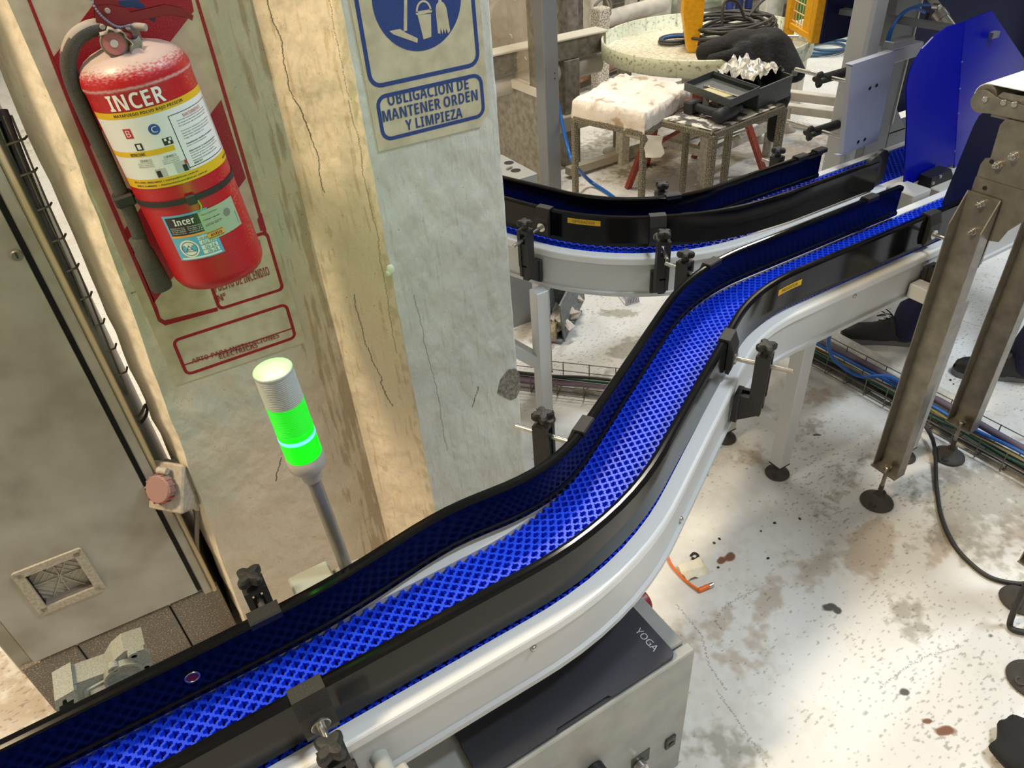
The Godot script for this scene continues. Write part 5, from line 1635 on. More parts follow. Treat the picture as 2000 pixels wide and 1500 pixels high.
func steel_stand() -> void:
	var o := thing("belt_stand", Vector3(2.06, 0, -0.7), "stainless steel stand carrying a short white belt conveyor at the right edge", "conveyor stand")
	var sm := worn("stainless_gray", [[0.0, c8(118, 114, 106)], [0.5, c8(134, 130, 122)], [1.0, c8(148, 144, 136)]], 0.01, 3.0, 0.34, 0.65)
	var web := 1.885
	# U-channels open towards -x; the two front flanges have slanted tops
	for q in [[1.885, -0.952, -0.868], [2.275, -0.952, -0.868], [1.885, -0.47, -0.386], [2.275, -0.47, -0.386]]:
		var x: float = q[0]
		var z0: float = q[1]
		var z1: float = q[2]
		var b := B.new()
		b.bb(Vector3(x - 0.003, 0.155, z0), Vector3(x, 1.09, z1))
		for z in [z0, z1]:
			b.prism(PackedVector2Array([Vector2(x, 0.155), Vector2(x, 1.09), Vector2(x - 0.002, 1.09), Vector2(x - 0.042, 1.01), Vector2(x - 0.042, 0.155)]), Transform3D(Basis.IDENTITY, Vector3(0, 0, z)), -0.0015, 0.0015)
		b.bb(Vector3(x - 0.05, 0.15, z0 - 0.002), Vector3(x, 0.155, z1 + 0.002))
		var l := part("leg", b, sm, o)
		var c := Vector3(x - 0.026, 0.155, (z0 + z1) / 2)
		var bt := B.new()
		bt.cyl(c, c + Vector3(0, 0.012, 0), 0.012, 6, 0.001)
		part("nut", bt, mats["steel"], l)
		part("stem", B.new().cyl(Vector3(c.x, 0.03, c.z), c + Vector3(0, 0.016, 0), 0.0065, 12), sm, l)
		place("foot", foot_mesh, mat("foot_rubber", c8(62, 60, 58), 0.7), l, Transform3D(Basis(Vector3.UP, 0.5).scaled(Vector3(1.25, 1.1, 1.25)), Vector3(c.x, 0, c.z)))
		if x < 2.0 and z0 < -0.9:
			hexbolt(l, Vector3(1.882, 1.067, -0.909), Vector3(-1, 0, 0), 0.0085)
			hexbolt(l, Vector3(1.882, 0.993, -0.907), Vector3(-1, 0, 0), 0.0085)
	# side plates in planes of constant x
	var turn := Transform3D(Basis(Vector3(0, 0, 1), Vector3.UP, Vector3(-1, 0, 0)), Vector3.ZERO)   # xy of the outline -> (z, y)
	for x in [1.892, 2.27]:
		var tx := Transform3D(turn.basis, Vector3(x, 0, 0))
		var pb := B.new()
		pb.prism(PackedVector2Array([Vector2(-0.948, 1.075), Vector2(-0.948, 1.125), Vector2(-0.94, 1.135), Vector2(-0.38, 1.135), Vector2(-0.38, 1.06), Vector2(-0.80, 1.06), Vector2(-0.83, 1.02), Vector2(-0.842, 0.985), Vector2(-0.865, 0.98), Vector2(-0.868, 0.90), Vector2(-0.90, 0.90), Vector2(-0.91, 1.0)]), tx, -0.002, 0.002)
		part("lower_plate", pb, sm, o)
		var pu := B.new()
		pu.prism(PackedVector2Array([Vector2(-0.944, 1.13), Vector2(-0.944, 1.16), Vector2(-0.938, 1.176), Vector2(-0.926, 1.18), Vector2(-0.929, 1.26), Vector2(-0.92, 1.277), Vector2(-0.38, 1.277), Vector2(-0.38, 1.13)]), tx, 0.002, 0.006)
		var up := part("upper_plate", pu, sm, o)
		if x < 2.0:
			hexbolt(up, Vector3(1.886, 1.2, -0.873), Vector3(-1, 0, 0), 0.0095)
			hexbolt(up, Vector3(1.886, 1.17, -0.902), Vector3(-1, 0, 0), 0.0085)
			part("bolt_hole", B.new().cyl(Vector3(1.889, 1.105, -0.917), Vector3(1.889, 1.105, -0.917) + Vector3(-0.0008, 0, 0), 0.0055, 16), mat("hole_dark", c8(20, 20, 22), 0.8), o)
			part("bolt_hole", B.new().cyl(Vector3(1.886, 1.173, -0.92), Vector3(1.886, 1.173, -0.92) + Vector3(-0.0008, 0, 0), 0.0055, 16), mat("hole_dark", c8(20, 20, 22), 0.8), o)
		var sd := B.new()
		sd.prism(PackedVector2Array([Vector2(-0.96, 1.272), Vector2(-0.96, 1.318), Vector2(-0.95, 1.33), Vector2(-0.38, 1.33), Vector2(-0.38, 1.272)]), tx, -0.004, 0.0)
		part("bed_side", sd, sm, o)
		var ar := B.new()
		var arm := PackedVector2Array()
		for i in 14:
			var a := deg_to_rad(70.0 + 220.0 * i / 13.0)
			arm.append(Vector2(-0.988 + 0.026 * cos(a), 1.302 + 0.026 * sin(a)))
		arm.append_array([Vector2(-0.955, 1.281), Vector2(-0.87, 1.283), Vector2(-0.86, 1.292), Vector2(-0.86, 1.312), Vector2(-0.95, 1.316)])
		ar.prism(arm, tx, 0.004, 0.008)
		var tp := part("tension_arm", ar, sm, o)
		if x < 2.0:
			for q in [Vector3(1.884, 1.31, -0.979), Vector3(1.884, 1.312, -0.935), Vector3(1.884, 1.313, -0.91)]:
				var hb := B.new()
				hb.cyl(q, q + Vector3(-0.007, 0, 0), 0.0065, 16, 0.001)
				part("cap_screw", hb, mats["steel"], tp)
	# nose roller and white belt
	part("nose_roller", B.new().cyl(Vector3(1.898, 1.312, -0.99), Vector3(2.264, 1.312, -0.99), 0.027, 24, 0.001), sm, o)
	var bp := []
	for i in 9:
		var a := deg_to_rad(90.0 + 180.0 * i / 8.0)
		bp.append(Vector2(-0.99 + 0.029 * cos(a), 1.312 + 0.029 * sin(a)))
	for i in 9:
		var a := deg_to_rad(270.0 + 180.0 * i / 8.0)
		bp.append(Vector2(-0.36 + 0.029 * cos(a), 1.312 + 0.029 * sin(a)))
	var be := B.new()
	var tb := Transform3D(turn.basis, Vector3(2.262, 0, 0))
	outline(be, PackedVector2Array(bp), 0.002, tb, 0.0, 0.362)
	part("belt", be, mat("belt_white", c8(232, 234, 236), 0.45), o)

# ---------------------------------------------------------------- blue and white machine at the right
func machine() -> void:
	var o := thing("packing_machine", Vector3(3.1, 0, -2.0), "blue panelled machine with white posts standing over both conveyors", "machine")
	var navy := mat("panel_navy", c8(8, 16, 60), 0.5)
	navy.metallic_specular = 0.3
	var blue := mat("panel_blue", c8(4, 16, 150), 0.3)
	blue.metallic_specular = 0.3
	var wm: StandardMaterial3D = mats["frame_white"]
	var gray := mat("machine_gray", c8(112, 114, 118), 0.45)
	var p := B.new()
	p.bb(Vector3(2.69, 0.0, -2.0), Vector3(2.78, 2.4, -1.9), 0.012)
	part("white_post", p, wm, o)
	var p2 := B.new()
	p2.bb(Vector3(2.78, 1.05, -1.985), Vector3(3.06, 1.105, -1.9), 0.004)
	part("white_arm", p2, wm, o)
	# guide plate with folded edges on two clamped rods
	var g := B.new()
	var gx := Transform3D(Basis.IDENTITY, Vector3(0, 0, -1.80))
	g.prism(PackedVector2Array([Vector2(2.498, 1.125), Vector2(2.736, 1.132), Vector2(2.75, 0.797), Vector2(2.551, 0.789)]), gx, -0.003, 0.0)
	g.prism(PackedVector2Array([Vector2(2.486, 1.136), Vector2(2.724, 1.142), Vector2(2.736, 1.132), Vector2(2.498, 1.125)]), gx, -0.03, 0.0)
	g.prism(PackedVector2Array([Vector2(2.547, 0.784), Vector2(2.551, 0.789), Vector2(2.498, 1.125), Vector2(2.488, 1.13)]), gx, -0.022, 0.0)
	g.prism(PackedVector2Array([Vector2(2.551, 0.789), Vector2(2.56, 0.778), Vector2(2.528, 0.786), Vector2(2.513, 0.796)]), gx, -0.02, 0.0)
	var gp := part("guide_plate", g, mat("plate_white", c8(190, 194, 206), 0.35), o)
	for q in [Vector3(2.623, 1.028, -1.799), Vector3(2.66, 1.031, -1.799), Vector3(2.623, 0.823, -1.799), Vector3(2.662, 0.824, -1.799)]:
		part("plate_hole", B.new().cyl(q, q + Vector3(0, 0, 0.0009), 0.0065, 14), mat("hole_dark", c8(20, 20, 22), 0.8), gp)
	for q in [Vector3(2.58, 1.048, -1.907), Vector3(2.58, 0.84, -1.926)]:
		var y: float = q.y
		var z: float = q.z
		var r := part("clamp_rod", B.new(true).cyl(Vector3(2.575, y, -2.12), Vector3(2.575, y, -1.804), 0.008, 14, 0.001), mats["steel"], o)
		part("clamp_boss", B.new().cyl(Vector3(2.69, y, -1.955), Vector3(2.545, y, -1.955), 0.0185, 18, 0.003), bracket_mat, r)
		place("clamp_knob", knob_mesh, bracket_mat, r, Transform3D(Basis(Vector3(0, 0, 1), Vector3(-1, 0, 0), Vector3(0, -1, 0)).scaled(Vector3.ONE * 1.15), Vector3(2.55, y, -1.955)))
	# grey inner frame and navy back panels
	var f := B.new()
	f.bb(Vector3(3.06, 0.0, -2.16), Vector3(3.22, 2.4, -2.06), 0.004)
	f.bb(Vector3(3.22, 0.50, -2.15), Vector3(4.4, 0.66, -2.06), 0.004)
	f.prism(PackedVector2Array([Vector2(3.22, 0.65), Vector2(3.34, 0.65), Vector2(3.22, 0.78)]), Transform3D(Basis.IDENTITY, Vector3(0, 0, -2.06)), -0.01, 0.0)
	part("inner_frame", f, gray, o)
	part("edge_trim", B.new().bb(Vector3(3.218, 0.70, -2.07), Vector3(3.226, 2.3, -2.055)), mat("trim_pale", c8(200, 196, 180), 0.4), o)
	part("back_panel", B.new().bb(Vector3(2.78, 1.1, -2.19), Vector3(3.06, 2.4, -2.18)), navy, o)
	part("back_panel", B.new().bb(Vector3(3.22, 0.67, -2.2), Vector3(4.6, 2.4, -2.19)), navy, o)
	part("top_rail", B.new().bb(Vector3(2.7, 2.4, -2.2), Vector3(4.6, 2.5, -1.0), 0.01), wm, o)
	part("rear_post", B.new().bb(Vector3(4.5, 0, -2.2), Vector3(4.6, 2.4, -2.1), 0.01), wm, o)
	part("rear_post", B.new().bb(Vector3(4.5, 0, -1.1), Vector3(4.6, 2.4, -1.0), 0.01), wm, o)
	# amber window frame glimpsed behind the blue shield
	var wf := B.new()
	outline(wf, rrect(3.18, 1.03, 3.42, 1.22, 0.02), 0.022, Transform3D(Basis.IDENTITY, Vector3(0, 0, -2.187)), -0.003, 0.006)
	part("amber_frame", wf, mat("frame_amber", c8(206, 168, 96), 0.4), o)
	# bright blue shield: left leaf and a leaf bent back along the fold
	var sz := -1.52
	var sx := Transform3D(Basis.IDENTITY, Vector3(0, 0, sz))
	var lf := B.new()
	var pl := PackedVector2Array([Vector2(2.546, 0.744), Vector2(2.462, 0.999), Vector2(2.407, 1.129), Vector2(2.404, 1.171), Vector2(2.417, 1.208), Vector2(2.442, 1.243), Vector2(2.487, 1.271), Vector2(2.553, 1.291), Vector2(2.644, 1.292), Vector2(2.679, 1.178), Vector2(2.759, 0.97), Vector2(2.838, 0.759)])
	lf.prism(pl, sx, -0.0025, 0.0025)
	var sh := part("blue_shield", lf, blue, o)
	# the right leaf is bent back a little about the slanted fold
	var f0: Vector3 = Vector3(2.854, 0.727, -1.52)
	var f1: Vector3 = Vector3(2.644, 1.292, -1.52)
	var rot := Basis((f1 - f0).normalized(), deg_to_rad(9.0))
	var leaf := PackedVector2Array([Vector2(2.854, 0.727), Vector2(2.759, 0.97), Vector2(2.679, 1.178), Vector2(2.644, 1.292), Vector2(2.836, 1.295), Vector2(3.064, 1.166), Vector2(3.258, 1.057), Vector2(3.586, 0.549), Vector2(3.01, 0.663)])
	part("blue_shield", B.new().prism(leaf, Transform3D(rot, f0 - rot * f0) * sx, -0.0025, 0.0025), blue, o)
	part("shield_hanger", B.new().bb(Vector3(2.86, 1.2, -2.19), Vector3(2.9, 1.22, -1.53)), gray, o)
	for q in [Vector3(2.804, 0.967, -1.515)]:
		part("dome_screw", B.new(true).ball(q + Vector3(0, 0, -0.02), Vector3(0.0125, 0.0125, 0.009), 14), mats["steel"], o)
	for q in [Vector3(2.689, 1.158, -1.517), Vector3(2.724, 1.062, -1.517), Vector3(2.762, 0.967, -1.517), Vector3(2.813, 0.816, -1.517)]:
		part("rivet", B.new().box(q, Vector3(0.008, 0.004, 0.006)), mat("rivet_blue", c8(90, 110, 190), 0.4), sh)
	# darker deflector leaf across the near belt, in a plane of constant x
	var dx := Transform3D(Basis(Vector3(0, 0, 1), Vector3.UP, Vector3(-1, 0, 0)), Vector3(2.44, 0, 0))
	var dp := B.new()
	dp.prism(PackedVector2Array([Vector2(-1.305, 0.775), Vector2(-1.28, 1.05), Vector2(-1.272, 1.085), Vector2(-1.26, 1.1), Vector2(-1.243, 1.108), Vector2(-1.05, 1.09), Vector2(-1.05, 0.87), Vector2(-1.15, 0.87), Vector2(-1.16, 0.775)]), dx, -0.002, 0.002)
	part("deflector", dp, mat("deflector_navy", c8(12, 20, 58), 0.4), o)
	part("deflector_bracket", B.new().bb(Vector3(2.442, 0.62, -1.145), Vector3(2.452, 0.95, -1.12)), gray, o)
	# pneumatic cylinder with its clevis and two blue tubes
	var c0: Vector3 = Vector3(3.164, 1.198, -1.95)
	var c1: Vector3 = Vector3(3.166, 1.084, -1.8)
	var cd := (c1 - c0).normalized()
	var cy := B.new(true)
	cy.cyl(c0 + cd * 0.03, c1, 0.026, 24, 0.002)
	var cp := part("air_cylinder", cy, mat("cylinder_silver", c8(160, 158, 152), 0.3, 0.7), o)
	var ck := B.new()
	ck.cyl(c0 + cd * 0.01, c0 + cd * 0.05, 0.029, 24, 0.002)
	ck.box(c0 - cd * 0.005 + Vector3(0, 0.015, 0), Vector3(0.045, 0.07, 0.02), Basis(cd.cross(Vector3(0, 0, 1)).normalized(), cd, Vector3(0, 0, 1)), 0.004)
	part("clevis", ck, mat("cylinder_silver", c8(160, 158, 152), 0.3, 0.7), cp)
	part("clevis_pin", B.new().cyl(Vector3(3.104, 1.224, -1.93), Vector3(3.104, 1.224, -1.93) + Vector3(0, 0, 0.03), 0.012, 18, 0.002), mats["steel"], cp)
	part("flow_valve", B.new().bar(Vector3(3.044, 1.211, -1.9), Vector3(3.037, 1.182, -1.9), 0.014, 0.014), mat("button_black", c8(24, 24, 24), 0.5), cp)
	var tb := mat("tube_blue", c8(22, 92, 176), 0.35)
	part("air_tube", B.new(true).tube(smooth([Vector3(3.034, 1.242, -1.9), Vector3(2.964, 1.25, -1.9), Vector3(2.876, 1.24, -1.9), Vector3(2.829, 1.204, -1.9), Vector3(2.813, 1.166, -1.9), Vector3(2.813, 1.133, -1.9)], 6), 0.0058, 8), tb, o)
	part("air_tube", B.new(true).tube(smooth([Vector3(2.996, 1.223, -1.89), Vector3(2.92, 1.247, -1.89), Vector3(2.849, 1.234, -1.89), Vector3(2.813, 1.195, -1.89), Vector3(2.808, 1.159, -1.89), Vector3(2.813, 1.131, -1.89)], 6), 0.0058, 8), tb, o)
	var vb := B.new()
	vb.bb(Vector3(2.80, 1.12, -1.905), Vector3(2.93, 1.15, -1.86), 0.003)
	vb.cyl(Vector3(2.816, 1.125, -1.9), Vector3(2.812, 1.137, -1.9), 0.009, 6); vb.cyl(Vector3(2.818, 1.126, -1.89), Vector3(2.813, 1.138, -1.89), 0.009, 6)
	part("valve_block", vb, mat("valve_pale", c8(176, 178, 182), 0.4, 0.3), o)
	part("blue_hose", B.new(true).tube(smooth([Vector3(2.743, 0.724, -1.92), Vector3(2.752, 0.667, -1.92), Vector3(2.756, 0.621, -1.92)], 4), 0.006, 8), tb, o)
	# black bearing block with bolts between the two conveyors
	var kb := B.new()
	kb.prism(PackedVector2Array([Vector2(2.612, 0.779), Vector2(2.723, 0.785), Vector2(2.753, 0.748), Vector2(2.742, 0.68), Vector2(2.656, 0.679), Vector2(2.622, 0.701)]), Transform3D(Basis.IDENTITY, Vector3(0, 0, -1.46)), -0.05, 0.0)
	var bk := part("bearing_block", kb, mat("button_black", c8(24, 24, 24), 0.5), o)
	for q in [Vector3(2.655, 0.775, -1.46), Vector3(2.652, 0.729, -1.46), Vector3(2.711, 0.707, -1.46), Vector3(2.621, 0.759, -1.46)]: part("cap_screw", B.new().cyl(q, q + Vector3(0, 0, 0.008), 0.0065, 14, 0.001), mats["steel"], bk)
	part("end_block", B.new().bb(Vector3(2.46, 0.70, -1.535), Vector3(2.56, 0.765, -1.42), 0.004), mat("hanger_paint", c8(178, 178, 172), 0.45), o)
	part("end_block", B.new().bb(Vector3(2.62, 0.62, -1.54), Vector3(3.0, 0.74, -1.42), 0.004), mat("hanger_paint", c8(178, 178, 172), 0.45), o)
	# low base beam on the floor under the conveyors
	var bb2 := B.new()
	bb2.bb(Vector3(2.445, 0.0, -1.75), Vector3(2.52, 0.055, -0.98), 0.004)
	solo("base_beam", bb2, worn("beam_paint", [[0.0, c8(176, 172, 164)], [1.0, c8(206, 204, 198)]], 0.02, 3.0, 0.5), Vector3(2.51, 0, -1.3), "low pale grey base beam on the floor next to the cable tray", "beam")

# ---------------------------------------------------------------- wire trays on the floor and their cables
func tray(called: String, a: Vector3, b: Vector3, w: float, h: float, n: int, label: String) -> void:
	var o := thing(called, (a + b) / 2, label, "cable tray")
	var m := mat("wire_tray", c8(122, 118, 110), 0.4, 0.7)
	var d := (b - a).normalized()
	var s := d.cross(Vector3.UP)
	var lw := B.new(true)
	for q in [[-0.5, 1.0], [-0.5, 0.5], [-0.5, 0.06], [-0.25, 0.0], [0.0, 0.0], [0.25, 0.0], [0.5, 0.06], [0.5, 0.5], [0.5, 1.0]]:
		lw.tube([a + s * w * q[0] + Vector3.UP * (0.004 + h * q[1]), b + s * w * q[0] + Vector3.UP * (0.004 + h * q[1])], 0.002, 6)
	part("long_wire", lw, m, o)
	for i in n:
		var c := a.lerp(b, (i + 0.5) / n)
		part("cross_wire", B.new(true).tube([c - s * w * 0.51 + Vector3.UP * (h + 0.006), c - s * w * 0.51 + Vector3.UP * 0.006, c - s * w * 0.45 + Vector3.UP * 0.001, c + s * w * 0.45 + Vector3.UP * 0.001, c + s * w * 0.51 + Vector3.UP * 0.006, c + s * w * 0.51 + Vector3.UP * (h + 0.006)], 0.0022, 6), m, o)

func floor_tray() -> void:
	tray("cable_tray", Vector3(2.345, 0.004, -1.72), Vector3(2.385, 0.004, -0.45), 0.12, 0.085, 14, "open wire cable tray on the floor under the stainless stand")
	tray("cable_tray", Vector3(1.16, 0.004, -2.27), Vector3(1.62, 0.004, -1.78), 0.12, 0.085, 6, "open wire cable tray on the floor by the far conveyor's leg")
	var black := mat("cable_black", c8(38, 37, 36), 0.55)
	var purple := mat("cable_violet", c8(92, 82, 100), 0.6)
	var blue := mat("tube_blue", c8(22, 92, 176), 0.35)
	var green := mat("cable_green", c8(30, 74, 56), 0.6)
	var gy := mat("cable_yellow_green", c8(140, 130, 50), 0.6)
	var gr := "cables in the floor tray"
	var rng := RandomNumberGenerator.new()
	rng.seed = 31
	var defs := [[purple, 0.0135, 0.03, 0.07, "thick violet cable along the far side of the floor tray under the stand"], [blue, 0.0065, -0.005, 0.075, "bright blue air hose on top of the cables in the floor tray"], [black, 0.008, -0.03, 0.02, "black cable at the near side of the floor tray under the stand"], [black, 0.007, -0.012, 0.03, "black cable in the middle of the floor tray under the stand"], [green, 0.006, -0.02, 0.045, "dark green cable in the floor tray under the stand"], [gy, 0.005, 0.005, 0.04, "yellow green earth wire in the floor tray under the stand"], [purple, 0.011, 0.018, 0.025, "slimmer violet cable low in the floor tray under the stand"]]
	for q in defs:
		var pts := []
		for i in 9:
			var t := i / 8.0
			pts.append(Vector3(2.345 + 0.04 * t + q[2] + rng.randf_range(-0.008, 0.008), q[3] + rng.randf_range(-0.006, 0.008) + q[1] * 0.4, -1.72 + 1.27 * t))
		solo("cable", B.new(true).tube(smooth(pts, 4), q[1], 8), q[0], Vector3(2.365 + q[2], 0.01, -1.1), q[4], "cable", gr)
	# blue hose coming down to the tray
	solo("air_hose", B.new(true).tube(smooth([Vector3(2.06, 0.62, -1.33), Vector3(2.12, 0.353, -1.394), Vector3(2.15, 0.265, -1.414), Vector3(2.2, 0.177, -1.421), Vector3(2.26, 0.109, -1.402), Vector3(2.31, 0.071, -1.348), Vector3(2.345, 0.11, -1.25), Vector3(2.35, 0.095, -1.12)], 6), 0.0075, 8), blue, Vector3(2.2, 0.1, -1.3), "blue air hose dropping from the near conveyor into the floor tray", "hose")
	defs = [[black, 0.007, -0.02, 0.06, "black cable lying highest in the small tray by the far conveyor's leg"], [green, 0.006, 0.0, 0.05, "green cable in the small tray by the far conveyor's leg"], [black, 0.008, 0.03, 0.035, "black cable sagging at the near side of the small tray"], [mat("cable_lilac", c8(150, 128, 150), 0.6), 0.014, 0.01, 0.012, "dusty lilac cable at the bottom of the small tray"]]
	for q in defs:
		var pts := []
		for i in 6:
			var t := i / 5.0
			pts.append(Vector3(1.16, 0, -2.27).lerp(Vector3(1.62, 0, -1.78), t) + Vector3(0.7, 0, 0.5) * q[2] + Vector3(rng.randf_range(-0.006, 0.006), q[3] + q[1] + rng.randf_range(-0.004, 0.012), 0))
		solo("cable", B.new(true).tube(smooth(pts, 4), q[1], 8), q[0], Vector3(1.4, 0.01, -2.0), q[4], "cable", "cables in the small tray")
	# black cable sweeping over the floor
	solo("cable", B.new(true).tube(smooth([Vector3(2.29, 0.07, -1.1), Vector3(2.248, 0.03, -0.978), Vector3(2.076, 0.008, -0.84), Vector3(1.964, 0.008, -0.746), Vector3(1.894, 0.008, -0.658), Vector3(1.866, 0.008, -0.584), Vector3(1.865, 0.008, -0.518), Vector3(1.903, 0.01, -0.464), Vector3(1.926, 0.02, -0.443)], 6), 0.0072, 8), mat("cable_black", c8(38, 37, 36), 0.55), Vector3(1.929, 0, -0.699), "black cable curving across the white floor at the right", "cable")
	solo("cable", B.new(true).tube(smooth([Vector3(1.755, 0.2, -0.408), Vector3(1.748, 0.12, -0.404), Vector3(1.752, 0.02, -0.397), Vector3(1.744, 0.012, -0.379), Vector3(1.769, 0.012, -0.35)], 6), 0.0085, 8), mat("cable_black", c8(38, 37, 36), 0.55), Vector3(1.777, 0, -0.387), "thick black cable hooking down to the floor at the right edge", "cable")
	var wf := thing("round_weight", Vector3(1.641, 0, -0.269), "round black rubber foot at the right edge of the floor", "foot")
	place("pad", foot_mesh, mat("foot_rubber", c8(62, 60, 58), 0.7), wf, Transform3D(Basis.from_scale(Vector3(1.4, 1.3, 1.4)), Vector3(1.641, 0, -0.269)))

# ---------------------------------------------------------------- the worker behind the stand: one surface over capsules
func body_field(bones: Array, cell: float, b: B) -> void:
	# bones: [from, to, r0, r1]; smooth union meshed with surface nets
	var lo := Vector3.INF
	var hi := -Vector3.INF
	for q in bones:
		var r: float = maxf(q[2], q[3]) + 0.05
		lo = lo.min(q[0] - Vector3.ONE * r).min(q[1] - Vector3.ONE * r)
		hi = hi.max(q[0] + Vector3.ONE * r).max(q[1] + Vector3.ONE * r)
	var n := Vector3i(((hi - lo) / cell).ceil()) + Vector3i.ONE
	var f := PackedFloat32Array()
	f.resize(n.x * n.y * n.z)
	f.fill(1.0)
	for q in bones:
		var a: Vector3 = q[0]
		var d: Vector3 = q[1] - q[0]
		var R: float = maxf(q[2], q[3]) + 0.06
		var i0 := Vector3i(((a.min(q[1]) - Vector3.ONE * R - lo) / cell).floor()).max(Vector3i.ZERO)
		var i1 := Vector3i(((a.max(q[1]) + Vector3.ONE * R - lo) / cell).ceil()).min(n - Vector3i.ONE)
		for z in range(i0.z, i1.z + 1):
			for y in range(i0.y, i1.y + 1):
				for x in range(i0.x, i1.x + 1):
					var p := lo + Vector3(x, y, z) * cell - a
					var t := clampf(p.dot(d) / maxf(1e-6, d.length_squared()), 0.0, 1.0)
					var v: float = (p - d * t).length() - lerpf(q[2], q[3], t)
					var id := (z * n.y + y) * n.x + x
					var o := f[id]
					var h := clampf(0.5 + 0.5 * (o - v) / 0.035, 0.0, 1.0)
					f[id] = lerpf(o, v, h) - 0.035 * h * (1.0 - h)
	var vert := {}
	for z in n.z - 1:
		for y in n.y - 1:
			for x in n.x - 1:
				var id := (z * n.y + y) * n.x + x
				var s := 0
				var acc := Vector3.ZERO
				var c := [f[id], f[id + 1], f[id + n.x], f[id + n.x + 1]]
				var kz := n.x * n.y
				c.append_array([f[id + kz], f[id + kz + 1], f[id + kz + n.x], f[id + kz + n.x + 1]])
				var neg := 0
				for q in c: if q < 0.0: neg += 1
				if neg == 0 or neg == 8: continue
				for e in [[0, 1], [2, 3], [4, 5], [6, 7], [0, 2], [1, 3], [4, 6], [5, 7], [0, 4], [1, 5], [2, 6], [3, 7]]:
					var u: float = c[e[0]]
					var w: float = c[e[1]]
					if (u < 0.0) != (w < 0.0):
						var t := u / (u - w)
						var pa := Vector3(e[0] & 1, (e[0] >> 1) & 1, e[0] >> 2)
						var pb := Vector3(e[1] & 1, (e[1] >> 1) & 1, e[1] >> 2)
						acc += pa.lerp(pb, t)
						s += 1
				vert[id] = lo + (Vector3(x, y, z) + acc / s) * cell
	var st := [1, n.x, n.x * n.y]
	for id in vert:
		for k in 3:
			var i := (k + 1) % 3
			var j := (k + 2) % 3
			var a: float = f[id]
			var c: float = f[id + st[k]]
			if (a < 0.0) == (c < 0.0): continue
			var q := [id, id - st[i], id - st[i] - st[j], id - st[j]]
			if not (vert.has(q[1]) and vert.has(q[2]) and vert.has(q[3])): continue
			if a < 0.0: b.quad(vert[q[0]], vert[q[1]], vert[q[2]], vert[q[3]])
			else: b.quad(vert[q[3]], vert[q[2]], vert[q[1]], vert[q[0]])

func shoe(o: Node3D, heel: Vector3, toe: Vector3) -> void:
	var d := (toe - heel).normalized()
	var s := d.cross(Vector3.UP)
	var L := (toe - heel).length()
	var prof := [[0.0, 0.030], [0.03, 0.037], [0.25, 0.036], [0.5, 0.036], [0.7, 0.046], [0.85, 0.045], [0.95, 0.034], [1.0, 0.012]]
	var poly := PackedVector2Array()
	for q in prof: poly.append(Vector2(q[0] * L, q[1]))
	for i in range(prof.size() - 1, -1, -1): poly.append(Vector2(prof[i][0] * L, -prof[i][1]))
	var xf := Transform3D(Basis(d, -s, Vector3.UP), heel)
	var so := B.new()
	so.prism(poly, xf, 0.0, 0.026)
	var sole := part("sole", so, mat("sole_gray", c8(104, 104, 102), 0.7), o)
	# upper: rings of half ellipses
	var g := []
	for q in [[0.0, 0.026, 0.03, 0.075], [0.04, 0.034, 0.03, 0.105], [0.14, 0.037, 0.03, 0.112], [0.26, 0.036, 0.03, 0.112], [0.36, 0.036, 0.03, 0.104], [0.48, 0.037, 0.03, 0.082], [0.6, 0.041, 0.03, 0.066], [0.74, 0.045, 0.03, 0.060], [0.88, 0.042, 0.03, 0.052], [0.96, 0.03, 0.03, 0.04], [0.995, 0.012, 0.03, 0.024]]:
		var row := []
		for k in 13:
			var a := PI * k / 12.0
			row.append(heel + d * q[0] * L + s * q[1] * cos(a) + Vector3.UP * (0.022 + q[3] * pow(sin(a), 0.7)))
		g.append(row)
	var u := B.new(true)
	for i in g.size() - 1:
		for k in 12: u.quad(g[i][k], g[i + 1][k], g[i + 1][k + 1], g[i][k + 1])
	for k in range(1, 11): u.tri(g[0][0], g[0][k], g[0][k + 1])
	var up := part("upper", u, mat("shoe_black", c8(30, 28, 27), 0.5), o)
	var lc := B.new(true)
	for i in 5:
		var c := heel + d * L * (0.36 + 0.06 * i) + Vector3.UP * (0.128 - 0.011 * i)
		lc.tube([c - s * 0.026 + Vector3(0, -0.016, 0), c, c + s * 0.026 + d * 0.012 + Vector3(0, -0.016, 0)], 0.0024, 6)
	for sg in [-1.0, 1.0]:
		var c := heel + d * L * 0.38 + Vector3.UP * 0.132
		lc.tube(smooth([c, c + s * 0.02 * sg + d * 0.03 + Vector3.UP * 0.018, c + s * 0.03 * sg + d * 0.07 + Vector3.UP * 0.012, c + s * 0.012 * sg + d * 0.03 + Vector3.UP * 0.004], 5), 0.0024, 6)
	part("laces", lc, mat("lace_black", c8(22, 22, 22), 0.7), up)
	part("eyelet", B.new(true).ball(heel + d * L * 0.42 + s * 0.034 + Vector3.UP * 0.1, Vector3.ONE * 0.004, 8), mat("steel", c8(190, 188, 184), 0.25, 0.9), up)
	part("sock_edge", B.new().bar(heel + d * L * 0.05 + s * 0.036 + Vector3.UP * 0.115, heel + d * L * 0.25 + s * 0.036 + Vector3.UP * 0.118, 0.006, 0.008, Vector3.UP), mat("reflex_white", c8(220, 220, 216), 0.5), up)

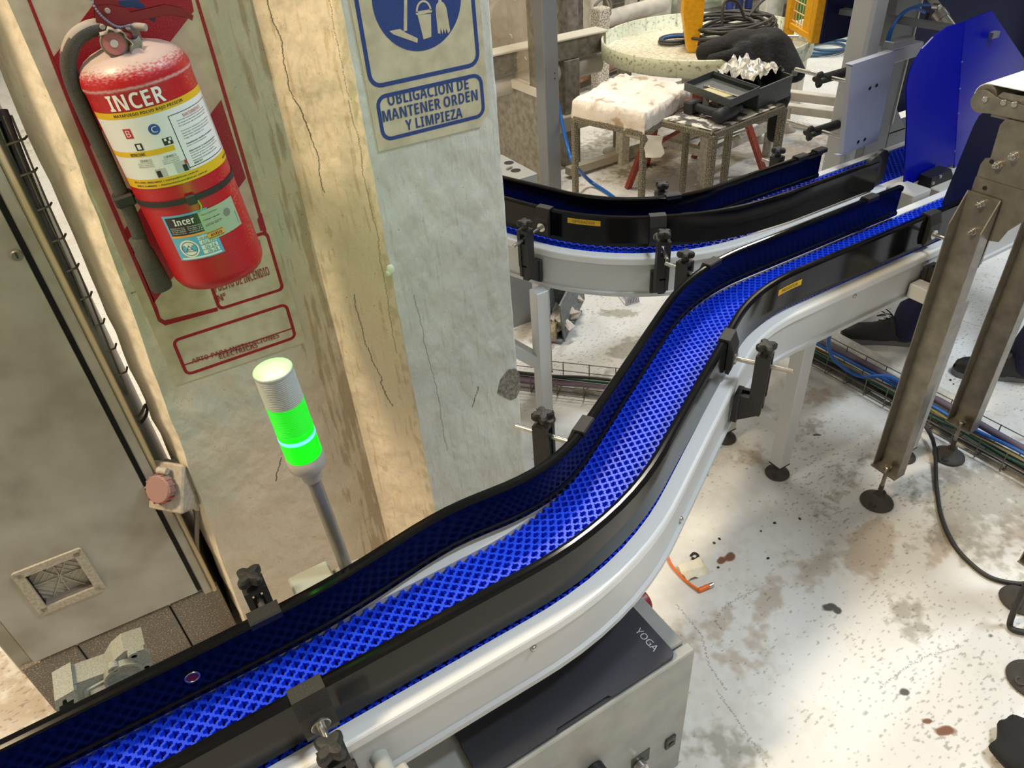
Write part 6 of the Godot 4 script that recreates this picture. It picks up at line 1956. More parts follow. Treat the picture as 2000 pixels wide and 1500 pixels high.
func person() -> void:
	var o := thing("person", Vector3(2.95, 0, -1.3), "person in navy work trousers and black laced safety shoes striding behind the stand", "person")
	var toe1: Vector3 = Vector3(2.563, 0, -1.637)
	var heel1: Vector3 = Vector3(2.779, 0, -1.424)
	var toe2: Vector3 = Vector3(2.709, 0, -1.204)
	var heel2 := toe2 + (heel1 - toe1).normalized() * 0.29
	shoe(o, heel1, toe1)
	shoe(o, heel2, toe2)
	var d := (heel1 - toe1).normalized()
	var a1 := heel1 - d * 0.035 + Vector3(0, 0.13, 0)
	var a2 := heel2 - d * 0.035 + Vector3(0, 0.13, 0)
	var k1 := a1 + Vector3(0.19, 0.37, 0.02)
	var k2 := a2 + Vector3(0.16, 0.38, -0.02)
	var hip := Vector3(3.30, 0.90, -1.22)
	var h1 := hip + Vector3(0, 0, -0.09)
	var h2 := hip + Vector3(0, 0, 0.09)
	var tb := B.new()
	body_field([[a1 + Vector3(-0.01, -0.05, 0), a1 + Vector3(0.01, 0.02, 0), 0.062, 0.066], [a1, k1, 0.066, 0.082], [k1, h1, 0.084, 0.10], [a2 + Vector3(0, -0.05, 0), a2 + Vector3(0.01, 0.02, 0), 0.062, 0.066], [a2, k2, 0.066, 0.082], [k2, h2, 0.084, 0.10], [h1, h2, 0.12, 0.12], [hip, hip + Vector3(0.02, 0.14, 0), 0.13, 0.13], [hip + Vector3(0.02, 0.12, -0.06), hip + Vector3(0.04, 0.42, -0.07), 0.10, 0.11], [hip + Vector3(0.02, 0.12, 0.06), hip + Vector3(0.04, 0.42, 0.07), 0.10, 0.11], [hip + Vector3(0.04, 0.46, -0.15), hip + Vector3(0.04, 0.46, 0.15), 0.065, 0.065], [hip + Vector3(0.04, 0.46, -0.17), hip + Vector3(0.08, 0.18, -0.2), 0.055, 0.045], [hip + Vector3(0.08, 0.18, -0.2), hip + Vector3(-0.06, 0.02, -0.2), 0.043, 0.034], [hip + Vector3(0.04, 0.46, 0.17), hip + Vector3(0.08, 0.18, 0.2), 0.055, 0.045], [hip + Vector3(0.08, 0.18, 0.2), hip + Vector3(-0.06, 0.02, 0.2), 0.043, 0.034]], 0.018, tb)
	var nm := mat("work_navy", c8(20, 22, 56), 0.85)
	relief(nm, 0.03, 0.8, 71)
	nm.uv1_triplanar = true
	nm.uv1_scale = Vector3.ONE * 3.0
	part("work_clothes", tb, nm, o)
	var hd := B.new()
	var nk := hip + Vector3(0.03, 0.52, 0)
	body_field([[nk, nk + Vector3(-0.01, 0.1, 0), 0.055, 0.052], [nk + Vector3(-0.02, 0.15, 0), nk + Vector3(-0.005, 0.23, 0), 0.072, 0.085], [nk + Vector3(-0.095, 0.17, 0), nk + Vector3(-0.085, 0.2, 0), 0.014, 0.01], [nk + Vector3(-0.06, 0.11, 0), nk + Vector3(-0.06, 0.13, 0), 0.035, 0.04], [nk + Vector3(0.0, 0.17, -0.085), nk + Vector3(0.0, 0.2, -0.085), 0.016, 0.018], [nk + Vector3(0.0, 0.17, 0.085), nk + Vector3(0.0, 0.2, 0.085), 0.016, 0.018]], 0.009, hd)
	for sg in [-1.0, 1.0]:
		var w: Vector3 = hip + Vector3(-0.06, 0.02, 0.2 * sg)
		var e := w + Vector3(-0.085, -0.035, 0)
		body_field([[w, e, 0.03, 0.036], [e + Vector3(0, 0, -0.03), e + Vector3(-0.075, -0.05, -0.035), 0.0095, 0.008], [e + Vector3(0, 0, -0.01), e + Vector3(-0.09, -0.045, -0.012), 0.0095, 0.008], [e + Vector3(0, 0, 0.01), e + Vector3(-0.085, -0.047, 0.012), 0.0095, 0.008], [e + Vector3(0, 0, 0.03), e + Vector3(-0.065, -0.05, 0.034), 0.009, 0.008], [w + Vector3(-0.04, 0, 0.03 * sg), w + Vector3(-0.1, -0.005, 0.05 * sg), 0.011, 0.009]], 0.006, hd)
	part("skin", hd, mat("skin", c8(176, 130, 104), 0.6), o)
	var hr := B.new(true)
	hr.ball(nk + Vector3(0.012, 0.235, 0), Vector3(0.092, 0.088, 0.09), 16)
	part("hair", hr, mat("hair_dark", c8(36, 28, 24), 0.8), o)

# ---------------------------------------------------------------- work tables behind the far conveyor
func work_table() -> void:
	var steel := worn("chipped_frame", [[0.0, c8(52, 48, 40)], [0.45, c8(88, 82, 68)], [0.6, c8(150, 142, 122)], [1.0, c8(172, 164, 142)]], 0.05, 5.0, 0.55, 0.3)
	# right stand: dusty top, tubular frame
	var y := 0.70
	var c := [Vector3(2.513, 0.7, -2.824), Vector3(2.566, 0.7, -2.526), Vector3(3.103, 0.7, -2.591), Vector3(3.02, 0.7, -3.2)]
	c[3] = c[0] + (c[2] - c[1])
	var o := thing("work_stand", (c[0] + c[2]) / 2 * Vector3(1, 0, 1), "chipped steel stand with a dusty top under the toolbox and drill", "table")
	var top := PackedVector2Array()
	for q in c: top.append(Vector2(q.x, -q.z))
	var tx := Transform3D(Basis(Vector3.RIGHT, Vector3(0, 0, -1), Vector3.UP), Vector3.ZERO)
	part("top", B.new().prism(top, tx, y - 0.012, y), worn("top_dusty", [[0.0, c8(64, 62, 58)], [0.42, c8(90, 88, 84)], [0.5, c8(206, 202, 194)], [1.0, c8(222, 218, 210)]], 0.007, 3.0, 0.6), o)
	var fr := B.new()
	for i in 4: fr.bar(c[i] - Vector3(0, 0.022, 0), c[(i + 1) % 4] - Vector3(0, 0.022, 0), 0.03, 0.03, Vector3.UP, 0.003)
	part("frame", fr, steel, o)
	for q in [c[1], c[2], c[3]]: part("leg", B.new().bar(Vector3(q.x, 0, q.z), q - Vector3(0, 0.02, 0), 0.034, 0.034, Vector3(0, 0, 1), 0.003), steel, o)
	# left stand, covered with a dusty crumpled board
	var e := [Vector3(2.297, 0.64, -3.287), Vector3(2.413, 0.64, -2.849), Vector3(2.89, 0.64, -3.051), Vector3.ZERO]
	e[3] = e[0] + (e[2] - e[1])
	var o2 := thing("work_stand", (e[0] + e[2]) / 2 * Vector3(1, 0, 1), "thin legged steel stand covered by the crumpled dusty wrapping", "table")
	var f2 := B.new()
	for i in 4: f2.bar(e[i], e[(i + 1) % 4], 0.03, 0.03, Vector3.UP, 0.003)
	part("frame", f2, steel, o2)
	for q in [e[0], e[1], e[2]]: part("leg", B.new().bar(Vector3(q.x, 0, q.z), q, 0.03, 0.03, Vector3(0, 0, 1), 0.003), steel, o2)
	part("foot_rail", B.new().cyl(Vector3(e[1].x, 0.12, e[1].z), Vector3(e[1].x, 0.12, e[1].z) + Vector3(0.32, 0, 0.16), 0.01, 10), mat("rail_pale", c8(206, 190, 170), 0.6), o2)
	var rng := RandomNumberGenerator.new()
	rng.seed = 77
	var nz := noise(2.2, 78, 4)
	var g := []
	var N := 26
	for i in N + 1:
		var row := []
		for j in N + 1:
			var u := lerpf(-0.12, 1.12, float(j) / N)
			var v := lerpf(-0.1, 1.08, float(i) / N)
			var uu := clampf(u, -0.02, 1.02)
			var vv := clampf(v, -0.02, 1.02)
			var p: Vector3 = e[0].lerp(e[1], uu).lerp(e[3].lerp(e[2], uu), vv)
			var over := maxf(absf(u - uu) / 0.1, absf(v - vv) / 0.08)
			p.y = 0.745 - minf(over, 1.0) * 0.10 + nz.get_noise_2d(i * 0.35, j * 0.35) * 0.02
			p += Vector3(nz.get_noise_2d(i * 0.3 + 40, j * 0.3), 0, nz.get_noise_2d(i * 0.3, j * 0.3 + 60)) * 0.012
			row.append(p)
		g.append(row)
	var wm := worn("dusty_wrap", [[0.0, c8(150, 120, 84)], [0.2, c8(176, 158, 136)], [0.3, c8(222, 212, 202)], [1.0, c8(238, 232, 224)]], 0.006, 1.6, 0.8)
	relief(wm, 0.03, 1.0, 79)
	var wr := B.new()
	wr.sheet(g, 0.003)
	solo("wrapping_sheet", wr, wm, (e[0] + e[2]) / 2, "crumpled dusty white wrapping over the left stand", "wrapping")
	var tg := []
	for i in 6:
		var row := []
		for j in 4: row.append(Vector3(2.393, 0.66, -2.787) + Vector3(0.02 * j - 0.02 + 0.006 * sin(i * 2.0), -0.022 * i, 0.02 * j + 0.012 * sin(i * 1.4 + j)))
		tg.append(row)
	solo("plastic_scrap", B.new().sheet(tg, 0.001), mat("scrap_pale", c8(206, 200, 190), 0.4), Vector3(2.509, 0.6, -2.921), "torn pale plastic scrap hanging from the wrapped stand's corner", "plastic")
	# toolbox: open case with its lid folded flat towards the camera's left
	var tb := thing("toolbox", Vector3(3.1, 0.7, -3.0), "grey steel toolbox with its lid open", "toolbox")
	var gm := worn("toolbox_gray", [[0.0, c8(62, 68, 70)], [0.7, c8(78, 84, 86)], [1.0, c8(104, 108, 108)]], 0.03, 4.0, 0.5)
	var y0 := 0.70
	var y1 := 0.80
	var a := [Vector3(2.936, 0.7, -2.613), Vector3(3.194, 0.7, -2.66)]
	var A0: Vector3 = a[0] + Vector3(0, 0, 0)
	var A1: Vector3 = a[1] + (a[1] - a[0]) * 0.12
	var side := Vector3(0.30, 0, -0.42) * 1.0
	var dv := (A1 - A0)
	# outline corners: front edge A0..A1, then back along the long side
	var long := (Vector3(3.044, 0.8, -3.078) - Vector3(3, 0.8, -2.693)) * 0.95
	long.y = 0.0
	var cs := [A0, A1, A1 + long, A0 + long]
	var w := B.new()
	for i in 4: w.bar(cs[i] + Vector3(0, 0.05, 0), cs[(i + 1) % 4] + Vector3(0, 0.05, 0), 0.1, 0.004, Vector3(0, 1, 0).cross((cs[(i + 1) % 4] - cs[i]).normalized()))
	var fl := PackedVector2Array()
	for q in cs: fl.append(Vector2(q.x, -q.z))
	w.prism(fl, tx, y0, y0 + 0.003)
	for i in 4: w.bar(cs[i] + Vector3(0, 0.1, 0), cs[(i + 1) % 4] + Vector3(0, 0.1, 0), 0.01, 0.006, Vector3.UP)
	part("case", w, gm, tb)
	var lidv := -(dv.normalized()) * 0.24
	var ls := [A0 + Vector3(0, 0.1, 0), A0 + long + Vector3(0, 0.1, 0), A0 + long + lidv + Vector3(0, 0.095, 0), A0 + lidv + Vector3(0, 0.095, 0)]
	var l := B.new()
	var lp := PackedVector2Array()
	for q in ls: lp.append(Vector2(q.x, -q.z))
	l.prism(lp, tx, 0.775, 0.779)
	for i in 4: l.bar(ls[i] - Vector3(0, 0.006, 0), ls[(i + 1) % 4] - Vector3(0, 0.006, 0), 0.004, 0.038, Vector3.UP)
	var lid := part("lid", l, gm, tb)
	part("latch", B.new().bar((ls[2] + ls[3]) / 2 - Vector3(0, 0.02, 0), (ls[2] + ls[3]) / 2 + Vector3(-0.02, -0.05, 0.02), 0.03, 0.004), mat("button_black", c8(24, 24, 24), 0.5), lid)
	# wrench and note in the lid
	var wl: Vector3 = ls[2].lerp(ls[1], 0.45) + (ls[3] - ls[2]) * 0.22
	var we: Vector3 = ls[3].lerp(ls[0], 0.5) + (ls[2] - ls[3]) * 0.12
	wl.y = 0.784; we.y = 0.784
	var wb := B.new()
	wb.bar(wl, we, 0.016, 0.006, Vector3.UP, 0.001)
	wb.cyl(wl + Vector3(0, -0.004, 0), wl + Vector3(0, 0.005, 0), 0.017, 16, 0.001)
	solo("spanner", wb, mats["steel"], (wl + we) / 2, "chrome spanner lying in the toolbox lid", "spanner")
	var nl := B.new()
	var nc: Vector3 = (ls[2] + ls[3]) / 2 - lidv * 0.28
	nl.box(Vector3(nc.x, 0.7805, nc.z), Vector3(0.17, 0.0015, 0.09), Basis(Vector3.UP, atan2(-long.z, long.x)))
	solo("paper_note", nl, worn("note_yellow", [[0.0, c8(120, 112, 80)], [0.3, c8(206, 196, 150)], [1.0, c8(226, 218, 178)]], 0.1, 8.0, 0.8), Vector3(nc.x, 0.78, nc.z), "yellowed paper note in the toolbox lid", "paper")
	# clear plastic bag on top
	var bg := []
	var bn := noise(1.6, 90, 4)
	for i in 15:
		var row := []
		for j in 15:
			var p := A0.lerp(A1, 0.1 + 0.95 * j / 14.0) + long * (0.2 + 0.8 * i / 14.0)
			p.y = 0.835 + bn.get_noise_2d(i * 0.22, j * 0.22) * 0.05 - 0.02 * absf(j - 7) / 7.0
			row.append(p)
		bg.append(row)
	var pm := worn("bag_plastic", [[0.0, c8(92, 92, 90)], [0.45, c8(150, 150, 146)], [0.55, c8(226, 222, 210)], [1.0, c8(238, 234, 224)]], 0.012, 3.0, 0.18)
	solo("plastic_bag", B.new().sheet(bg, 0.001), pm, (A0 + A1) / 2 + long / 2 + Vector3(0, 0.13, 0), "crumpled clear plastic bag lying on the open toolbox", "bag")
	# cordless drill lying on its side
	var dr := thing("cordless_drill", Vector3(2.721, 0.7, -2.704), "black and red cordless drill lying in front of the toolbox", "drill")
	var dk := mat("drill_black", c8(34, 36, 40), 0.55)
	var rd := mat("drill_red", c8(170, 26, 34), 0.4)
	var h0: Vector3 = Vector3(2.635, 0.74, -2.578)
	var h1: Vector3 = Vector3(2.789, 0.74, -2.605)
	var hd := (h1 - h0).normalized()
	part("motor_housing", B.new(true).lathe(Transform3D(Basis(hd.cross(Vector3.UP).normalized(), hd, hd.cross(Vector3.UP).normalized().cross(hd)), h0 - hd * 0.02), [[0.0, 0.0], [0.022, 0.003], [0.033, 0.016], [0.035, 0.04], [0.034, 0.12], [0.028, 0.15], [0.0, 0.15]], 20), dk, dr)
	part("chuck", B.new(true).lathe(Transform3D(Basis(hd.cross(Vector3.UP).normalized(), hd, hd.cross(Vector3.UP).normalized().cross(hd)), h0 + hd * 0.13), [[0.0, 0.0], [0.026, 0.0], [0.024, 0.02], [0.02, 0.045], [0.012, 0.055], [0.0, 0.055]], 18), mat("chuck_gray", c8(52, 52, 54), 0.5), dr)
	var g0 := h0 + hd * 0.05
	var g1: Vector3 = Vector3(2.674, 0.735, -2.761)
	part("grip", B.new(true).tube([g0, g0.lerp(g1, 0.5) + Vector3(0, -0.004, 0), g1], 0.021, 12), dk, dr)
	var gd := (g1 - g0).normalized()
	part("battery", B.new().box(g1 + gd * 0.03, Vector3(0.085, 0.06, 0.062), Basis(gd.cross(Vector3.UP).normalized(), gd, gd.cross(Vector3.UP).normalized().cross(gd)), 0.008), dk, dr)
	part("battery_latch", B.new().box(g1 + gd * 0.06 + Vector3(0, 0.005, 0), Vector3(0.06, 0.012, 0.05), Basis(gd.cross(Vector3.UP).normalized(), gd, gd.cross(Vector3.UP).normalized().cross(gd)), 0.003), rd, dr)
	part("red_badge", B.new().box(h0 + hd * 0.075 + Vector3(-0.018, 0.004, 0.028), Vector3(0.02, 0.028, 0.006), Basis(Vector3.UP, atan2(-hd.z, hd.x))), rd, dr)
	# red trestle standing behind the stands
	var tr := thing("trestle", Vector3(3.3, 0, -3.4), "rusty red folding trestle between the stands", "trestle")
	var rm := worn("trestle_red", [[0.0, c8(128, 52, 40)], [0.6, c8(152, 66, 50)], [1.0, c8(180, 120, 100)]], 0.03, 3.0, 0.65)
	var tops := [Vector3(3.02, 0.56, -3.42), Vector3(3.50, 0.56, -3.30)]
	var feet := [Vector3(2.9, 0, -3.562), Vector3(3.703, 0, -3.155), Vector3(3.25, 0, -3.80), Vector3(3.582, 0, -3.691)]
	for q in [[tops[0], feet[0]], [tops[0], feet[2]], [tops[1], feet[1]], [tops[1], feet[3]]]:
		part("leg", B.new().bar(q[1], q[0], 0.035, 0.03, Vector3(0, 0, 1)), rm, tr)
	part("top_bar", B.new().bar(tops[0], tops[1], 0.06, 0.12, Vector3.UP), rm, tr)
	part("brace", B.new().bar(feet[0].lerp(tops[0], 0.42), feet[0].lerp(tops[1], 0.75), 0.03, 0.012, Vector3.UP), rm, tr)
	part("brace", B.new().bar(feet[1].lerp(tops[1], 0.55), feet[3].lerp(tops[1], 0.2), 0.035, 0.012, Vector3.UP), mat("brace_gray", c8(150, 150, 148), 0.5), tr)

func round_table() -> void:
	var c := Vector3(3.57, 0, -3.67)
	var R := 0.65
	var o := thing("round_tray_table", c, "big round pale green tray table with chipped paint", "table")
	var gm := worn("tray_paint", [[0.0, c8(58, 56, 46)], [0.2, c8(92, 88, 72)], [0.27, c8(196, 202, 178)], [1.0, c8(212, 216, 194)]], 0.03, 2.0, 0.5)
	part("rim", B.new(true).lathe(Transform3D(Basis.IDENTITY, c + Vector3(0, 0.70, 0)), [[R - 0.02, 0.0], [R, 0.004], [R, 0.096], [R - 0.006, 0.102], [R - 0.012, 0.098], [R - 0.014, 0.022], [R - 0.04, 0.018]], 64), gm, o)
	part("tray_floor", B.new().cyl(c + Vector3(0, 0.70, 0), c + Vector3(0, 0.718, 0), R - 0.012, 56), worn("tray_worn", [[0.0, c8(168, 160, 140)], [0.5, c8(206, 200, 178)], [1.0, c8(226, 222, 204)]], 0.02, 3.0, 0.6), o)
	var wm := worn("old_white_steel", [[0.0, c8(120, 112, 98)], [0.3, c8(178, 172, 160)], [1.0, c8(206, 202, 192)]], 0.03, 2.0, 0.6)
	for a in [0.6, 2.2, 3.7, 5.3]:
		var q := c + Vector3(cos(a) * 0.5, 0, sin(a) * 0.5)
		part("leg", B.new().bar(q, q + Vector3(0, 0.70, 0), 0.07, 0.07, Vector3(0, 0, 1), 0.004), wm, o)
	for a in [0.6, 2.2, 3.7, 5.3]:
		var q := c + Vector3(cos(a) * 0.5, 0.22, sin(a) * 0.5)
		var q2 := c + Vector3(cos(a + 1.55) * 0.5, 0.22, sin(a + 1.55) * 0.5)
		part("stretcher", B.new().bar(q, q2, 0.05, 0.05, Vector3.UP, 0.003), wm, o)
	# coils of black cable
	var black := mat("cable_gray_black", c8(54, 53, 52), 0.55)
	var rng := RandomNumberGenerator.new()
	rng.seed = 15
	var cb := B.new(true)
	var cc: Vector3 = Vector3(3.742, 0.76, -3.629)
	for i in 13:
		var pts := []
		var rr := rng.randf_range(0.16, 0.30)
		var ph := rng.randf_range(0, TAU)
		for t in 22:
			var a := TAU * t / 22.0
			pts.append(cc + Vector3(rr * cos(a) + 0.03 * sin(ph), 0.0 + i * 0.008 + 0.014 * sin(a * 2.0 + ph), rr * 0.8 * sin(a) + 0.03 * cos(ph)))
		cb.tube(pts, 0.0095, 7, true)
	cb.tube(smooth([cc + Vector3(-0.12, 0.05, 0.05), cc + Vector3(-0.08, 0.2, 0), cc + Vector3(0.05, 0.19, -0.02), cc + Vector3(0.12, 0.08, 0.0)], 6), 0.0095, 7)
	cb.tube(smooth([cc + Vector3(0.2, 0.08, -0.05), cc + Vector3(0.36, 0.14, -0.1), cc + Vector3(0.55, 0.17, -0.15)], 6), 0.0095, 7)
	solo("cable_coil", cb, black, cc, "big heap of coiled black cable in the round tray", "cable")
	var c2 := B.new(true)
	var d: Vector3 = Vector3(3.529, 0.725, -3.899)
	for i in 2:
		var pts := []
		for t in 24:
			var a := TAU * t / 24.0
			pts.append(d + Vector3(0.11 * cos(a) + i * 0.006, 0.008 + i * 0.014, 0.09 * sin(a)))
		c2.tube(pts, 0.009, 7, true)
	solo("cable_ring", c2, black, d, "small black cable ring with blue core in the round tray", "cable")
	var c3 := B.new(true)
	var p3 := []
	for t in 24: p3.append(d + Vector3(0.093 * cos(TAU * t / 24.0), 0.02, 0.073 * sin(TAU * t / 24.0)))
	c3.tube(p3, 0.006, 7, true)
	solo("blue_cable_ring", c3, mat("tube_blue", c8(22, 92, 176), 0.35), d + Vector3(0, 0.01, 0), "blue cable ring inside the small black one in the round tray", "cable")
	for q in [[[Vector3(3.89, 0.79, -3.332), Vector3(3.773, 0.79, -3.345), Vector3(3.612, 0.79, -3.333)], "blue tube end sticking out of the round tray beside the jacket"]]:
		solo("blue_tube", B.new(true).tube(smooth(q[0], 5), 0.008, 8), mat("tube_blue", c8(22, 92, 176), 0.35), q[0][1], q[1], "tube")
	solo("chrome_tube", B.new(true).cyl(Vector3(3.772, 0.79, -3.427), Vector3(3.909, 0.79, -3.23), 0.011, 12, 0.001), mat("steel", c8(190, 188, 184), 0.25, 0.9), Vector3(3.812, 0.79, -3.381), "chrome tube lying over the right of the round tray", "tube")
	# black jacket over the rim
	var n: Vector3 = (Vector3(3.353, 0.8, -3.063) - c) * Vector3(1, 0, 1)
	n = n.normalized()
	var t := Vector3(-n.z, 0, n.x)
	if t.dot(Vector3(1, 0, 0)) < 0.0: t = -t
	var at := func(along: float, out: float, y: float) -> Vector3: return c + n * (R + out) + t * along + Vector3(0, y, 0)
	var jb := B.new()
	body_field([[at.call(-0.18, -0.22, 0.80), at.call(0.0, -0.16, 0.84), 0.06, 0.07], [at.call(-0.02, -0.2, 0.84), at.call(0.16, -0.1, 0.86), 0.06, 0.06], [at.call(-0.05, -0.05, 0.83), at.call(-0.03, 0.06, 0.66), 0.05, 0.045], [at.call(0.05, -0.05, 0.85), at.call(0.07, 0.07, 0.6), 0.055, 0.05], [at.call(0.15, -0.05, 0.85), at.call(0.17, 0.06, 0.58), 0.055, 0.05], [at.call(0.22, -0.08, 0.83), at.call(0.25, 0.05, 0.7), 0.045, 0.05], [at.call(-0.2, -0.1, 0.79), at.call(-0.12, -0.02, 0.82), 0.03, 0.035], [at.call(0.16, 0.06, 0.58), at.call(0.17, 0.05, 0.42), 0.05, 0.042], [at.call(0.17, 0.05, 0.42), at.call(0.17, 0.05, 0.36), 0.037, 0.042]], 0.016, jb)
	var jm := mat("jacket_black", c8(24, 24, 26), 0.85)
	relief(jm, 0.02, 1.2, 92)
	jm.uv1_triplanar = true
	jm.uv1_scale = Vector3.ONE * 2.0
	var jk := solo("jacket", jb, jm, at.call(0.05, 0.0, 0.8), "black jacket draped over the front rim of the round tray", "jacket")
	var jl := B.new()
	jl.box(at.call(0.2, 0.115, 0.72), Vector3(0.035, 0.03, 0.004), Basis(t, Vector3.UP, t.cross(Vector3.UP)))
	part("chest_mark", jl, mat("mark_gray", c8(120, 120, 124), 0.7), jk)
	# yellow guard parts
	var ym := worn("guard_yellow", [[0.0, c8(206, 140, 14)], [0.5, c8(226, 166, 18)], [1.0, c8(234, 178, 28)]], 0.02, 3.0, 0.45)
	var g0: Vector3 = Vector3(3.444, 0.72, -3.669)
	var pst := B.new()
	pst.prism(PackedVector2Array([Vector2(-0.012, 0.0), Vector2(0.03, 0.0), Vector2(0.062, 0.16), Vector2(0.062, 1.3), Vector2(-0.062, 1.3), Vector2(-0.062, 0.22)]), Transform3D(Basis(Vector3.UP, -0.55), g0), -0.045, 0.045)
	solo("yellow_post", pst, ym, g0, "yellow tapered guard post standing in the round tray", "post")
	var gp0: Vector3 = Vector3(3.822, 0.8, -3.05)
	var ga: Vector3 = Vector3(3.995, 0.8, -3.368)
	var go := thing("yellow_guard", gp0, "yellow framed wire mesh guard behind the round tray", "guard")
	var h := 1.5
	var gd := (ga - gp0)
	gd = gd.normalized()
	var L := 0.40
	var f := B.new()
	f.bar(gp0, gp0 + Vector3(0, h, 0), 0.05, 0.06, gd, 0.003)
	f.bar(gp0 + gd * L, gp0 + gd * L + Vector3(0, h, 0), 0.05, 0.06, gd, 0.003)
	f.bar(gp0 + Vector3(0, 0.02, 0), gp0 + gd * L + Vector3(0, 0.02, 0), 0.03, 0.03, Vector3.UP)
	f.bar(gp0 + gd * L * 0.32, gp0 + gd * L * 0.32 + Vector3(0, h, 0), 0.012, 0.10, gd)
	part("frame", f, ym, go)
	var ms := B.new(true)
	for i in 24: ms.tube([gp0 + Vector3(0, 0.05 + i * 0.055, 0), gp0 + gd * L + Vector3(0, 0.05 + i * 0.055, 0)], 0.004, 5)
	for i in 8: ms.tube([gp0 + gd * L * (i + 1) / 9.0, gp0 + gd * L * (i + 1) / 9.0 + Vector3(0, h, 0)], 0.003, 5)
	part("wire_mesh", ms, mat("mesh_cream", c8(214, 184, 130), 0.5), go)
	# post that carries the guard down to the floor
	part("lower_post", B.new().bar(Vector3(gp0.x, 0, gp0.z) + gd * L, gp0 + gd * L, 0.05, 0.06, gd), ym, go)

# ---------------------------------------------------------------- guarded machine at the back left
func enclosure() -> void:
	var sm := worn("guard_steel", [[0.0, c8(112, 106, 94)], [0.5, c8(140, 134, 122)], [1.0, c8(162, 156, 142)]], 0.015, 2.0, 0.4, 0.5)
	var o := thing("machine_guard", Vector3(2.46, 0, -3.8), "tall stainless guard with a dusty clear window beside the pillar", "guard")
	var p := B.new()
	p.bb(Vector3(2.42, 0, -3.86), Vector3(2.52, 2.4, -3.76), 0.004)
	part("front_post", p, mat("post_bluegray", c8(124, 128, 134), 0.4, 0.3), o)
	part("rear_post", B.new().bb(Vector3(2.42, 0, -5.9), Vector3(2.5, 2.4, -5.82), 0.004), sm, o)
	part("sheet_panel", B.new().bb(Vector3(2.44, 0.03, -5.82), Vector3(2.455, 0.60, -3.86)), sm, o)
	part("white_rail", B.new().bb(Vector3(2.425, 0.60, -5.82), Vector3(2.475, 0.655, -3.86), 0.006), mat("rail_white", c8(206, 202, 192), 0.5), o)
	part("inner_frame", B.new().bb(Vector3(2.435, 0.655, -3.95), Vector3(2.475, 2.4, -3.86)), sm, o)
	var gl := mat("window_clear", Color(0.86, 0.82, 0.74, 0.22), 0.1)
	gl.transparency = BaseMaterial3D.TRANSPARENCY_ALPHA
	part("window_pane", B.new().bb(Vector3(2.452, 0.655, -5.82), Vector3(2.456, 2.4, -3.95)), gl, o)
	var sc := B.new()
	var rng := RandomNumberGenerator.new()
	rng.seed = 3
	for i in 34:
		var z := rng.randf_range(-5.2, -4.0)
		var y := rng.randf_range(0.68, 1.2)
		var a := rng.randf_range(0, TAU)
		var l := rng.randf_range(0.01, 0.05)
		sc.bar(Vector3(2.4505, y, z), Vector3(2.4505, y + l * sin(a), z + l * cos(a)), 0.002, 0.003, Vector3.RIGHT)
	var sp := part("scratches", sc, mat("scratch_white", c8(226, 222, 214), 0.7), o)
	sp.set_meta("kind", "stuff")
	part("blue_conduit", B.new().bb(Vector3(2.525, 0.62, -3.87), Vector3(2.55, 2.4, -3.84)), mat("conduit_blue", c8(40, 78, 116), 0.5), o)
	for q in [0.72, 0.75]: part("bolt_hole", B.new().cyl(Vector3(2.49, q, -3.7595), Vector3(2.49, q, -3.7588), 0.004, 10), mat("hole_dark", c8(20, 20, 22), 0.8), o)
	# grey terminal box by the pillar
	var tb := thing("terminal_box", Vector3(1.732, 0.6, -2.963) * Vector3(1, 0, 1), "low grey steel box with round knockouts behind the far conveyor", "box")
	var tc: Vector3 = Vector3(1.614, 0.72, -2.59)
	part("body", B.new().bb(Vector3(tc.x - 0.32, 0.0, tc.z - 0.30), Vector3(tc.x, 0.72, tc.z), 0.003), mat("box_gray2", c8(150, 150, 148), 0.45, 0.2), tb)
	for q in [Vector3(1.557, 0.72, -2.677), Vector3(1.582, 0.72, -2.776)]: part("knockout", B.new().cyl(q, q + Vector3(0, 0.001, 0), 0.022, 22), mat("hole_dark", c8(20, 20, 22), 0.8), tb)
	part("key", B.new().bar(Vector3(1.531, 0.725, -2.708), Vector3(1.561, 0.725, -2.714), 0.012, 0.004), mats["steel"], tb)
	# long rail on legs that runs across the back
	var o2 := thing("transfer_rail", Vector3(3.2, 0, -4.15), "long dull steel transfer rail on legs behind the round table", "rail")
	part("rail", B.new().bb(Vector3(1.4, 0.70, -4.2), Vector3(3.14, 0.82, -4.12), 0.006), sm, o2)
	part("top_lip", B.new().bb(Vector3(1.4, 0.82, -4.24), Vector3(3.14, 0.835, -4.1), 0.004), mat("lip_pale", c8(196, 190, 176), 0.5), o2)
	part("lower_pipe", B.new().cyl(Vector3(1.4, 0.62, -4.22), Vector3(3.14, 0.62, -4.22), 0.07, 18), mat("pipe_pale", c8(190, 186, 174), 0.6), o2)
	for x in [2.86]:
		part("leg", B.new().bb(Vector3(x - 0.06, 0, -4.19), Vector3(x + 0.06, 0.70, -4.11), 0.004), sm, o2)
	part("low_beam", B.new().bb(Vector3(2.5, 0.26, -4.2), Vector3(4.0, 0.36, -4.08), 0.005), mat("beam_beige", c8(172, 164, 148), 0.5), o2)
	for x in [3.25]:
		part("stem", B.new().cyl(Vector3(x, 0.02, -4.15), Vector3(x, 0.27, -4.15), 0.016, 12), sm, o2)
		part("foot", B.new(true).lathe(Transform3D(Basis.IDENTITY, Vector3(x, 0, -4.15)), [[0.0, 0.0], [0.09, 0.0], [0.085, 0.01], [0.02, 0.035], [0.0, 0.035]], 22), mat("foot_pale", c8(166, 158, 146), 0.7), o2)
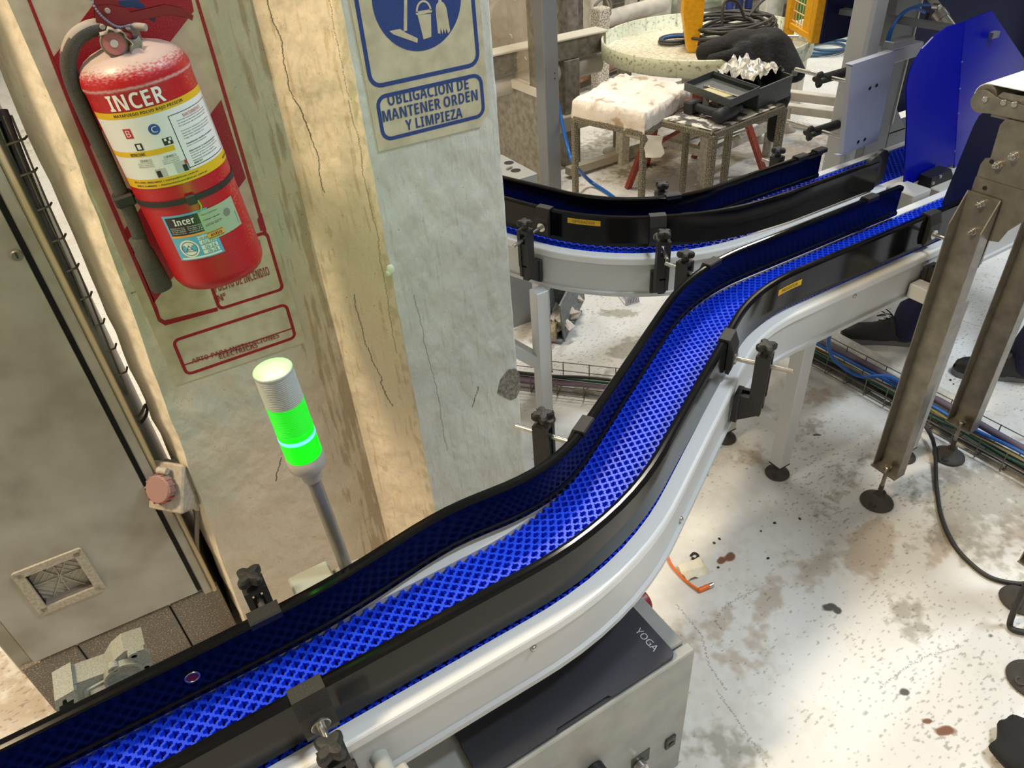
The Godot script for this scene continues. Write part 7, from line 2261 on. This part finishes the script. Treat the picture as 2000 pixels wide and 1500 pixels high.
	part("cross_beam", B.new().bar(Vector3(2.7, 0.05, -3.95), Vector3(4.6, 0.05, -4.0), 0.06, 0.05, Vector3.UP), mat("beam_beige", c8(172, 164, 148), 0.5), o2)
	solo("air_hose", B.new(true).tube(smooth([Vector3(2.54, 0.62, -3.83), Vector3(2.52, 0.335, -3.687), Vector3(2.5, 0.26, -3.595), Vector3(2.717, 0.05, -3.736), Vector3(2.743, 0.01, -3.578), Vector3(2.689, 0.01, -3.276)], 6), 0.012, 8), mat("tube_blue", c8(22, 92, 176), 0.35), Vector3(2.5, 0.2, -3.6), "blue air hose hanging from the guard post and curving onto the floor", "hose")

func blockthing(called: String, label: String, cat: String, a: Vector3, b: Vector3, m: Material, bev := 0.01) -> Node3D:
	var o := thing(called, Vector3((a.x + b.x) / 2, minf(a.y, b.y), (a.z + b.z) / 2), label, cat)
	part("body", B.new().bb(a, b, bev), m, o)
	return o

func background() -> void:
	var pale := worn("far_white", [[0.0, c8(164, 158, 146)], [0.5, c8(198, 192, 180)], [1.0, c8(214, 208, 196)]], 0.01, 1.0, 0.6)
	var dull := worn("far_steel", [[0.0, c8(84, 78, 70)], [0.5, c8(122, 116, 106)], [1.0, c8(150, 144, 132)]], 0.02, 1.0, 0.5, 0.3)
	var dark := mat("far_dark", c8(44, 42, 40), 0.7)
	var green := worn("tarp_green", [[0.0, c8(30, 84, 20)], [0.5, c8(44, 110, 28)], [1.0, c8(58, 128, 38)]], 0.01, 1.5, 0.6)
	# motor drum, cream window frame and ledge seen through the guard window
	var m := thing("motor", Vector3(3.499, 0.563, -6.2), "round grey motor seen through the guard window", "motor")
	part("drum", B.new().cyl(Vector3(3.432, 0.573, -6.2), Vector3(3.473, 0.608, -6), 0.16, 26, 0.02), dull, m)
	part("stand", B.new().bb(Vector3(3.426, 0.512, -6.2) * Vector3(1, 0, 1) + Vector3(-0.1, 0, -0.1), Vector3(3.426, 0.512, -6.2) + Vector3(0.12, -0.05, 0.1)), dull, m)
	var w := thing("cream_cabinet", Vector3(3.3, 0, -7.6), "pale cream machine housing with an open bay behind the guard window", "machine")
	var wx0: float = (Vector3(4.281, 0.325, -7.5)).x
	var wx1: float = (Vector3(4.703, 0.312, -7.5)).x
	var cb := B.new()
	cb.bb(Vector3(wx0 - 0.8, 0, -8.1), Vector3(wx1 + 0.1, 0.86, -7.5), 0.01)
	cb.bb(Vector3(wx1, 0.86, -7.9), Vector3(wx1 + 0.1, 2.2, -7.5), 0.01)
	cb.bb(Vector3(wx0 + 0.3, 0.86, -7.9), Vector3(wx0 + 0.4, 2.2, -7.5), 0.01)
	cb.bb(Vector3(wx0 - 0.8, 0.86, -8.1), Vector3(wx1 + 0.1, 2.2, -7.95))
	part("housing", cb, mat("cream_paint", c8(226, 212, 172), 0.6), w)
	part("ledge", B.new().bb(Vector3(wx0 - 0.8, 0.80, -7.5), Vector3(wx1 + 0.3, 0.86, -7.3)), pale, w)
	blockthing("grey_machine", "dull grey machine body half hidden behind the guard window", "machine", Vector3(1.0, 0, -6.9), Vector3(3.9, 0.5, -6.45), dull, 0.03)
	blockthing("grey_column", "slim grey column rising behind the guard window", "column", Vector3(3.222, 0.579, -5.4) * Vector3(1, 0, 1) + Vector3(-0.05, 0, -0.05), Vector3(3.222, 0.579, -5.4) * Vector3(1, 0, 1) + Vector3(0.05, 2.3, 0.05), dull)
	# columns and pipes behind the round table
	var pc: Vector3 = Vector3(4.562, 0.308, -6.2)
	blockthing("white_column", "narrow white column left of the horizontal white pipe", "column", Vector3(pc.x - 0.07, 0, -6.27), Vector3(pc.x + 0.07, 2.6, -6.13), pale)
	var hp: Vector3 = Vector3(4.426, 0.423, -6)
	solo("white_pipe", B.new(true).cyl(Vector3(hp.x, hp.y, -6.0), Vector3(hp.x + 1.1, hp.y - 0.03, -6.3), 0.075, 20, 0.01), pale, hp, "thick horizontal white pipe behind the round table", "pipe")
	var px: Vector3 = Vector3(3.589, 0.714, -5.2)
	blockthing("steel_column", "steel column behind the guard post", "column", Vector3(px.x - 0.06, 0, -5.26), Vector3(px.x + 0.06, 2.4, -5.14), dull)
	var gx: Vector3 = Vector3(5.671, 0.299, -6.6)
	blockthing("grey_wide_column", "wide pale grey column left of the yellow post", "column", Vector3(gx.x - 0.14, 0, -6.7), Vector3(gx.x + 0.14, 2.4, -6.5), pale)
	var rx: Vector3 = Vector3(5.261, 0.323, -6.5)
	blockthing("thin_column", "thin pale column between two grey machines", "column", Vector3(rx.x - 0.05, 0, -6.55), Vector3(rx.x + 0.05, 2.4, -6.45), pale)
	blockthing("dark_machine", "dark machine bed behind the horizontal white pipe", "machine", Vector3(4.4, 0, -8.6), Vector3(6.2, 0.75, -7.2), dull, 0.03)
	var tx: Vector3 = Vector3(6.244, 0.131, -7)
	var tk := thing("pale_tank", Vector3(tx.x + 0.1, 0, -7.0), "pale sage tank behind the yellow post", "tank")
	part("shell", B.new(true).lathe(Transform3D(Basis.IDENTITY, Vector3(tx.x + 0.2, 0, -7.0)), [[0.0, 0.0], [0.42, 0.0], [0.44, 0.03], [0.44, tx.y + 0.1], [0.4, tx.y + 0.18], [0.0, tx.y + 0.2]], 30), mat("tank_sage", c8(180, 190, 172), 0.5), tk)
	# pumps and blue cylinders on a rack
	for i in 3:
		var q: Vector3 = Vector3(6.344, 0.271, -6.2)
		var o := thing("blue_valve", q + Vector3(0.14 * i, -0.1, 0), ["blue valve cylinder at the left of the back rack", "middle blue valve cylinder of the back rack", "blue valve cylinder at the right of the back rack"][i], "valve", "valves of the back rack")
		part("cylinder", B.new(true).cyl(q + Vector3(0.14 * i, -0.08, 0), q + Vector3(0.14 * i, 0.35, 0), 0.04, 16, 0.01), mat("valve_blue", c8(46, 66, 140), 0.4), o)
		part("cap", B.new(true).cyl(q + Vector3(0.14 * i, 0.35, 0), q + Vector3(0.14 * i, 0.39, 0), 0.048, 16, 0.01), mats["steel"], o)
	var rk: Vector3 = Vector3(6.267, 0.211, -6.3)
	var rack := thing("back_rack", Vector3(rk.x + 0.3, 0, -6.3), "grey rack of valves and pipes far behind the round table", "rack")
	part("deck", B.new().bb(Vector3(rk.x - 0.4, rk.y - 0.2, -6.6), Vector3(rk.x + 1.3, rk.y - 0.02, -6.1), 0.01), dull, rack)
	for x in [-0.35, 0.3, 1.2]: part("post", B.new().bb(Vector3(rk.x + x, 0, -6.55), Vector3(rk.x + x + 0.12, rk.y + 1.0, -6.43), 0.01), pale, rack)
	for i in 5:
		var y := rk.y + 0.1 + i * 0.13
		part("pipe", B.new(true).tube(smooth([Vector3(rk.x - 0.3, y, -6.5), Vector3(rk.x + 0.2, y + 0.05, -6.4), Vector3(rk.x + 0.6, y - 0.04, -6.5), Vector3(rk.x + 1.2, y + 0.03, -6.45)], 4), 0.018, 8), dull, rack)
	var wx: Vector3 = Vector3(6.291, 0.347, -5.6)
	blockthing("white_slab", "white upright slab right of the back rack", "column", Vector3(wx.x - 0.11, 0, -5.65), Vector3(wx.x + 0.11, 2.4, -5.55), pale)
	# wire basket of cables high on the left
	var bk := thing("wire_basket", Vector3(4.5, 1.0, -6.9), "wire basket tray full of cables behind the thin column", "cable tray")
	var bz: Vector3 = Vector3(5.149, 0.304, -6.8)
	var bw := B.new(true)
	for i in 6: bw.tube([Vector3(bz.x - 0.3, bz.y - 0.12 + i * 0.06, -6.8), Vector3(bz.x + 1.0, bz.y - 0.12 + i * 0.06, -6.8)], 0.006, 5)
	for i in 14: bw.tube([Vector3(bz.x - 0.3 + i * 0.1, bz.y - 0.14, -6.8), Vector3(bz.x - 0.3 + i * 0.1, bz.y + 0.22, -6.8)], 0.005, 5)
	part("wires", bw, dull, bk)
	part("support", B.new().bb(Vector3(bz.x + 0.3, 0, -6.86), Vector3(bz.x + 0.36, bz.y + 0.2, -6.81)), dull, bk)
	var hq: Vector3 = Vector3(4.513, 0.496, -6)
	solo("looped_cable", B.new(true).tube(smooth([hq + Vector3(-0.35, -0.25, 0), hq + Vector3(-0.1, -0.1, 0), hq + Vector3(0.1, 0.02, 0), hq + Vector3(0.05, 0.12, 0), hq + Vector3(-0.08, 0.06, 0), hq + Vector3(0.1, -0.02, 0), hq + Vector3(0.2, 0.2, -0.3)], 6), 0.014, 7), mat("cable_gray", c8(120, 112, 104), 0.6), hq, "grey looped cable in front of the narrow white column", "cable")
	# timber stack low behind
	var q0: Vector3 = Vector3(4.203, 0.1, -5.775)
	for i in 3: solo("timber", B.new().box(q0 + Vector3(0.4, 0.03 + 0.075 * i, -0.2 * i), Vector3(1.6, 0.06, 0.18), Basis(Vector3.UP, 0.3 + 0.1 * i), 0.005), worn("timber_brown", [[0.0, c8(104, 72, 52)], [0.6, c8(142, 108, 84)], [1.0, c8(176, 146, 120)]], 0.03, 2.0, 0.75), q0 + Vector3(0.4, 0.0, -0.2 * i), ["lowest brown plank of the stack under the transfer rail", "middle brown plank of the stack under the transfer rail", "topmost brown plank of the stack under the transfer rail"][i], "plank", "planks on the floor at the back")
	var cx: Vector3 = Vector3(4.054, 0, -5.404)
	blockthing("chipped_post", "pale wooden post with chipped paint under the transfer rail", "post", Vector3(cx.x - 0.06, 0, cx.z - 0.06), Vector3(cx.x + 0.06, 0.68, cx.z + 0.06), worn("chipped_white", [[0.0, c8(86, 78, 66)], [0.4, c8(140, 130, 114)], [0.5, c8(198, 190, 176)], [1.0, c8(212, 204, 190)]], 0.04, 3.0, 0.7))
	# green tarpaulin at the right with white frame above, and hoses on the floor
	var tg := []
	var tn := noise(0.9, 5, 3)
	var t0: Vector3 = Vector3(6.358, 0, -5.139)
	for i in 8:
		var row := []
		for j in 14:
			row.append(Vector3(t0.x + j * 0.16, 0.02 + i * 0.13, t0.z - 0.25 + 0.06 * tn.get_noise_2d(i * 0.9, j * 0.9)))
		tg.append(row)
	solo("green_tarpaulin", B.new().sheet(tg, 0.01), green, t0, "green tarpaulin hanging down to the floor behind the round table", "tarpaulin")
	var fr := thing("tarp_frame", Vector3(t0.x + 1.0, 0, t0.z - 0.4), "pale frame carrying the green tarpaulin", "frame")
	part("upper_rail", B.new().bb(Vector3(t0.x - 0.1, 0.92, t0.z - 0.5), Vector3(t0.x + 2.2, 1.0, t0.z - 0.27), 0.005), pale, fr)
	for x in [0.0, 1.4, 2.1]: part("post", B.new().bb(Vector3(t0.x + x, 0, t0.z - 0.5), Vector3(t0.x + x + 0.08, 1.6, t0.z - 0.42), 0.005), pale, fr)
	part("upper_rail", B.new().bb(Vector3(t0.x - 0.1, 1.3, t0.z - 0.5), Vector3(t0.x + 2.2, 1.36, t0.z - 0.42), 0.005), pale, fr)
	var hs := B.new(true)
	var hc: Vector3 = Vector3(6.377, 0, -5.001)
	for i in 3:
		var pts := []
		for k in 22:
			var a := TAU * k / 22.0
			pts.append(hc + Vector3(0.28 * cos(a) + 0.05 * i, 0.02 + 0.02 * i + (0.1 * maxf(0.0, sin(a + i)) if i == 2 else 0.0), 0.2 * sin(a) + 0.04 * i))
		hs.tube(pts, 0.013, 7, true)
	solo("hose_coil", hs, mat("hose_bluegray", c8(52, 88, 118), 0.5), hc, "coil of blue grey hose on the floor below the green tarpaulin", "hose")
	# light steel frame feet between the white post and the round table
	var sf := thing("floor_frame", Vector3(4.6, 0, -3.3), "pale low steel frame on the floor behind the white machine post", "frame")
	for q in [[Vector3(4.449, 0.25, -3.687), Vector3(4.652, 0.25, -3.159)], [Vector3(4.536, 0.12, -3.787), Vector3(4.759, 0.12, -3.25)]]:
		part("beam", B.new().bar(q[0], q[1], 0.07, 0.06, Vector3.UP, 0.004), pale, sf)
	part("post", B.new().bar(Vector3(4.941, 0, -4.038), Vector3(4.941, 0, -4.038) + Vector3(0, 0.62, 0), 0.08, 0.08, Vector3(0, 0, 1), 0.004), pale, sf)
	for q in [Vector3(4.149, 0, -3.636), Vector3(4.449, 0, -3.659)]:
		part("foot", B.new(true).lathe(Transform3D(Basis.IDENTITY, q), [[0.0, 0.0], [0.07, 0.0], [0.065, 0.01], [0.016, 0.03], [0.014, 0.16], [0.0, 0.16]], 20), mat("foot_pale", c8(166, 158, 146), 0.7), sf)

# ---------------------------------------------------------------- bits on the floor
func litter() -> void:
	# metal chute full of powder behind the far conveyor's leg
	var o := thing("metal_chute", Vector3(1.62, 0, -2.45), "dented grey metal chute holding white powder on the floor", "chute")
	var gm := worn("chute_gray", [[0.0, c8(86, 92, 94)], [0.6, c8(116, 122, 124)], [1.0, c8(168, 168, 164)]], 0.03, 3.0, 0.5, 0.2)
	var a: Vector3 = Vector3(1.486, 0, -2.394)
	var b: Vector3 = Vector3(1.547, 0, -2.337)
	var d: Vector3 = Vector3(1.783, 0, -2.505)
	var e: Vector3 = a + d - b
	var w := B.new()
	w.bar(b + Vector3(0, 0.11, 0), d + Vector3(0, 0.17, 0), 0.22, 0.008, Vector3.UP.cross(d - b).normalized())
	w.bar(a + Vector3(0, 0.11, 0), e + Vector3(0, 0.17, 0), 0.22, 0.008, Vector3.UP.cross(d - b).normalized())
	w.bar(a.lerp(b, 0.5) + Vector3(0, 0.012, 0), e.lerp(d, 0.5) + Vector3(0, 0.012, 0), (b - a).length(), 0.01, Vector3.UP)
	part("trough", w, gm, o)
	part("back_sheet", B.new().bar(a.lerp(e, 0.55) + Vector3(0, 0.12, 0), b.lerp(d, 0.55) + Vector3(0, 0.12, 0), 0.006, 0.24, Vector3(0, 1, 0.4)), gm, o)
	part("roller", B.new(true).cyl(a + Vector3(0, 0.055, -0.03), b + Vector3(-0.01, 0.055, -0.03), 0.045, 18, 0.004), worn("roller_rust", [[0.0, c8(110, 88, 60)], [0.5, c8(170, 152, 122)], [1.0, c8(226, 222, 212)]], 0.03, 5.0, 0.6), o)
	part("slot_plate", B.new().bar(a + Vector3(0, 0.14, -0.09), b + Vector3(-0.01, 0.14, -0.09), 0.03, 0.02, Vector3.UP), mat("button_black", c8(24, 24, 24), 0.5), o)
	var pg := []
	var pn := noise(1.4, 33, 4)
	for i in 10:
		var row := []
		for j in 10:
			var p := a.lerp(b, 0.05 + 0.9 * j / 9.0).lerp(e.lerp(d, 0.05 + 0.9 * j / 9.0), 0.15 + 0.7 * i / 9.0)
			p.y = 0.10 + 0.03 * pn.get_noise_2d(i * 0.8, j * 0.8) + 0.05 * i / 9.0
			row.append(p)
		pg.append(row)
	solo("white_powder", B.new().sheet(pg, 0.06), worn("powder_white", [[0.0, c8(206, 192, 176)], [1.0, c8(236, 230, 222)]], 0.04, 4.0, 0.95), a.lerp(d, 0.5), "heap of white powder lying in the metal chute", "powder")
	# flattened clear box
	var cb := thing("plastic_tray", Vector3(2.044, 0, -2.476), "small clear plastic tray lying upside down on the floor", "tray")
	var cm := mat("clear_lilac", c8(206, 204, 212), 0.2)
	var bx := B.new()
	var c0: Vector3 = Vector3(2.008, 0, -2.516)
	var c1: Vector3 = Vector3(1.983, 0, -2.424)
	var c2: Vector3 = Vector3(2.061, 0, -2.413)
	var c3 := c0 + c2 - c1
	var poly := PackedVector2Array()
	for q in [c0, c1, c2, c3]: poly.append(Vector2(q.x, -q.z))
	var tx := Transform3D(Basis(Vector3.RIGHT, Vector3(0, 0, -1), Vector3.UP), Vector3.ZERO)
	bx.prism(poly, tx, 0.0, 0.006)
	var inner := Geometry2D.offset_polygon(poly, -0.02)[0]
	bx.prism(inner, tx, 0.006, 0.045)
	part("shell", bx, cm, cb)
	var rb := B.new()
	for i in 9:
		var p := c1.lerp(c2, (i + 0.5) / 9.0)
		rb.bar(p + Vector3(0, 0.004, 0), p + Vector3(0, 0.03, 0) + (c0 - c1) * 0.12, 0.006, 0.004, Vector3.RIGHT)
	part("ribs", rb, mat("rib_lilac", c8(176, 170, 182), 0.3), cb)
	# orange sensor cable with its scrap of tape and plug
	var oc := thing("sensor_cable", Vector3(1.133, 0, -1.068), "orange sensor cable with a steel tipped plug on the floor", "cable")
	part("wire", B.new(true).tube(smooth([Vector3(1.164, 0.02, -1.205), Vector3(1.142, 0.006, -1.156), Vector3(1.116, 0.006, -1.103), Vector3(1.109, 0.006, -1.054), Vector3(1.111, 0.006, -1.006), Vector3(1.118, 0.008, -0.969)], 6), 0.0042, 8), mat("cable_orange", c8(226, 104, 30), 0.45), oc)
	part("plug", B.new(true).cyl(Vector3(1.115, 0.008, -0.971), Vector3(1.151, 0.009, -0.965), 0.0078, 14, 0.001), mat("cable_orange", c8(226, 104, 30), 0.45), oc)
	part("plug_tip", B.new(true).cyl(Vector3(1.151, 0.009, -0.965), Vector3(1.167, 0.009, -0.962), 0.0075, 14, 0.001), mats["steel"], oc)
	var fg := []
	for i in 7:
		var row := []
		for j in 7:
			var p: Vector3 = (Vector3(1.124, 0.006, -1.078)).lerp(Vector3(1.111, 0.006, -1.017), i / 6.0) + (Vector3(1.19, 0.006, -1.004) - Vector3(1.111, 0.006, -1.017)) * (j / 6.0)
			p.y = 0.008 + 0.012 * sin(j * 1.1) * (0.3 + 0.7 * i / 6.0) + 0.006 * sin(i * 1.7)
			row.append(p)
		fg.append(row)
	solo("paper_scrap", B.new().sheet(fg, 0.0012), mat("scrap_cream", c8(222, 214, 190), 0.7), Vector3(1.148, 0, -1.038), "creased cream scrap of tape on the orange cable", "scrap")
	# screws, clips and crumbs
	solo("black_clip", B.new(true).tube(smooth([Vector3(1.189, 0.004, -1.086), Vector3(1.206, 0.004, -1.089), Vector3(1.209, 0.004, -1.074), Vector3(1.195, 0.004, -1.069), Vector3(1.184, 0.006, -1.077)], 5), 0.004, 7), mat("button_black", c8(24, 24, 24), 0.5), Vector3(1.2, 0, -1.082), "small curled black clip on the floor above the cream scrap", "clip")
	solo("bent_wire", B.new(true).tube(smooth([Vector3(1.934, 0.003, -1.457), Vector3(1.929, 0.003, -1.445), Vector3(1.937, 0.003, -1.439), Vector3(1.949, 0.003, -1.442)], 4), 0.002, 6), mat("button_black", c8(24, 24, 24), 0.5), Vector3(1.94, 0, -1.449), "tiny bent black wire on the floor left of the white leg", "wire")
	solo("bent_wire", B.new(true).tube(smooth([Vector3(1.481, 0.003, -1.346), Vector3(1.492, 0.003, -1.344), Vector3(1.492, 0.003, -1.334), Vector3(1.486, 0.003, -1.326)], 4), 0.002, 6), mat("button_black", c8(24, 24, 24), 0.5), Vector3(1.489, 0, -1.341), "tiny bent black wire on the floor beside the near conveyor's curve", "wire")
	var rng := RandomNumberGenerator.new()
	rng.seed = 55
	var cr := B.new()
	for q in [Vector3(1.512, 0.002, -1.036), Vector3(1.449, 0.002, -1.036), Vector3(1.593, 0.002, -1.002), Vector3(1.384, 0.002, -0.944), Vector3(1.315, 0.002, -1.088), Vector3(1.23, 0.002, -1.005), Vector3(1.289, 0.002, -1.085), Vector3(2.321, 0.002, -1.315), Vector3(3.064, 0.002, -1.455), Vector3(2.506, 0.002, -1.091), Vector3(2.66, 0.002, -1.176), Vector3(2.645, 0.002, -1.153)]:
		cr.ball(q, Vector3(rng.randf_range(0.003, 0.006), 0.003, rng.randf_range(0.003, 0.006)), 8)
	var cs := solo("floor_crumbs", cr, mat("crumb_dark", c8(52, 48, 44), 0.9), Vector3(1.532, 0, -1.083), "scattered dark crumbs on the white floor", "crumbs")
	cs.set_meta("kind", "stuff")
	# black glove at the lower right corner
	var gv := B.new()
	var g0: Vector3 = Vector3(1.385, 0.03, -0.147)
	var along: Vector3 = (Vector3(1.447, 0.03, -0.196) - g0).normalized()
	var acr := Vector3(-along.z, 0, along.x)
	body_field([[g0 + acr * 0.02, g0 + along * 0.05, 0.035, 0.035], [g0 + along * 0.04 - acr * 0.03, g0 + along * 0.10 - acr * 0.034, 0.014, 0.011], [g0 + along * 0.05 - acr * 0.01, g0 + along * 0.125 - acr * 0.006, 0.014, 0.011], [g0 + along * 0.05 + acr * 0.012, g0 + along * 0.12 + acr * 0.022, 0.014, 0.011], [g0 + along * 0.04 + acr * 0.03, g0 + along * 0.09 + acr * 0.046, 0.013, 0.01], [g0 - acr * 0.03, g0 - acr * 0.06 + along * 0.03, 0.014, 0.011]], 0.007, gv)
	solo("work_glove", gv, mat("glove_black", c8(22, 22, 24), 0.85), g0 - Vector3(0, 0.03, 0), "black work glove lying at the lower right corner", "glove")
